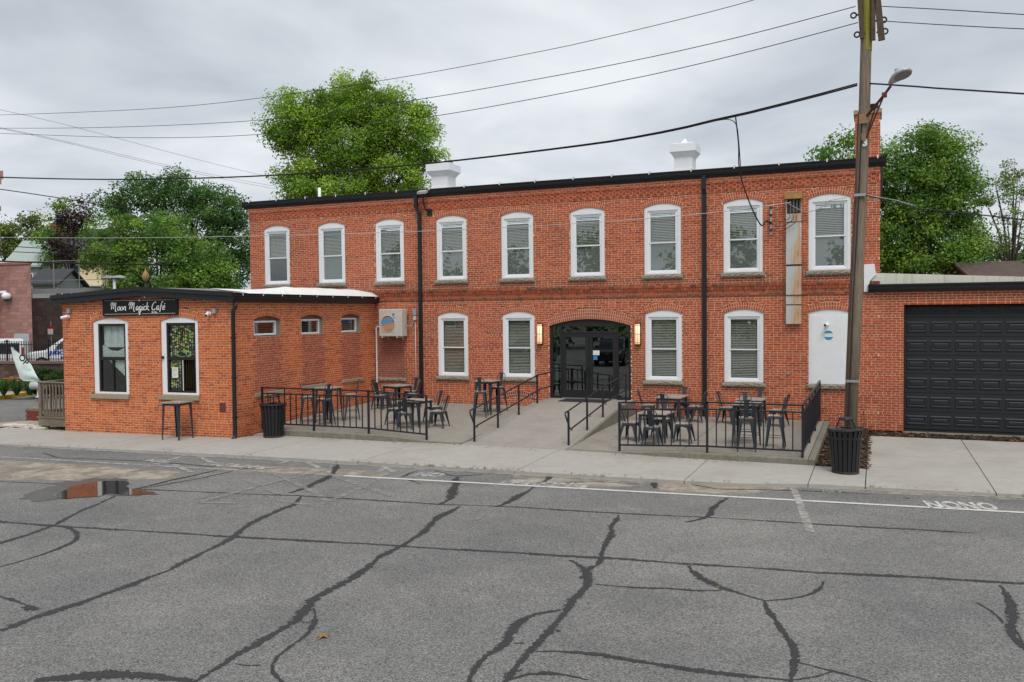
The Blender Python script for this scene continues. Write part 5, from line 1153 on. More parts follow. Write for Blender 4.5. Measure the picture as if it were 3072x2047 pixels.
# octagonal notice on the white board
sgo = empty('octagonal_notice', (19.255, .015, 2.4), 'blue and white octagonal notice on the boarded white opening', 'notice')
ox, oz, r = 19.255, 2.50, .14; P = [(ox+r*math.cos(R_(22.5+45*k)), .012, oz+r*math.sin(R_(22.5+45*k))) for k in range(8)]
b = MB(); b.prism(P, (0, .006, 0)); b.build('plate', 'paper', sgo)
b = MB(); b.prism([(x, .010, z) for x, _, z in (P[0], P[1], P[2], P[3])], (0, .0015, 0)); b.prism([(x, .010, z) for x, _, z in (P[4], P[5], P[6], P[7])], (0, .0015, 0)); b.build('print', mat('notice_blue', (.03, .30, .55), .5), sgo)
# rusted cable duct
mat('duct_rust', (.54, .55, .53), .6, .1, var=.12, scale=2, stretch=(5, 5, .7), mottle=[((.56, .25, .05), 1.15, .47, .64, .8), ((.16, .06, .03), 2.2, .63, .72, .9)])
du = empty('cable_duct', (18.31, -.1, 2.82), 'tall rust streaked grey cable duct on the wall between the last two windows', 'cable duct')
x0, x1 = 18.10, 18.52
for z0, z1, dpt in ((2.825, 3.375, .16), (3.39, 3.65, .15), (3.665, 4.50, .165), (4.54, 5.75, .165), (5.765, 6.0, .16)):
    b = MB(); b.box(x0, x1, -dpt, -.006, z0, z1); b.build('duct_section', 'duct_rust', du, bevel=.008)
b = MB(); b.box(x0, x1, -.03, -.006, 6.0, 6.42); b.box(x0, x0+.015, -.16, -.03, 6.0, 6.42); b.box(x1-.015, x1, -.16, -.03, 6.0, 6.42); b.build('open_box', 'duct_rust', du)
b = MB()
for z in (3.378, 3.652, 4.502, 5.752): b.box(x0-.012, x1+.012, -.172, -.004, z, z+.012)
b.build('flange', mat('dark_rust', (.09, .04, .025), .8, var=.4), du)
b = MB(); b.hexa([(x0-.03, -.26, 6.42), (x1+.03, -.26, 6.42), (x1+.03, -.006, 6.42), (x0-.03, -.006, 6.42)], [(x0-.03, -.24, 6.60), (x1+.03, -.24, 6.60), (x1+.03, -.006, 6.62), (x0-.03, -.006, 6.62)]); b.build('hood', mat('hood_rust', (.34, .20, .07), .7, var=.4, scale=9), du)
for k in range(4):
    x = x0+.07+k*.09; b = MB(); b.tube([(x, -.09, 6.42), (x, -.10, 6.12), (x, -.11, 6.05)], .018, 8); b.ball((x, -.115, 6.03), .04); b.build('bushing', 'black_metal', du, smooth=True)
rk = empty('insulator_rack', (17.667, -.05, 5.43), 'galvanised insulator rack on the brick wall left of the rusted duct', 'insulator rack')
b = MB(); b.box(17.635, 17.70, -.03, -.004, 5.43, 6.28); b.build('bracket', 'conduit', rk)
for k in range(4): b = MB(); z = 5.52+k*.22; b.lathe([(.02, 0), (.045, .015), (.03, .04), (.045, .065), (.02, .08)], 12, (17.667, -.08, z)); b.build('insulator', 'dark_rust', rk, smooth=True)
for x, z in ((17.05, 2.86), (18.15, 1.38)):
    b = MB(); b.box(x-.03, x+.03, -.05, -.004, z-.04, z+.04); b.tube([(x, -.05, z), (x, -.09, z)], .02, 8); tag(b.build('wall_fitting', 'grey_box'), 'small grey pipe fitting high on the wall right of the last blind window' if z > 2 else 'small grey pipe fitting on the wall beside the boarded opening', 'fitting')
b = MB(); p = onZ((1750+1665/2.306, 820+1052/2.306), -.12); b.hexa([(p.x-.2, p.y-.1, -.15), (p.x+.2, p.y-.1, -.15), (p.x+.2, p.y+.14, -.15), (p.x-.2, p.y+.14, -.15)], [(p.x-.17, p.y-.06, .0), (p.x+.17, p.y-.06, .0), (p.x+.17, p.y+.12, .03), (p.x-.17, p.y+.12, .03)]); tag(b.build('bait_box', 'black_frame', bevel=.02), 'low black plastic box on the mulch at the foot of the wall', 'box')
# ================================================================== utility pole and wires
mat('pole_wood', (.225, .178, .132), .9, var=.55, scale=5, stretch=(9, 9, .45), bump=.7, bscale=14, mottle=[((.20, .19, .03), .5, .56, .72, .75), ((.05, .042, .036), 2.5, .58, .72, .7)])
mat('moss_wood', (.24, .225, .045), .95, var=.4, scale=5, stretch=(6, 6, .6), bump=.6, bscale=14)
PY = -4.5
def pp(x, y): return onY(dp(x, y), PY)
pts = [pp(1951, 1010), pp(1967, 700), pp(1979, 450), pp(1985, 300), pp(1990, 100), pp(1992.5, 0), pp(1994, -60)]
pts[0].z = -.3; R0 = .165
pole = empty('utility_pole', (pts[0].x, PY, -.15), 'tall weathered wooden utility pole leaning in front of the mill', 'utility pole')
b = MB(); b.tube(pts, [.145, .138, .130, .126, .122, .12, .118], 16); b.build('shaft', 'pole_wood', pole, smooth=True)
b = MB(); b.tube([pp(1990.5, 118), pp(1991, 60), pts[5], pts[6]], [.1235, .1228, .1222, .121], 16, caps=False); mg = b.build('moss_growth', 'moss_wood', pole, smooth=True)
b = MB(); mp = [pp(1940, 1000)+Vector((-.01, -.05, 0)), pp(1954, 700)+Vector((-.01, -.05, 0)), pp(1967.5, 450)+Vector((-.01, -.05, 0)), pp(1974, 260)]; mp[0].z = -.2
for a, c in zip(mp, mp[1:]): b.bar(a, c, .06, .06)
b.build('ground_moulding', mat('moulding', (.12, .065, .05), .9, var=.4, scale=4, stretch=(8, 8, .5)), pole)
b = MB(); b.tube([m_+Vector((.07, -.10, 0)) for m_ in mp], .015, 6); b.build('ground_wire', 'black_frame', pole)
dx = Vector((0, 0, 0))
for (xa, ya, xb, yb, nm) in ((1972, -40, 1981, 92, 'crossarm_brace'), (2007, -40, 2007, 96, 'crossarm_brace'), (2012, -40, 2026, 96, 'crossarm')):
    b = MB(); b.bar(pp(xa, ya)+Vector((0, -.12, 0)), pp(xb, yb)+Vector((0, -.12, 0)), .09 if nm != 'crossarm' else .14, .10); b.build(nm, mat('arm_wood', (.10, .07, .05), .9, var=.4, scale=6), pole)
for (x, y, s) in ((1968, 38, -1), (1976, 82, -1), (2024, 50, 1), (2027, 76, 1)):
    b = MB(); c = pp(x, y)+Vector((0, -.1, 0)); b.tube([c-Vector((s*.12, 0, 0)), c], .022, 8); b.tube([c+Vector((s*.06+.06*math.cos(t), 0, .06*math.sin(t))) for t in np.linspace(0, 6.28, 15)], .02, 6, caps=False); b.build('insulator', 'black_frame', pole, smooth=True)
b = MB(); v_ = pp(1988, 332)
text_on(b, '3', (v_.x, PY-.165, v_.z-.06), (1, 0, 0), (0, 0, 1), .22, bold=.012); b.build('number', 'paper', pole)
b = MB(); v_ = pp(1960, 875); b.box(v_.x-.16, v_.x+.14, PY-.19, PY-.17, v_.z-.03, v_.z+.03); b.build('tag', 'aluminium', pole)
b = MB(); v_ = pp(1979, 450); b.box(v_.x-.15, v_.x+.1, PY-.19, PY-.15, v_.z-.03, v_.z+.03); b.build('clamp', 'grey_box', pole)
lamp = empty('street_lamp', pp(1985, 290)+Vector((.15, -.1, 0)), 'grey cobra head street lamp on a rusty braced arm of the pole', 'street lamp')
a0, a1 = pp(1992, 270)+Vector((0, -.16, 0)), pp(2046, 212)+Vector((0, -.6, 0)); e1 = pp(2031, 230)+Vector((0, -.5, 0))
mat('rust_arm', (.15, .055, .04), .8, .2, var=.3)
b = MB(); b.tube([a0, e1, a1], .03, 8); b.build('arm', 'rust_arm', lamp, smooth=True)
b = MB(); b.bar(pp(1990, 322)+Vector((0, -.16, 0)), e1, .04, .015); b.bar(pp(1994, 305)+Vector((0, -.16, 0)), pp(2014, 246)+Vector((0, -.35, 0)), .04, .015); b.box(e1.x-.05, e1.x+.06, e1.y-.05, e1.y+.05, e1.z-.05, e1.z+.05); b.build('brace', 'rust_arm', lamp)
b = MB(); v_ = pp(1985, 275); b.box(v_.x-.1, v_.x+.1, PY-.175, PY-.14, v_.z-.12, v_.z+.1); b.box(v_.x-.05, v_.x+.05, PY-.19, PY-.15, v_.z-.5, v_.z-.35); b.build('mounting_plate', mat('rust_plate2', (.30, .19, .10), .8, var=.4), lamp)
h0, h1 = pp(2046, 206)+Vector((0, -.6, 0)), pp(2084, 186)+Vector((0, -1.0, 0)); ax = (h1-h0); L = ax.length; t = ax.normalized(); sd_ = t.cross(Vector((0, 0, 1))).normalized(); uu = sd_.cross(t)
b = MB(); vs = []; rings = [(-.05, .05, .06), (.15, .11, .09), (.4, .17, .12), (.7, .2, .12), (.95, .14, .08), (1.05, .04, .03)]
for s, w_, hh in rings:
    c = h0+t*(L*s)
    vs += [c+sd_*(w_*math.cos(a))+uu*(hh*math.sin(a) if math.sin(a) > 0 else .35*hh*math.sin(a)) for a in np.linspace(0, 2*math.pi, 13)[:-1]]
b.add(vs, [(12*i+k, 12*i+(k+1) % 12, 12*i+12+(k+1) % 12, 12*i+12+k) for i in range(5) for k in range(12)]+[tuple(range(11, -1, -1)), tuple(range(60, 72))]); b.build('head', mat('lamp_head', (.48, .50, .51), .45, .1), lamp, smooth=True)
b = MB(); c = h0+t*(L*.68)-uu*.03; b.add([c+t*(.2*math.cos(a))+sd_*(.16*math.sin(a))-uu*.02 for a in np.linspace(0, 6.28, 17)[:-1]], [tuple(range(16))]); b.build('lens', mat('lamp_lens', (.25, .24, .22), .3), lamp)
b = MB(); c = h0+t*(L*.45)+uu*.10; b.tube([c, c+uu*.1], .05, 10); b.build('photocell', 'grey_box', lamp)
def wire(name, pts, d0, d1, r, label, m='black_frame', cat='wire', grp='overhead wires', wob=0.):
    xs = [p[0] for p in pts]; P = []
    for (xa, ya), (xb, yb) in zip(pts, pts[1:]):
        n = max(2, int(abs(xb-xa)/60))
        for k in range(n): P.append((xa+(xb-xa)*k/n, ya+(yb-ya)*k/n))
    P.append(pts[-1])
    for _ in range(6): P = [P[0]]+[(P[i][0], (P[i-1][1]+2*P[i][1]+P[i+1][1])/4) for i in range(1, len(P)-1)]+[P[-1]]
    T = [(p[0]-xs[0])/(xs[-1]-xs[0]) for p in P]
    Q = [onD(dp(x, y), 1/((1-t)/d0+t/d1)) for (x, y), t in zip(P, T)]
    b = MB(); b.tube(Q, r, 6); return tag(b.build(name, m, smooth=True), label, cat, grp)
dP = (pts[4]-CAM).dot(FW)
wire('power_line', [(-80, 267), (0, 266), (450, 247), (650, 218), (900, 185), (1310, 106), (1750, 0), (1900, -45)], 42, 24, .010, 'topmost thin overhead wire crossing in front of the round tree')
wire('power_line', [(-80, 294), (0, 295), (200, 296), (600, 280), (970, 230), (1430, 147), (1700, 87), (1966, 15)], 42, dP, .010, 'second thin overhead wire from the pole top crossing the round tree')
wire('power_line', [(-80, 303), (0, 306), (330, 320), (600, 313), (1010, 268), (1430, 189), (1700, 126), (1972, 52)], 42, dP, .010, 'third thin overhead wire, the lowest of three crossing the round tree')
wire('service_bundle', [(-80, 404), (0, 409), (300, 415), (640, 405), (985, 378), (1400, 328), (1640, 285), (1800, 244), (1970, 196)], 42, dP, .024, 'thick twisted black cable sagging from the pole across the whole view')
wire('service_bundle', [(-80, 402), (0, 408), (300, 414), (640, 404), (985, 377), (1400, 326), (1640, 282), (1800, 241), (1970, 192)], 41.5, dP, .014, 'thinner strand lashed along the top of the thick black cable')
wire('power_line', [(-80, 225), (0, 250), (210, 298), (430, 365), (640, 412)], 48, 70, .012, 'faint wire slanting down left of the round tree, highest of three', 'grey_box')
wire('power_line', [(-80, 272), (0, 290), (210, 342), (420, 395), (640, 436)], 48, 70, .012, 'faint wire slanting down left of the round tree, middle of three', 'grey_box')
wire('power_line', [(-80, 270), (0, 289), (210, 338), (420, 391), (640, 430)], 49, 71, .012, 'faint wire slanting down left of the round tree, lowest of three', 'grey_box')
wire('power_line', [(-80, 420), (0, 433), (180, 462), (360, 492), (640, 520)], 45, 60, .026, 'dark wire passing in front of the maple and behind the mill corner')
wire('service_wire', [(-80, 545), (0, 546), (300, 548), (575, 543), (840, 537), (1200, 522), (1480, 505), (1700, 484), (1818, 465)], 38, (Vector((18.3, -.4, 6.3))-CAM).dot(FW), .010, 'pale thin wire running across all the upper windows to the rusted duct', 'conduit')
wire('power_line', [(-80, 556), (0, 566), (200, 576), (430, 590), (640, 602)], 45, 60, .024, 'upper of three dark wires low over the maple', 'black_frame')
wire('power_line', [(-80, 572), (0, 578), (300, 590), (640, 600)], 45, 60, .022, 'middle of three dark wires low over the maple', 'black_frame')
wire('power_line', [(-80, 596), (0, 602), (300, 608), (640, 612)], 44, 58, .042, 'thick lowest of three dark wires low over the maple', 'black_frame')
wire('power_line', [(2008, 14), (2150, 20), (2353, 35), (2420, 41)], dP, 17, .010, 'upper thin wire leaving the pole to the right edge')
wire('power_line', [(2018, 48), (2150, 57), (2353, 68), (2420, 72)], dP, 17, .010, 'lower thin wire leaving the pole top to the right edge')
wire('service_bundle', [(1992, 192), (2060, 194), (2150, 202), (2353, 217), (2420, 223)], dP, 17, .020, 'thick twisted black cable leaving the pole past the street lamp')
wire('service_wire', [(1985, 449), (2020, 453), (2045, 467), (2085, 474), (2105, 474), (2353, 508), (2420, 516)], dP, 18, .016, 'grey cable leaving the pole low across the right hand trees', 'black_frame')
wire('service_wire', [(1998, 450), (2060, 458), (2105, 474)], dP, (onD((0, 0), 1)-CAM).length and 22, .008, 'thin tie wire joining the low grey cable to the pole', 'conduit')
wr = Vector((17.667, -.1, 5.75)); dR = (wr-CAM).dot(FW)
def drop(name, P3, r, label, m='black_frame'): b = MB(); b.tube(P3, r, 6); return tag(b.build(name, m, smooth=True), label, 'wire', 'overhead wires')
k = onD(dp(1690, 267), dR-1.1); q1 = onD(dp(1697, 330), dR-1.0); q2 = onD(dp(1700, 395), dR-.8); q3 = onD(dp(1722, 465), dR-.5); q4 = onD(dp(1748, 517), dR-.3); q5 = onD(dp(1760, 508), dR-.15)
def spl(P, n=6):
    Q = []
    for i in range(len(P)-1):
        p0, p1, p2, p3 = P[max(i-1, 0)], P[i], P[i+1], P[min(i+2, len(P)-1)]
        for j in range(n): t = j/n; Q.append(.5*((2*p1)+(p2-p0)*t+(2*p0-5*p1+4*p2-p3)*t*t+(3*p1-p0-3*p2+p3)*t**3))
    return Q+[P[-1]]
drop('service_drop', spl([k, q1, q2, q3, q4, q5, wr]), .020, 'twisted black service drop hanging from the thick cable to the insulator rack')
drop('service_drop', spl([onD(dp(1645, 278), dR-1.1), onD(dp(1675, 275), dR-1.1), onD(dp(1692, 288), dR-1.1), onD(dp(1698, 330), dR-1.), q2+Vector((.03, 0, 0))]), .012, 'short splice tail where the service drop leaves the thick cable')
for j in range(3):
    P3 = [Vector((17.69, -.12, 5.85-.12*j)), Vector((17.95, -.22, 5.78-.14*j)), Vector((18.2+.08*j, -.26, 5.86-.06*j)), Vector((18.2+.09*j, -.2, 6.0))]
    drop('rack_wire', spl(P3), .009, ('highest', 'middle', 'lowest')[j]+' of three loose wires from insulator rack to rusted duct')
drop('wall_wire', spl([Vector((18.15, -.2, 6.3)), onY(dp(1852, 487), -.15), onY(dp(1890, 476), -.12), onY(dp(1905, 462), -.12), onY(dp(1945, 455), -.12)]), .010, 'slack grey cable looping from the duct past the rightmost upper window', 'grey_box')
gz = onZ(dp(1985, 1010), -.16); drop('guy_wire', [onD(dp(1985, 790), 24.6), onD(dp(1985, 945), 24.6), gz], .010, 'thin guy cable with a turnbuckle just right of the pole')
# ================================================================== trees
leaf_mat('leaf'); mat('bark', (.085, .068, .052), .95, var=.4, scale=7, stretch=(5, 5, 1), bump=.6, bscale=9); mat('pale_bark', (.20, .175, .15), .95, var=.35, scale=7, bump=.4)
def leaves(name, C, Nn, S, K, parent):
    """one mesh of kite-shaped leaves: centres C, normals Nn, sizes S, colours K"""
    n = len(C); t = np.cross(Nn, rng.normal(size=(n, 3))); t /= np.linalg.norm(t, axis=1)[:, None]+1e-9; s = np.cross(Nn, t); a = S[:, None]
    V = np.empty((n, 4, 3)); bend = Nn*a*.18
    V[:, 0] = C-t*a*.55; V[:, 1] = C+s*a*.36+bend; V[:, 2] = C+t*a*.62; V[:, 3] = C-s*a*.36+bend
    o = np.array(WL[parent]); V = V.reshape(-1, 3)-o
    me = bpy.data.meshes.new(name); me.vertices.add(4*n); me.vertices.foreach_set('co', V.astype(np.float32).ravel()); me.loops.add(4*n); me.polygons.add(n)
    me.loops.foreach_set('vertex_index', np.arange(4*n, dtype=np.int32)); me.polygons.foreach_set('loop_start', np.arange(0, 4*n, 4, dtype=np.int32)); me.polygons.foreach_set('loop_total', np.full(n, 4, dtype=np.int32))
    at = me.color_attributes.new('Col', 'FLOAT_COLOR', 'CORNER'); at.data.foreach_set('color', np.repeat(np.c_[K, np.ones(n)].astype(np.float32), 4, axis=0).ravel())
    me.materials.append(MATS['leaf']); me.update(calc_edges=True)
    ob = bpy.data.objects.new(name, me); COL.objects.link(ob); ob.parent = parent; WL[ob] = WL[parent]; return ob
def foliage(lobes, cl_per, lf_per, size, pal, clump=.8, shell=.6, squash=.75):
    Cs, Ns, Ss, Ks = [], [], [], []
    for (c, r) in lobes:
        c, r = np.array(c), np.array(r); vol = (r[0]*r[1]*r[2])**(2/3); nc = max(6, int(cl_per*vol))
        d = rng.normal(size=(nc, 3)); d /= np.linalg.norm(d, axis=1)[:, None]; q = shell+(1-shell)*rng.random(nc)**.7; q *= 1+.05*rng.normal(size=nc)
        cc = c+d*r*q[:, None]
        for p, dd in zip(cc, d):
            k = int(lf_per*rng.uniform(.5, 1.5)); cr_ = clump*rng.uniform(.6, 1.35)
            o = rng.normal(size=(k, 3)); o *= (rng.random(k)**.45/np.linalg.norm(o, axis=1))[:, None]; o *= cr_*np.array([1, 1, squash]); nn = rng.normal(size=(k, 3))*.8+np.array([0, 0, .75])+dd*.55; nn /= np.linalg.norm(nn, axis=1)[:, None]
            b = np.array(pal[rng.integers(len(pal))])*rng.uniform(.85, 1.5); Cs.append(p+o); Ns.append(nn); Ss.append(size*rng.uniform(.6, 1.35, k)); Ks.append(b*rng.uniform(.75, 1.3, (k, 1)))
    return np.concatenate(Cs), np.concatenate(Ns), np.concatenate(Ss), np.clip(np.concatenate(Ks), .005, .9)
def tree(name, base, lobes, label, pal, size=.16, cl=14, lf=70, clump=.8, trunk=.3, bark='bark', shell=.55, limbs=7, group=None):
    root = empty(name, base, label, 'tree', group); B = Vector(base)
    cen = sum((Vector(c) for c, r in lobes), Vector())/len(lobes); low = min(c[2]-r[2] for c, r in lobes)
    fork = Vector((B.x*.6+cen.x*.4, B.y*.6+cen.y*.4, B.z+(cen.z-B.z)*.5))
    b = MB(); mid = B.lerp(fork, .5)+Vector((random.uniform(-.15, .15), random.uniform(-.15, .15), 0))
    b.tube([B, B+(mid-B)*.15, mid, fork], [trunk*1.35, trunk*1.08, trunk*.95, trunk*.8], 10)
    for c, r in lobes:
        c = Vector(c); r = Vector(r)
        for k in range(2):
            e = c+Vector((random.uniform(-.5, .5)*r.x, random.uniform(-.5, .5)*r.y, random.uniform(-.1, .6)*r.z)); m_ = fork.lerp(e, .5)+Vector((0, 0, .12*(e-fork).length))
            b.tube([fork-Vector((0, 0, .3)), m_, e], [trunk*.3, trunk*.18, trunk*.05], 6)
            for j in range(4):
                s = m_.lerp(e, random.uniform(.2, .9)); t_ = s+Vector((random.uniform(-1, 1), random.uniform(-1, 1), random.uniform(0, .9)))*r.x*.5; b.tube([s, t_], [trunk*.12, trunk*.03], 5)
    b.build('trunk', bark, root, smooth=True)
    leaves('crown', *foliage(lobes, cl, lf, size, pal, clump, shell), root); return root
def lobe(x, y, rx, ry, D, dd=0., k=.9):
    c = onD(dp(x, y), D+dd); s = 1.3056*D/FPX; return (tuple(c), (rx*s, rx*s*k, ry*s))
GB = [(.235, .37, .042), (.19, .325, .036), (.28, .42, .05), (.15, .265, .035), (.33, .46, .065)]
GM = [(.14, .26, .04), (.11, .22, .038), (.18, .30, .044), (.23, .35, .052), (.12, .23, .05)]
GD = [(.085, .18, .052), (.068, .15, .042), (.11, .21, .052), (.12, .22, .046)]
GO = [(.15, .20, .04), (.12, .17, .04), (.18, .235, .05)]
MR = [(.06, .04, .03), (.05, .036, .03), (.075, .05, .034), (.055, .052, .034)]
D = 50
L_ = [lobe(*q, D) for q in ((690, 272, 82, 68), (815, 238, 92, 60), (918, 272, 80, 66), (962, 335, 56, 54), (815, 330, 120, 76), (718, 395, 74, 56), (900, 405, 92, 56), (648, 318, 44, 44), (1000, 372, 24, 22), (780, 440, 120, 40), (690, 440, 44, 28), (930, 455, 60, 30), (752, 262, 60, 56), (868, 300, 60, 60))]
b_ = onD(dp(815, 700), D); tree('round_tree', (b_.x, b_.y, -.4), L_, 'large round bright green tree rising behind the mill roof', GB, .125, 17, 165, .76, .34, shell=.4)
D = 64
L_ = [lobe(*q, D) for q in ((330, 455, 74, 48), (425, 440, 70, 42), (505, 480, 62, 54), (545, 545, 44, 64), (250, 480, 40, 40), (440, 530, 110, 70), (555, 620, 40, 60))]
b_ = onD(dp(430, 690), D); tree('maple_tree', (b_.x, b_.y, 1.), L_, 'tall dark green maple behind the bright maple left of the mill', GD, .165, 10, 125, .9, .4, shell=.5)
D = 54
L_ = [lobe(*q, D) for q in ((270, 560, 78, 62), (370, 545, 84, 62), (440, 600, 74, 50), (295, 640, 58, 34), (370, 635, 100, 42), (500, 640, 60, 44), (250, 590, 44, 40), (450, 655, 90, 30))]
b_ = onD(dp(360, 720), D); tree('maple_tree', (b_.x, b_.y, .6), L_, 'broad mid green maple directly above the cafe roof', GM, .145, 14, 120, .75, .34, shell=.45)
D = 72
L_ = [lobe(*q, D) for q in ((152, 545, 34, 52), (175, 498, 34, 40), (190, 585, 32, 32), (140, 590, 22, 30))]
b_ = onD(dp(165, 700), D); tree('copper_beech', (b_.x, b_.y, 2.), L_, 'dark maroon leaved tree between the cream house and the maple', MR, .19, 10, 90, .9, .3)
D = 74
L_ = [lobe(*q, D) for q in ((148, 478, 20, 18), (128, 525, 20, 30), (112, 560, 24, 34), (122, 600, 18, 28))]
b_ = onD(dp(125, 690), D); tree('slim_tree', (b_.x, b_.y, 2.), L_, 'slim green tree just left of the dark maroon tree', GM, .24, 8, 55, .9, .2)
D = 120
for lb, q3, pl in (('hazy olive tree on the far hill at the left edge', ((15, 525, 34, 24), (30, 575, 40, 24), (10, 560, 28, 30)), GO), ('hazy olive tree on the far hill behind the cream house', ((75, 522, 32, 28), (92, 560, 26, 30), (60, 575, 36, 22)), GO)):
    L_ = [lobe(*q, D) for q in q3]; b_ = onD(dp(q3[0][0], 690), D); tree('hill_tree', (b_.x, b_.y, 4.), L_, lb, pl, .33, 5, 75, 1.3, .35, shell=.45, group='far hill trees')
D = 49
L_ = [lobe(*q, D) for q in ((2120, 345, 70, 52), (2070, 415, 70, 66), (2185, 430, 74, 76), (2095, 525, 84, 66), (2205, 545, 66, 66), (2060, 600, 56, 34), (2010, 360, 50, 44), (2190, 340, 46, 40), (1970, 420, 60, 60), (2000, 540, 60, 80), (2130, 450, 110, 90), (2150, 590, 110, 50))]
b_ = onD(dp(2120, 720), D); tree('maple_tree', (b_.x, b_.y, -.4), L_, 'big green maple beyond the right end of the mill', GM, .14, 16, 125, .78, .26, shell=.35)
D = 56
L_ = [lobe(*q, D) for q in ((1925, 335, 44, 26), (1890, 352, 28, 14), (1965, 330, 34, 22))]
b_ = onD(dp(1930, 720), D); tree('maple_tree', (b_.x, b_.y, -.4), L_, 'light green treetop showing over the roof left of the chimney', GB[:3]+GM[:2], .19, 11, 55, .8, .25)
D = 60
L_ = [lobe(*q, D) for q in ((2335, 390, 30, 26), (2300, 430, 30, 22), (2350, 450, 34, 30), (2318, 500, 34, 26), (2360, 545, 36, 34), (2290, 555, 34, 26), (2265, 470, 18, 18))]
b_ = onD(dp(2330, 720), D); tree('thin_tree', (b_.x, b_.y, -.4), L_, 'thin open crowned olive tree at the right edge', GO+GM[:1], .145, 8, 85, .6, .26, shell=.4)
for i, (x, D_) in enumerate(((2175, 52), (2222, 53), (2205, 54))):
    p = onD(dp(x, 640), D_); b = MB(); h = random.uniform(4.5, 6); b.tube([(p.x, p.y, -.4), (p.x+.1, p.y, 2), (p.x-.15+.3*i, p.y+.1, 5), (p.x+.2*(i-1), p.y, 4+h)], [.16, .13, .1, .05], 8)
    root = empty('sapling', (p.x, p.y, -.4), ('leftmost', 'rightmost', 'middle')[i]+' of three pale bare saplings below the right hand maple', 'tree', 'pale saplings'); b.build('trunk', 'pale_bark', root, smooth=True)
D = 66
us = [lobe(x, 600+random.uniform(-8, 12), 46, 40, D) for x in range(1960, 2420, 46)]
root = empty('undergrowth', (us[0][0][0], us[0][0][1], -.4), 'dark green undergrowth massed behind the garage roof', 'bushes'); tag(root, kind='stuff'); leaves('foliage', *foliage(us, 8, 55, .24, GD, 1., .35), root)
# woodland across the lot, behind the viewer (seen in the glass)
for i, x in enumerate(range(-26, 52, 11)):
    y = -58+random.uniform(-4, 4); h = random.uniform(8.5, 12.5); x += random.uniform(-2, 2)
    L_ = [((x, y, h*.62), (4.6, 4, h*.34)), ((x-2.5, y, h*.45), (3.4, 3, h*.25)), ((x+2.6, y+.5, h*.42), (3.4, 3, h*.25)), ((x, y+1.5, 2.), (5.5, 2.2, 2.2))]
    tree('lot_tree', (x, y, -.4), L_, 'broad green tree across the parking lot, number %s from the west' % ('one two three four five six seven eight nine'.split()[i]), GD+GM[:2], .5, 2.2, 40, 1.6, .35, group='trees across the lot')
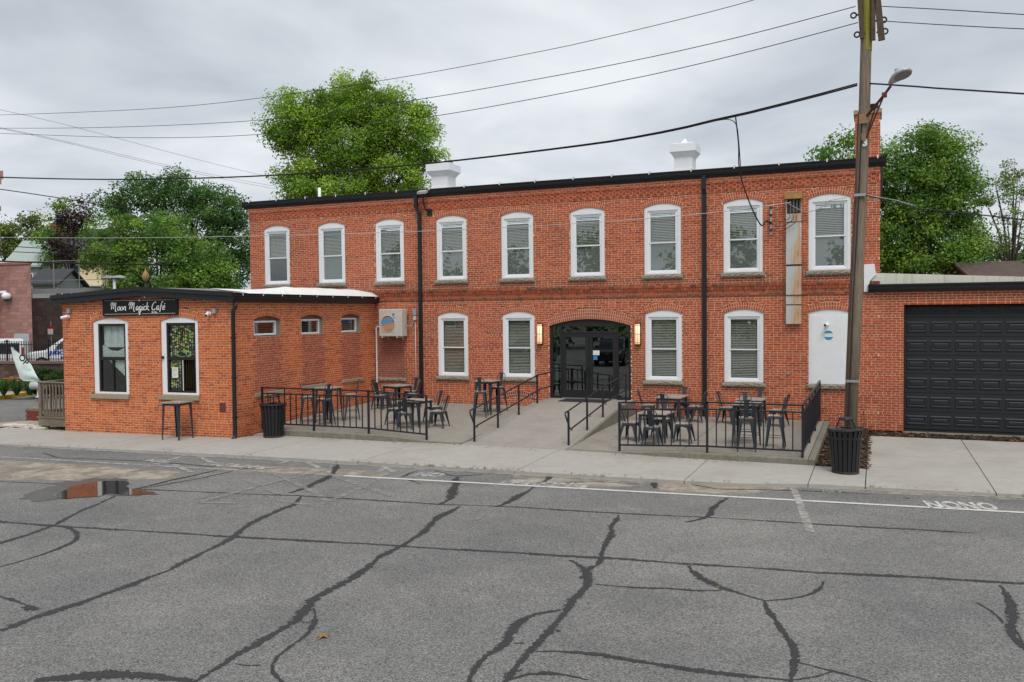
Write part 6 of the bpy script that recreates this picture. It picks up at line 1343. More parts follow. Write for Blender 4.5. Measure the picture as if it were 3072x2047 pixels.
# ================================================================== vehicles
mat('tyre', (.015, .015, .016), .85); mat('rim', (.32, .33, .35), .35, .8); mat('car_glass', (.02, .025, .028), .06, spec=.9); mat('headlight', (.6, .65, .7), .15); mat('tail_red', (.4, .02, .02), .3); mat('plate_white', (.7, .7, .68), .5)
def car(name, x, y, z, rz, paint, label, mark=None):
    root = empty(name); 
    def ring(yy, hw, z0, z1): c = .09; return [(-hw+c, yy, z0), (hw-c, yy, z0), (hw, yy, z0+c), (hw+.01, yy, (z0+z1)/2), (hw-.01, yy, z1-c), (hw-c, yy, z1), (-hw+c, yy, z1), (-hw+.01, yy, z1-c), (-hw-.01, yy, (z0+z1)/2), (-hw, yy, z0+c)]
    S = [(-2.48, .82, .48, .95), (-2.38, .93, .36, 1.08), (-1.4, .97, .30, 1.13), (1.0, .97, .30, 1.13), (1.35, .97, .30, 1.12), (2.1, .94, .32, 1.03), (2.38, .88, .36, .95), (2.48, .74, .46, .82)]
    b = MB(); vs = [p for s in S for p in ring(*s)]; b.add(vs, [(10*i+k, 10*i+(k+1) % 10, 10*i+10+(k+1) % 10, 10*i+10+k) for i in range(7) for k in range(10)]+[tuple(range(9, -1, -1)), tuple(range(70, 80))]); b.build('body', paint, root, smooth=False, origin=(0, 0, 0), bevel=.03)
    H = [(-2.34, .84, .78, 1.06, 1.12), (-2.0, .90, .72, 1.08, 1.72), (-1.0, .92, .74, 1.1, 1.80), (.2, .92, .74, 1.1, 1.79), (.55, .92, .73, 1.1, 1.72), (1.38, .90, .86, 1.08, 1.12)]
    b = MB(); vs = [p for (yy, wb, wt, z0, z1) in H for p in ((-wb, yy, z0), (wb, yy, z0), (wt, yy, z1), (-wt, yy, z1))]; b.add(vs, [(4*i+k, 4*i+(k+1) % 4, 4*i+4+(k+1) % 4, 4*i+4+k) for i in range(5) for k in range(4)]+[(3, 2, 1, 0), (20, 21, 22, 23)]); b.build('cabin', paint, root, origin=(0, 0, 0), bevel=.02)
    b = MB(); b.add([(-.80, 1.30, 1.155), (.80, 1.30, 1.155), (.66, .60, 1.705), (-.66, .60, 1.705)], [(0, 1, 2, 3)]); b.build('windscreen', 'car_glass', root, origin=(0, 0, 0))
    b = MB(); b.add([(-.74, -2.325, 1.16), (.74, -2.325, 1.16), (.64, -2.04, 1.66), (-.64, -2.04, 1.66)], [(0, 3, 2, 1)]); b.build('rear_window', 'car_glass', root, origin=(0, 0, 0))
    for s in (-1, 1):
        for y0, y1, y2, y3 in ((.05, .95, .42, .05), (-.95, -.05, -.05, -.95), (-1.95, -1.05, -1.05, -1.85)):
            b = MB(); b.add([(s*.928, y0, 1.16), (s*.928, y1, 1.16), (s*.775, y2, 1.67), (s*.775, y3, 1.67)], [(0, 1, 2, 3) if s > 0 else (3, 2, 1, 0)]); b.build('side_window', 'car_glass', root, origin=(0, 0, 0))
        for yy in (-1.45, 1.5):
            b = MB(); n = 24; b.add([(s*(.80+o), yy+.385*math.cos(2*math.pi*k/n), .385+.385*math.sin(2*math.pi*k/n)) for o in (0, .2) for k in range(n)], [(k, (k+1) % n, n+(k+1) % n, n+k) for k in range(n)]+[tuple(range(n)), tuple(range(2*n-1, n-1, -1))]); w_ = b.build('wheel', 'tyre', root, origin=(0, 0, 0))
            b = MB(); b.add([(s*1.003, yy+.26*math.cos(2*math.pi*k/n), .385+.26*math.sin(2*math.pi*k/n)) for k in range(n)], [tuple(range(n))]); b.build('rim', 'rim', w_, origin=(0, 0, 0))
        b = MB(); b.box(min(s*.60, s*.86), max(s*.60, s*.86), 2.30, 2.46, .80, .93); b.build('headlight', 'headlight', root, origin=(0, 0, 0))
        b = MB(); b.box(min(s*.66, s*.92), max(s*.66, s*.92), -2.47, -2.35, .80, 1.05); b.build('tail_light', 'tail_red', root, origin=(0, 0, 0))
        b = MB(); b.box(min(s*.97, s*1.14), max(s*.97, s*1.14), .72, .86, 1.12, 1.28); b.build('mirror', paint, root, origin=(0, 0, 0), bevel=.03)
        b = MB(); b.tube([(s*.62, -1.8, 1.83), (s*.62, .1, 1.84)], .02, 6); b.build('roof_rail', 'rim', root, origin=(0, 0, 0))
    b = MB(); b.box(-.56, .56, 2.44, 2.495, .70, .90); b.build('grille', 'black_frame', root, origin=(0, 0, 0))
    b = MB(); b.box(-.6, .6, 2.46, 2.50, .905, .93); b.box(-.12, .12, 2.496, 2.502, .78, .83); b.build('chrome_trim', 'rim', root, origin=(0, 0, 0))
    b = MB(); b.box(-.8, .8, 2.40, 2.52, .34, .62); b.build('bumper', 'black_frame', root, origin=(0, 0, 0), bevel=.03)
    b = MB(); b.box(-.16, .16, -2.50, -2.485, .72, .84); b.build('number_plate', 'plate_white', root, origin=(0, 0, 0))
    if mark:
        for s in (1, -1):
            b = MB(); text_on(b, mark[0], (s*.985, -.15*s*0, .90), (0, s*1., 0), (0, 0, 1), .26, .1, 1.0, bold=.012); text_on(b, mark[1], (s*.985, 0, .64), (0, s*1., 0), (0, 0, 1), .24, .1, 1.0, bold=.012); b.build('lettering', mat('police_blue', (.03, .10, .45), .4), root, origin=(0, 0, 0))
        b = MB(); b.box(-.55, .55, -.3, .05, 1.82, 1.93); b.build('light_bar', 'police_blue', root, origin=(0, 0, 0), bevel=.02)
    root.location = (x, y, z); root.rotation_euler = (0, 0, rz); return tag(root, label, 'car')
mat('paint_dark', (.020, .024, .03), .18, .3, var=.02, spec=.6); mat('paint_white', (.72, .74, .76), .25, var=.02, spec=.5); mat('paint_silver', (.3, .31, .32), .25, .4, var=.02)
car('parked_suv', 4.7, -28.6, ZA, R_(-4), 'paint_dark', 'dark grey sport utility car parked facing the glass doors')
car('parked_suv', -1.5, -29.5, ZA, R_(8), 'paint_dark', 'second dark car parked further west in the lot')
# ================================================================== left background
vd = -FW.copy(); vd.z = 0; vd.normalize(); vr = Vector((vd.y*-1, vd.x, 0)); vr = Vector((RT.x, RT.y, 0)).normalized()   # view-aligned axes for the street behind the cafe
def bp(x, y, D): return onD(dp(x, y), D)
def poly(ptsz, z): return [(q.x, q.y) for q in (onZ(dp(*p), z) for p in ptsz)]
street = sheet('street', poly([(-500, 992), (-500, 935), (0, 918), (90, 905), (320, 872), (330, 905), (150, 965), (60, 968), (0, 975)], -.30), -.30, 'asphalt')
mat('yellow_paint', (.62, .40, .02), .7, var=.12, scale=8)
b = MB(); k0, k1, k2 = onZ(dp(-500, 935), -.3), onZ(dp(0, 918), -.3), onZ(dp(330, 868), -.3)
for a, c in ((k0, k1), (k1, k2)):
    nrm = Vector((-(c-a).y, (c-a).x, 0)).normalized()*.18
    if nrm.y < 0: nrm = -nrm
    b.hexa([a, c, c+nrm, a+nrm], [a+Vector((0, 0, .16)), c+Vector((0, 0, .16)), c+nrm+Vector((0, 0, .16)), a+nrm+Vector((0, 0, .16))])
ks = b.build('yellow_kerb', 'yellow_paint'); tag(ks, kind='structure')
sheet('far_pavement', poly([(-500, 925), (0, 911), (330, 864), (330, 850), (60, 886), (0, 892), (-500, 905)], -.15), -.15, 'concrete')
sheet('verge', poly([(-500, 908), (0, 893), (60, 887), (330, 852), (330, 838), (60, 868), (0, 872), (-500, 885)], -.11), -.11, mat('red_mulch', (.16, .06, .035), .95, var=.5, scale=20, coords='World'))
sheet('gravel_strip', poly([(-80, 980), (0, 972), (75, 966), (150, 975), (150, 990), (60, 990), (-80, 990)], -.235), -.235, mat('tan_grit', (.40, .34, .26), .95, var=.3, scale=14, coords='World'))
b = MB()
for k in range(16):
    x = -30+k*9+random.uniform(-3, 3); q = onZ(dp(x, 984+random.uniform(-5, 4)), -.22); s = random.uniform(.12, .34); b.prism([(q.x+s*math.cos(t)*random.uniform(.7, 1.2), q.y+s*.8*math.sin(t)*random.uniform(.7, 1.2), -.24) for t in np.linspace(0, 6.28, 8)[:-1]], (0, 0, .08))
tag(b.build('rubble', mat('white_rubble', (.62, .58, .52), .95, var=.25, scale=9)), 'broken pale concrete and plaster rubble on the ground left of the porch', 'rubble', kind='stuff')
# porch
pw = mat('grey_wood', (.20, .165, .125), .85, var=.4, scale=4, stretch=(1, 1, 1), mottle=[((.10, .085, .05), 1.5, .5, .7, .6)])
porch = empty('wooden_porch', (-2.5, -7, -.25), 'small weathered grey wooden porch with railing at the cafe left end', 'porch')
P0 = onZ(dp(90, 986), -.23); px0, py0 = P0.x, P0.y; px1 = -1.93; py1 = py0+2.6
def pbox(x0, x1, y0, y1, z0, z1, nm): b = MB(); b.box(x0, x1, y0, y1, z0, z1); b.build(nm, 'grey_wood', porch, bevel=.004)
zd = .12
for k in range(9): pbox(px0-.05, px1, py0-.04+k*.28, py0+.225+k*.28, zd, zd+.035, 'deck_board')
pbox(px0, px1, py0-.02, py0+.02, zd-.24, zd-.002, 'skirt_board'); pbox(px0-.02, px0+.02, py0+.03, py1, zd-.24, zd-.002, 'skirt_board')
for y in (py0+.04, py1-.1): pbox(px0+.03, px0+.12, y, y+.09, -.30, zd-.245, 'leg')
pbox(px0, px0+.1, py0+.0, py0+.1, zd+.036, zd+1.08, 'post'); pbox(px0, px0+.1, py1-.1, py1, zd+.036, zd+1.08, 'post')
pbox(px0-.03, px1, py0-.02, py0+.12, zd+1.082, zd+1.12, 'top_rail'); pbox(px0+.11, px1, py0+.03, py0+.07, zd+.98, zd+1.07, 'rail'); pbox(px0+.11, px1, py0+.03, py0+.07, zd+.12, zd+.20, 'rail')
pbox(px0-.03, px0+.11, py0+.13, py1, zd+1.082, zd+1.12, 'top_rail'); pbox(px0+.03, px0+.07, py0+.11, py1-.11, zd+.12, zd+.20, 'rail')
k = 0
while px0+.2+k*.135 < px1-.04: x = px0+.2+k*.135; pbox(x, x+.04, py0+.0, py0+.028, zd+.10, zd+1.07, 'baluster'); k += 1
for k in range(14): y = py0+.25+k*.165; pbox(px0+.0, px0+.028, y, y+.04, zd+.10, zd+1.07, 'baluster')
b = MB(); b.bar((px0+.6, py0+2.2, zd+.95), (px0+.1, py0+3.6, .3), .04, .1); b.build('stair_rail', 'grey_wood', porch)
bs = onZ(dp(84, 968), -.24); step = empty('brick_step', (bs.x, bs.y, -.24), 'low broken brick pier beside the porch', 'brick pier'); b = MB(); b.box(bs.x-.55, bs.x+.7, bs.y+.06, bs.y+.7, -.3, .17); b.build('core', 'kerb_concrete', step)
for r in range(5):
    for c in range(3): b = MB(); x = bs.x-.54+c*.213+(.1 if r % 2 else 0); b.box(x, x+.2, bs.y+.02, bs.y+.06, -.26+r*.075, -.26+r*.075+.06); b.build('brick', mat('old_brick', (.22, .06, .045), .9, var=.3), step)
# flag on the porch
fg = empty('open_flag', bp(95, 878, 27.5), 'pale mint flag with dark lettering on a slanted pole at the porch', 'flag'); f0, f1 = bp(98, 880, 27.3), bp(24, 797, 27.3)
b = MB(); b.tube([f0, f1], .014, 8); b.build('flag_pole', 'black_frame', fg)
cl = mat('flag_cloth', (.60, .70, .66), .8, var=.06); b = MB(); n, m_ = 14, 8; tipA, tipB = bp(45, 877, 27.1), bp(95, 872, 27.0); vs = []
for i in range(n+1):
    for j in range(m_+1):
        s, t = i/n, j/m_; e0 = f1.lerp(f0, s*.94+.04); e1 = f1.lerp(tipA.lerp(tipB, s*.0+.0), 1) if False else bp(30+ (18+52*s)*1.0, 800+72*min(1, .35+s*.75), 27.1)
        vs.append(e0.lerp(e1, t)+FW*(.10*math.sin(t*6+s*3)*t)+Vector((0, 0, -.05*t*s)))
b.add(vs, [(i*(m_+1)+j, (i+1)*(m_+1)+j, (i+1)*(m_+1)+j+1, i*(m_+1)+j+1) for i in range(n) for j in range(m_)])
b = MB(); A_, B_, C_ = bp(27, 798, 27.2), bp(46, 876, 27.1), bp(96, 878, 26.9); Q_ = bp(70, 838, 27.25); vs = []; n = 12
for i in range(n+1):
    for j in range(n+1):
        s, t = i/n, j/n; top_ = A_.lerp(Q_, min(1, 2*s)) if s < .5 else Q_.lerp(C_, 2*s-1); bot = A_.lerp(B_, min(1, 1.6*s)) if s < .62 else B_.lerp(C_, (s-.62)/.38)
        vs.append(top_.lerp(bot, t)+FW*(.07*math.sin(4*t+5*s)))
b.add(vs, [(i*(n+1)+j, (i+1)*(n+1)+j, (i+1)*(n+1)+j+1, i*(n+1)+j+1) for i in range(n) for j in range(n)]); b.build('cloth', 'flag_cloth', fg, smooth=True)
b = MB(); o = bp(50, 832, 26.95); ux = (bp(62, 846, 26.95)-o).normalized(); uz = (bp(57, 824, 26.95)-o).normalized(); text_on(b, 'OP', o, ux, uz, .27, bold=.008); b.build('lettering', 'black_frame', fg)
# planter wall, upper lot, iron fence
def rect_wall(a, c, z0, z1, th=.3):
    d_ = (c-a); d_.z = 0; d_.normalize(); nn = Vector((d_.y, -d_.x, 0)); return d_, nn
mat('block_pink', (.36, .19, .16), .95, var=.12, scale=9, bump=1., bscale=11, attr=True, coords='World'); mat('block_brown', (.12, .075, .065), .95, var=.2, scale=8, bump=1., bscale=10, attr=True, coords='World'); mat('block_joint', (.3, .2, .18), .95, attr=True)
def block_wall(name, xa, xb, D_a, D_b, z0, z1, pal, joint, label, cat='wall', bl=.40, bh=.19, parent=None, bm='block_pink'):
    a, c = bp(xa, 800, D_a), bp(xb, 800, D_b); W_ = Wall((a.x, a.y), (c.x, c.y), pal, joint, bl-.008, bh-.008, bh, bl/2, .008, headers=0)
    root = parent or empty(name, (a.x, a.y, z0), label, cat); W_.fill(z0, z1, []); W_.build(root, 200, 'block', 'blockwork', 'block_joint', bm); return root, W_
PK = [(.40, .215, .185), (.37, .20, .175), (.43, .235, .20), (.35, .185, .16)]; BR = [(.085, .055, .048), (.11, .07, .06), (.07, .047, .042), (.13, .085, .075)]
r_, W_ = block_wall('planter_wall', -300, 150, 41, 39.2, -.15, 1.08, BR, (.05, .035, .03), 'dark brown block planter wall with rounded cap under the iron fence', bm='block_brown')
b = MB(); W_n = W_.n; b.prism([W_.P(0, 1.09, .06), W_.P(W_.L, 1.09, .06), W_.P(W_.L, 1.24, .06), W_.P(0, 1.24, .06)], -W_n*.4); b.build('cap_stone', mat('cap_brown', (.17, .115, .10), .9, var=.2), r_, bevel=.03)
b = MB(); b.prism([W_.P(0, 0, -.012), W_.P(W_.L, 0, -.012), W_.P(W_.L, 1.08, -.012), W_.P(0, 1.08, -.012)], -W_n*.25); b.build('core', 'cap_brown', r_)
ul = [W_.P(0, 0, -.3), W_.P(W_.L, 0, -.3), W_.P(W_.L+6, 0, -22), W_.P(0, 0, -22)]; sheet('upper_lot', [(q[0], q[1]) for q in ul], .42, 'asphalt')
fe = empty('iron_fence', W_.P(W_.L*.5, 1.24, -.1), 'black iron spear fence on the brown planter wall', 'fence'); u0 = W_.L-6.2
for z in (1.32, 1.98): b = MB(); b.bar(W_.P(u0, z, -.12), W_.P(W_.L-.05, z, -.12), .035); b.build('rail', 'black_metal', fe)
k = 0; u = u0
while u < W_.L-.05:
    big = k % 17 == 8; w_ = .03 if big else .011; p = W_.P(u, 1.24, -.12); b = MB(); b.box(p[0]-w_, p[0]+w_, p[1]-w_, p[1]+w_, 1.24, 2.14 if not big else 2.2); b.build('post' if big else 'picket', 'black_metal', fe); u += .125; k += 1
# hedge, flower bed
hd = empty('clipped_hedge', bp(110, 868, 38.0), 'clipped dark green box hedge below the brown wall cap', 'hedge'); hl = []
for k in range(9): q = bp(82+k*12, 846, 37.9-.05*k); hl.append(((q.x, q.y, .42), (.42, .36, .52)))
leaves('foliage', *foliage(hl, 170, 60, .07, [(.03, .075, .015), (.05, .11, .02), (.022, .055, .012)], .18, .7), hd)
for i, (x, lb) in enumerate(((8, 'leafy daylily clump with yellow flowers at the left edge'), (38, 'daylily clump with the most yellow flowers in the red mulch'), (68, 'low green daylily clump next to the hydrant-like pipe'))):
    q = bp(x, 890, 37.2); rt_ = empty('daylily', (q.x, q.y, -.11), lb, 'plant', 'daylilies in the red mulch'); b = MB()
    for k in range(90):
        a = random.uniform(0, 6.28); l = random.uniform(.3, .62); h = random.uniform(.25, .6); dx_, dy_ = math.cos(a), math.sin(a); p0 = (q.x+dx_*.05, q.y+dy_*.05); w_ = .014
        b.add([(p0[0]-dy_*w_, p0[1]+dx_*w_, -.11), (p0[0]+dy_*w_, p0[1]-dx_*w_, -.11), (q.x+dx_*l*.5+dy_*w_, q.y+dy_*l*.5-dx_*w_, h), (q.x+dx_*l*.5-dy_*w_, q.y+dy_*l*.5+dx_*w_, h), (q.x+dx_*l, q.y+dy_*l, h*.6)], [(0, 1, 2, 3), (3, 2, 4)], random.choice([(.06, .14, .02), (.09, .2, .03), (.04, .1, .02)]))
    b.build('leaf_blades', 'leaf', rt_)
    for k in range((3, 6, 0)[i]):
        c = (q.x+random.uniform(-.4, .4), q.y+random.uniform(-.3, .3), random.uniform(.45, .75)); b = MB()
        for j in range(6): a = j*1.047; b.add([c, (c[0]+.07*math.cos(a-.35), c[1]+.07*math.sin(a-.35), c[2]+.04), (c[0]+.11*math.cos(a), c[1]+.11*math.sin(a), c[2]+.05), (c[0]+.07*math.cos(a+.35), c[1]+.07*math.sin(a+.35), c[2]+.04)], [(0, 1, 2, 3)])
        b.build('flower', mat('flower_yellow', (.75, .38, .01), .6), rt_)
q = bp(88, 892, 36.4); hy = empty('standpipe', (q.x, q.y, -.15), 'pale grey capped standpipe behind the flag', 'standpipe'); b = MB(); b.lathe([(.0, 0), (.12, 0), (.12, .05), (.06, .07), (.055, .38), (.09, .40)], 14, (q.x, q.y, -.15)); b.build('stem', 'lamp_head', hy, smooth=True)
b = MB(); c = Vector((q.x, q.y, .36)); b.tube([c-vr*.32, c-vr*.3, c+vr*.3, c+vr*.32], [.10, .16, .16, .10], 14); b.build('head', 'lamp_head', hy, smooth=True)
# police cars behind the fence
z_ = bp(190, 1000, 45.5); rz = math.atan2(vr.y, vr.x)-math.pi/2
car('marked_suv', z_.x, z_.y, .42, rz+math.pi, 'paint_white', 'white marked car with blue lettering behind the iron fence', ('JUDICIAL BRANCH', 'MARSHAL'))
q = bp(20, 1000, 43.6); van = empty('white_van', (q.x, q.y, .42), 'white van seen from behind with one wide dark rear window', 'van')
def vb(x0, x1, y0, y1, z0, z1, nm, mt, par=van, bv=0):
    b = MB(); rd = Vector((q.x-CAM.x, q.y-CAM.y, 0)).normalized(); P = [Vector((q.x, q.y, .42))+vr*x*.88+rd*y for x, y in ((x0, y0), (x1, y0), (x1, y1), (x0, y1))]; b.prism([(p.x, p.y, .42+z0) for p in P], (0, 0, z1-z0)); return b.build(nm, mt, par, bevel=bv)
vb(-1.0, 1.0, 0, 2.2, .35, 1.72, 'body', 'paint_white', bv=.08); vb(-.78, .72, -.012, 0, .98, 1.52, 'rear_window', 'car_glass'); vb(-.12, .2, -.02, 0, 1.6, 1.65, 'brake_light', 'tail_red'); vb(-.98, .98, -.1, 0, .4, .62, 'bumper', 'black_frame')
for s in (-1, 1): vb(min(s*.88, s*.98), max(s*.88, s*.98), -.015, 0, .9, 1.3, 'tail_light', 'tail_red'); vb(min(s*.72, s*.98), max(s*.72, s*.98), .5, 1.1, 0, .6, 'wheel', 'tyre')
# pink block building
pk_, W_ = block_wall('pink_building', -260, 75, 50.5, 46.6, .3, 6.05, PK, (.28, .17, .15), 'pink split-face block building at the left edge', 'building')
b = MB(); b.prism([W_.P(-.1, 6.05, .05), W_.P(W_.L+.05, 6.05, .05), W_.P(W_.L+.05, 6.2, .05), W_.P(-.1, 6.2, .05)], -W_.n*.12); b.build('coping', mat('coping_pink', (.36, .16, .13), .9, var=.1), pk_, bevel=.03)
b = MB(); b.prism([W_.P(0, 0, -.02), W_.P(W_.L, 0, -.02), W_.P(W_.L-4, 0, -3), W_.P(0, 0, -3)], (0, 0, 6.04)); b.build('core', 'coping_pink', pk_)
b = MB(); b.prism([W_.P(-1., 0, .5), W_.P(W_.L*.80, 0, .5), W_.P(W_.L*.79, 0, -.02), W_.P(-1, 0, -.02)], (0, 0, 6.55)); b.build('pier', mat('pier_pink', (.40, .22, .19), .95, var=.12, scale=6, bump=.8, bscale=9), pk_)
b = MB(); b.prism([W_.P(W_.L-1.28, .35, .012), W_.P(W_.L-.2, .35, .012), W_.P(W_.L-.2, 2.35, .012), W_.P(W_.L-1.28, 2.35, .012)], W_.n*.02); b.build('service_door', 'lamp_head', pk_)
cq = Vector(W_.P(W_.L*.795, 4.4, .52)); dome = empty('dome_camera', cq, 'white dome camera on an arm of the pink block building', 'security camera')
b = MB(); b.box(cq.x-.14, cq.x+.14, cq.y-.1, cq.y+.05, 4.05, 4.65); b.bar(cq+Vector((0, 0, .15)), cq+vr*.85+Vector((0, 0, .2)), .14, .14); b.build('arm', 'white_vinyl', dome, bevel=.03); b = MB(); b.ball(cq+vr*.85+Vector((0, 0, -.02)), .24, (1, 1, .8), 14, 8); b.build('housing', 'white_vinyl', dome, smooth=True); b = MB(); b.ball(cq+vr*.85+Vector((0, 0, -.2)), .13, (1, 1, 1), 12, 8); b.build('dome', 'car_glass', dome, smooth=True)
b = MB(); t0 = bp(-6, 470, 52); tw = empty('pink_tower', (t0.x, t0.y, .3), 'pink moulded tower corner just inside the left edge', 'tower')
for (w_, z0, z1) in ((.0, .3, 8.1), (.12, 8.1, 8.3), (.02, 8.3, 9.6), (.22, 9.6, 9.9), (.05, 9.9, 11.2), (.28, 11.2, 11.5), (.40, 11.5, 12.0)): P = [t0-vr*4, t0+vr*w_, t0+vr*(w_-2.4)-vd*2, t0-vr*4-vd*2]; b.prism([(p.x, p.y, z0-.0) for p in P], (0, 0, z1-z0-.002))
b.build('mouldings', 'pier_pink', tw)
# brown retaining wall, guard rail, houses on the hill
rw, W_ = block_wall('retaining_wall', 40, 330, 56, 54, .3, 4.45, [(.075, .05, .046), (.09, .06, .055), (.06, .042, .04)], (.20, .17, .15), 'dark brown stacked block retaining wall below the guard rail', bl=.46, bh=.3, bm='block_brown')
b = MB(); b.prism([W_.P(-2, 0, -.02), W_.P(W_.L+30, 0, -.02), W_.P(W_.L+30, 0, -70), W_.P(-2, 0, -70)], (0, 0, 4.4)); hill = b.build('hill', 'earth'); tag(hill, kind='structure')
gr = empty('guard_rail', W_.P(2, 4.45, -.5), 'galvanised steel guard rail along the top of the retaining wall', 'guard rail'); mat('galv', (.36, .38, .39), .5, .4)
b = MB(); b.prism([W_.P(-1, 4.75, -.5), W_.P(W_.L, 4.75, -.5), W_.P(W_.L, 4.85, -.55), W_.P(W_.L, 4.9, -.5), W_.P(W_.L, 5.05, -.5), W_.P(-1, 5.05, -.5)], W_.n*.06); b.build('rail', 'galv', gr)
for k in range(4): p = W_.P(.6+k*2., 4.4, -.6); b = MB(); b.box(p[0]-.08, p[0]+.08, p[1]-.05, p[1]+.05, 4.4, 5.1); b.build('post', 'galv', gr)
cf_ = empty('chain_fence', W_.P(2, 4.45, -.8), 'thin galvanised pipe fence posts and rails behind the guard rail', 'fence')
for k in range(4): p = W_.P(.2+k*1.9, 4.4, -.9); b = MB(); b.tube([p, (p[0], p[1], 6.9)], .03, 8); b.build('post', 'galv', cf_)
for z in (5.6, 6.85): b = MB(); b.tube([W_.P(-1, z, -.9), W_.P(W_.L, z, -.9)], .02, 6); b.build('rail', 'galv', cf_)
def house(name, xa, xb, Dn, depth, z0, zeave, zridge, wallm, roofm, label, wins, gable_front=False, ridge_off=0):
    a, c = bp(xa, 700, Dn), bp(xb, 700, Dn); u = (c-a); u.z = 0; L = u.length; u.normalize(); nn = Vector((u.y, -u.x, 0)); root = empty(name, (a.x, a.y, z0), label, 'house')
    def Q(s, n, z): v = a+u*s-nn*n; return (v.x, v.y, z)
    b = MB(); b.prism([Q(0, 0, z0), Q(L, 0, z0), Q(L, depth, z0), Q(0, depth, z0)], (0, 0, zeave-z0))
    if gable_front: b.prism([Q(0, .0, zeave), Q(L, .0, zeave), Q(L/2, .0, zridge)], tuple(-nn*depth))
    else:
        for s in (0, L-.05): b.prism([Q(s, 0, zeave), Q(s, depth, zeave), Q(s, depth/2, zridge)], tuple(u*.05))
    b.build('wall', wallm, root)
    b = MB(); e = .35
    if gable_front:
        for s0, s1 in ((-e, L/2), (L+e, L/2)): b.prism([Q(s0, -e, zeave-.15), Q(s1, -e, zridge+.06), Q(s1, -e, zridge+.2), Q(s0, -e, zeave)], tuple(-nn*(depth+2*e)))
    else:
        for n0 in (-e, depth+e): b.prism([Q(-e, n0, zeave-.12), Q(-e, depth/2, zridge+.06), Q(-e, depth/2, zridge+.2), Q(-e, n0, zeave+.03)], tuple(u*(L+2*e)))
    rf_ = b.build('roof', roofm, root)
    for (s, z, w_, h) in wins:
        b = MB(); b.prism([Q(s-.08, -.06, z-.08), Q(s+w_+.08, -.06, z-.08), Q(s+w_+.08, -.06, z+h+.08), Q(s-.08, -.06, z+h+.08)], tuple(-nn*.05)); w0 = b.build('window', 'white_vinyl', root)
        b = MB(); b.prism([Q(s, -.075, z), Q(s+w_, -.075, z), Q(s+w_, -.075, z+h), Q(s, -.075, z+h)], tuple(-nn*.014)); b.build('pane', 'car_glass', w0)
    return root, Q, L
mat('cream_siding', (.62, .52, .32), .8, var=.05, scale=2); mat('grey_siding', (.32, .36, .35), .8, var=.06); mat('shingle_dark', (.060, .062, .068), .95, var=.25, scale=8); mat('shingle_green', (.36, .42, .385), .95, var=.2, scale=8); mat('shingle_brown', (.105, .075, .068), .95, var=.3, scale=5)
hr, Q, L = house('cream_house', 72, 235, 84, 8, 3.5, 8.5, 11.9, 'cream_siding', 'shingle_dark', 'cream clapboard house with dark grey roof on the hill', [(1.5, 7.2, .7, 1.0), (2.4, 7.2, .7, 1.0), (3.2, 4.2, .7, 1.3), (4.9, 4.2, .7, 1.3), (5.8, 4.2, .5, 1.2), (8.0, 4.0, .6, 1.5)])
b = MB(); c = Q(.6, 4, 11.4); b.box(c[0]-.6, c[0]+.6, c[1]-.4, c[1]+.4, 11.0, 12.7); b.build('chimney', 'old_brick', hr)
b = MB(); b.prism([Q(3.6, -2.4, 6.1), Q(7.6, -2.4, 6.1), Q(7.6, -2.4, 6.25), Q(3.6, -2.4, 6.25)], (Vector(Q(0, 0, 0))-Vector(Q(0, -2.4, 0)))[:]); b.build('porch_roof', 'white_vinyl', hr)
house('green_roofed_house', 20, 92, 74, 6, 3.5, 7.6, 9.8, 'grey_siding', 'shingle_green', 'grey house with a pale green roof in front of the cream house', [(1.5, 6.0, .6, .9)])
house('grey_shed', 76, 132, 66, 4, 3.5, 5.75, 6.8, 'grey_siding', 'shingle_dark', 'low grey clapboard shed with a dark roof behind the guard rail', [(2.3, 4.7, .6, .5)])
hr, Q, L = house('red_house', 2283, 2420, 44, 7, -.3, 3.9, 5.6, mat('red_siding', (.17, .035, .03), .85, var=.1), 'shingle_brown', 'dark red house with a brown shingle roof at the right edge', [])
b = MB(); c0 = bp(87, 640, 92); up_ = empty('far_pole', (c0.x, c0.y, 4), 'far utility pole with a white transformer beside the cream house', 'utility pole'); b.tube([(c0.x, c0.y, 4), (c0.x, c0.y, bp(87, 560, 92).z)], .17, 8); b.build('shaft', 'pole_wood', up_, smooth=True)
b = MB(); tq = bp(94, 572, 91.6); b.lathe([(.0, 0), (.3, 0), (.34, .1), (.34, 1.0), (.2, 1.15)], 14, (tq.x, tq.y, tq.z-.5)); b.build('transformer', 'lamp_head', up_, smooth=True)
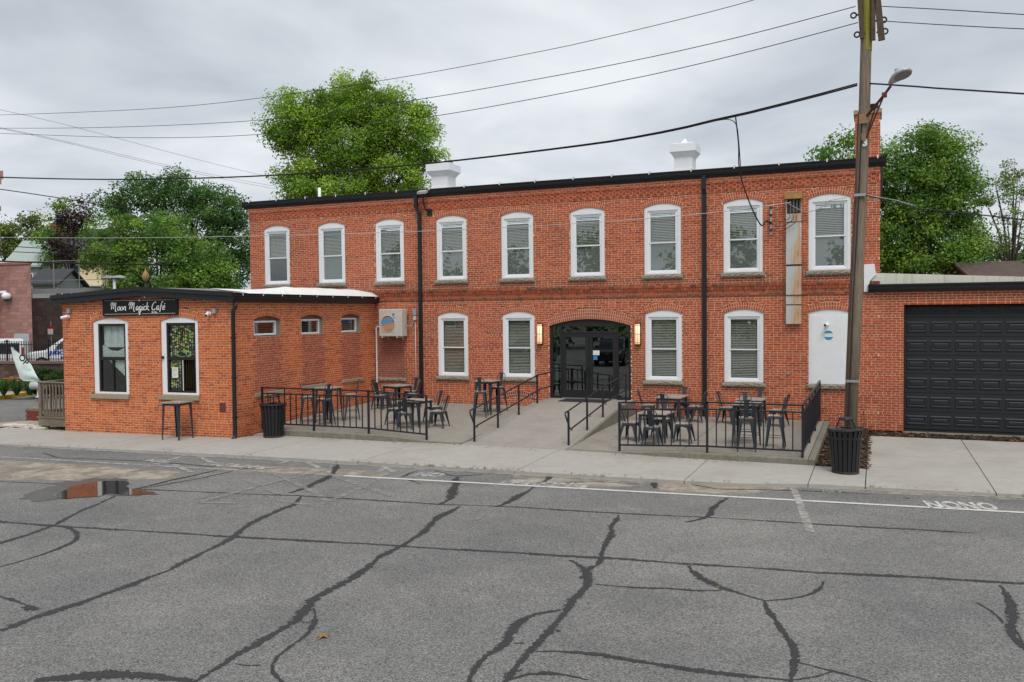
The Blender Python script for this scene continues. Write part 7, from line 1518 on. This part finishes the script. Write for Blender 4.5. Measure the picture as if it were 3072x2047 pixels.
# lamp posts behind the cafe roof
lp0 = bp(264, 690, 50); lp = empty('double_lamp_post', (lp0.x, lp0.y, 0), 'grey double headed lamp post just above the cafe roof ridge', 'lamp post'); zt = bp(264, 638, 50).z
b = MB(); b.tube([(lp0.x, lp0.y, .0), (lp0.x, lp0.y, zt)], .09, 10); b.build('post', 'lamp_head', lp, smooth=True)
for s in (-1, 1):
    b = MB(); c = Vector((lp0.x, lp0.y, zt)); b.add([c+vr*(s*x)+vd*(y_)+Vector((0, 0, z)) for x, y_, z in ((0, -.2, .08), (.35, -.22, .12), (.62, -.15, .02), (.62, .15, .02), (.35, .22, .12), (0, .2, .08), (0, -.2, -.02), (.35, -.22, -.03), (.62, -.15, -.04), (.62, .15, -.04), (.35, .22, -.03), (0, .2, -.02))], [(0, 1, 4, 5), (1, 2, 3, 4), (11, 10, 7, 6), (10, 9, 8, 7), (0, 6, 7, 1), (1, 7, 8, 2), (2, 8, 9, 3), (3, 9, 10, 4), (4, 10, 11, 5)]); b.build('lamp_head', 'lamp_head', lp)
g0 = bp(336, 690, 47); gl = empty('globe_lamp', (g0.x, g0.y, 0), 'old style lamp post with an amber globe in front of the maple', 'lamp post'); zt = bp(336, 648, 47).z; b = MB(); b.tube([(g0.x, g0.y, 0), (g0.x, g0.y, zt)], .06, 8); b.build('post', 'black_frame', gl, smooth=True)
b = MB(); b.lathe([(.05, 0), (.17, .12), (.2, .3), (.12, .5), (.04, .6), (.01, .72)], 14, (g0.x, g0.y, zt)); b.build('globe', mat('amber_globe', (.30, .20, .08), .4), gl, smooth=True)
sp = bp(97, 735, 52); sn = empty('notice_sign', (sp.x, sp.y, .42), 'small red and white parking notice in front of the brown retaining wall', 'sign'); zc_ = bp(118/1.0*1.0-0, 758, 52).z; c = bp(117, 758, 52)
b = MB(); b.bar((c.x, c.y, .42), (c.x, c.y, c.z+.5), .05); b.build('post', 'galv', sn); b = MB(); b.prism([c+vr*x+Vector((0, 0, z))+vd*.06 for x, z in ((-.16, -.28), (.16, -.28), (.16, .05), (-.16, .05))], tuple(vd*.01)); b.build('plate', 'plate_white', sn); b = MB(); b.prism([c+vr*x+Vector((0, 0, z))+vd*.06 for x, z in ((-.16, .051), (.16, .051), (.16, .2), (-.16, .2))], tuple(vd*.01)); b.build('plate_header', 'tail_red', sn)
cn_ = bp(88, 818, 41.5); b = MB(); b.lathe([(.2, 0), (.2, .04), (.15, .05), (.03, .6), (.0, .62)], 12, (cn_.x, cn_.y, .42)); tag(b.build('traffic_cone', mat('cone_red', (.5, .03, .02), .5), smooth=True), 'red traffic cone behind the iron fence beside the marked car', 'traffic cone')
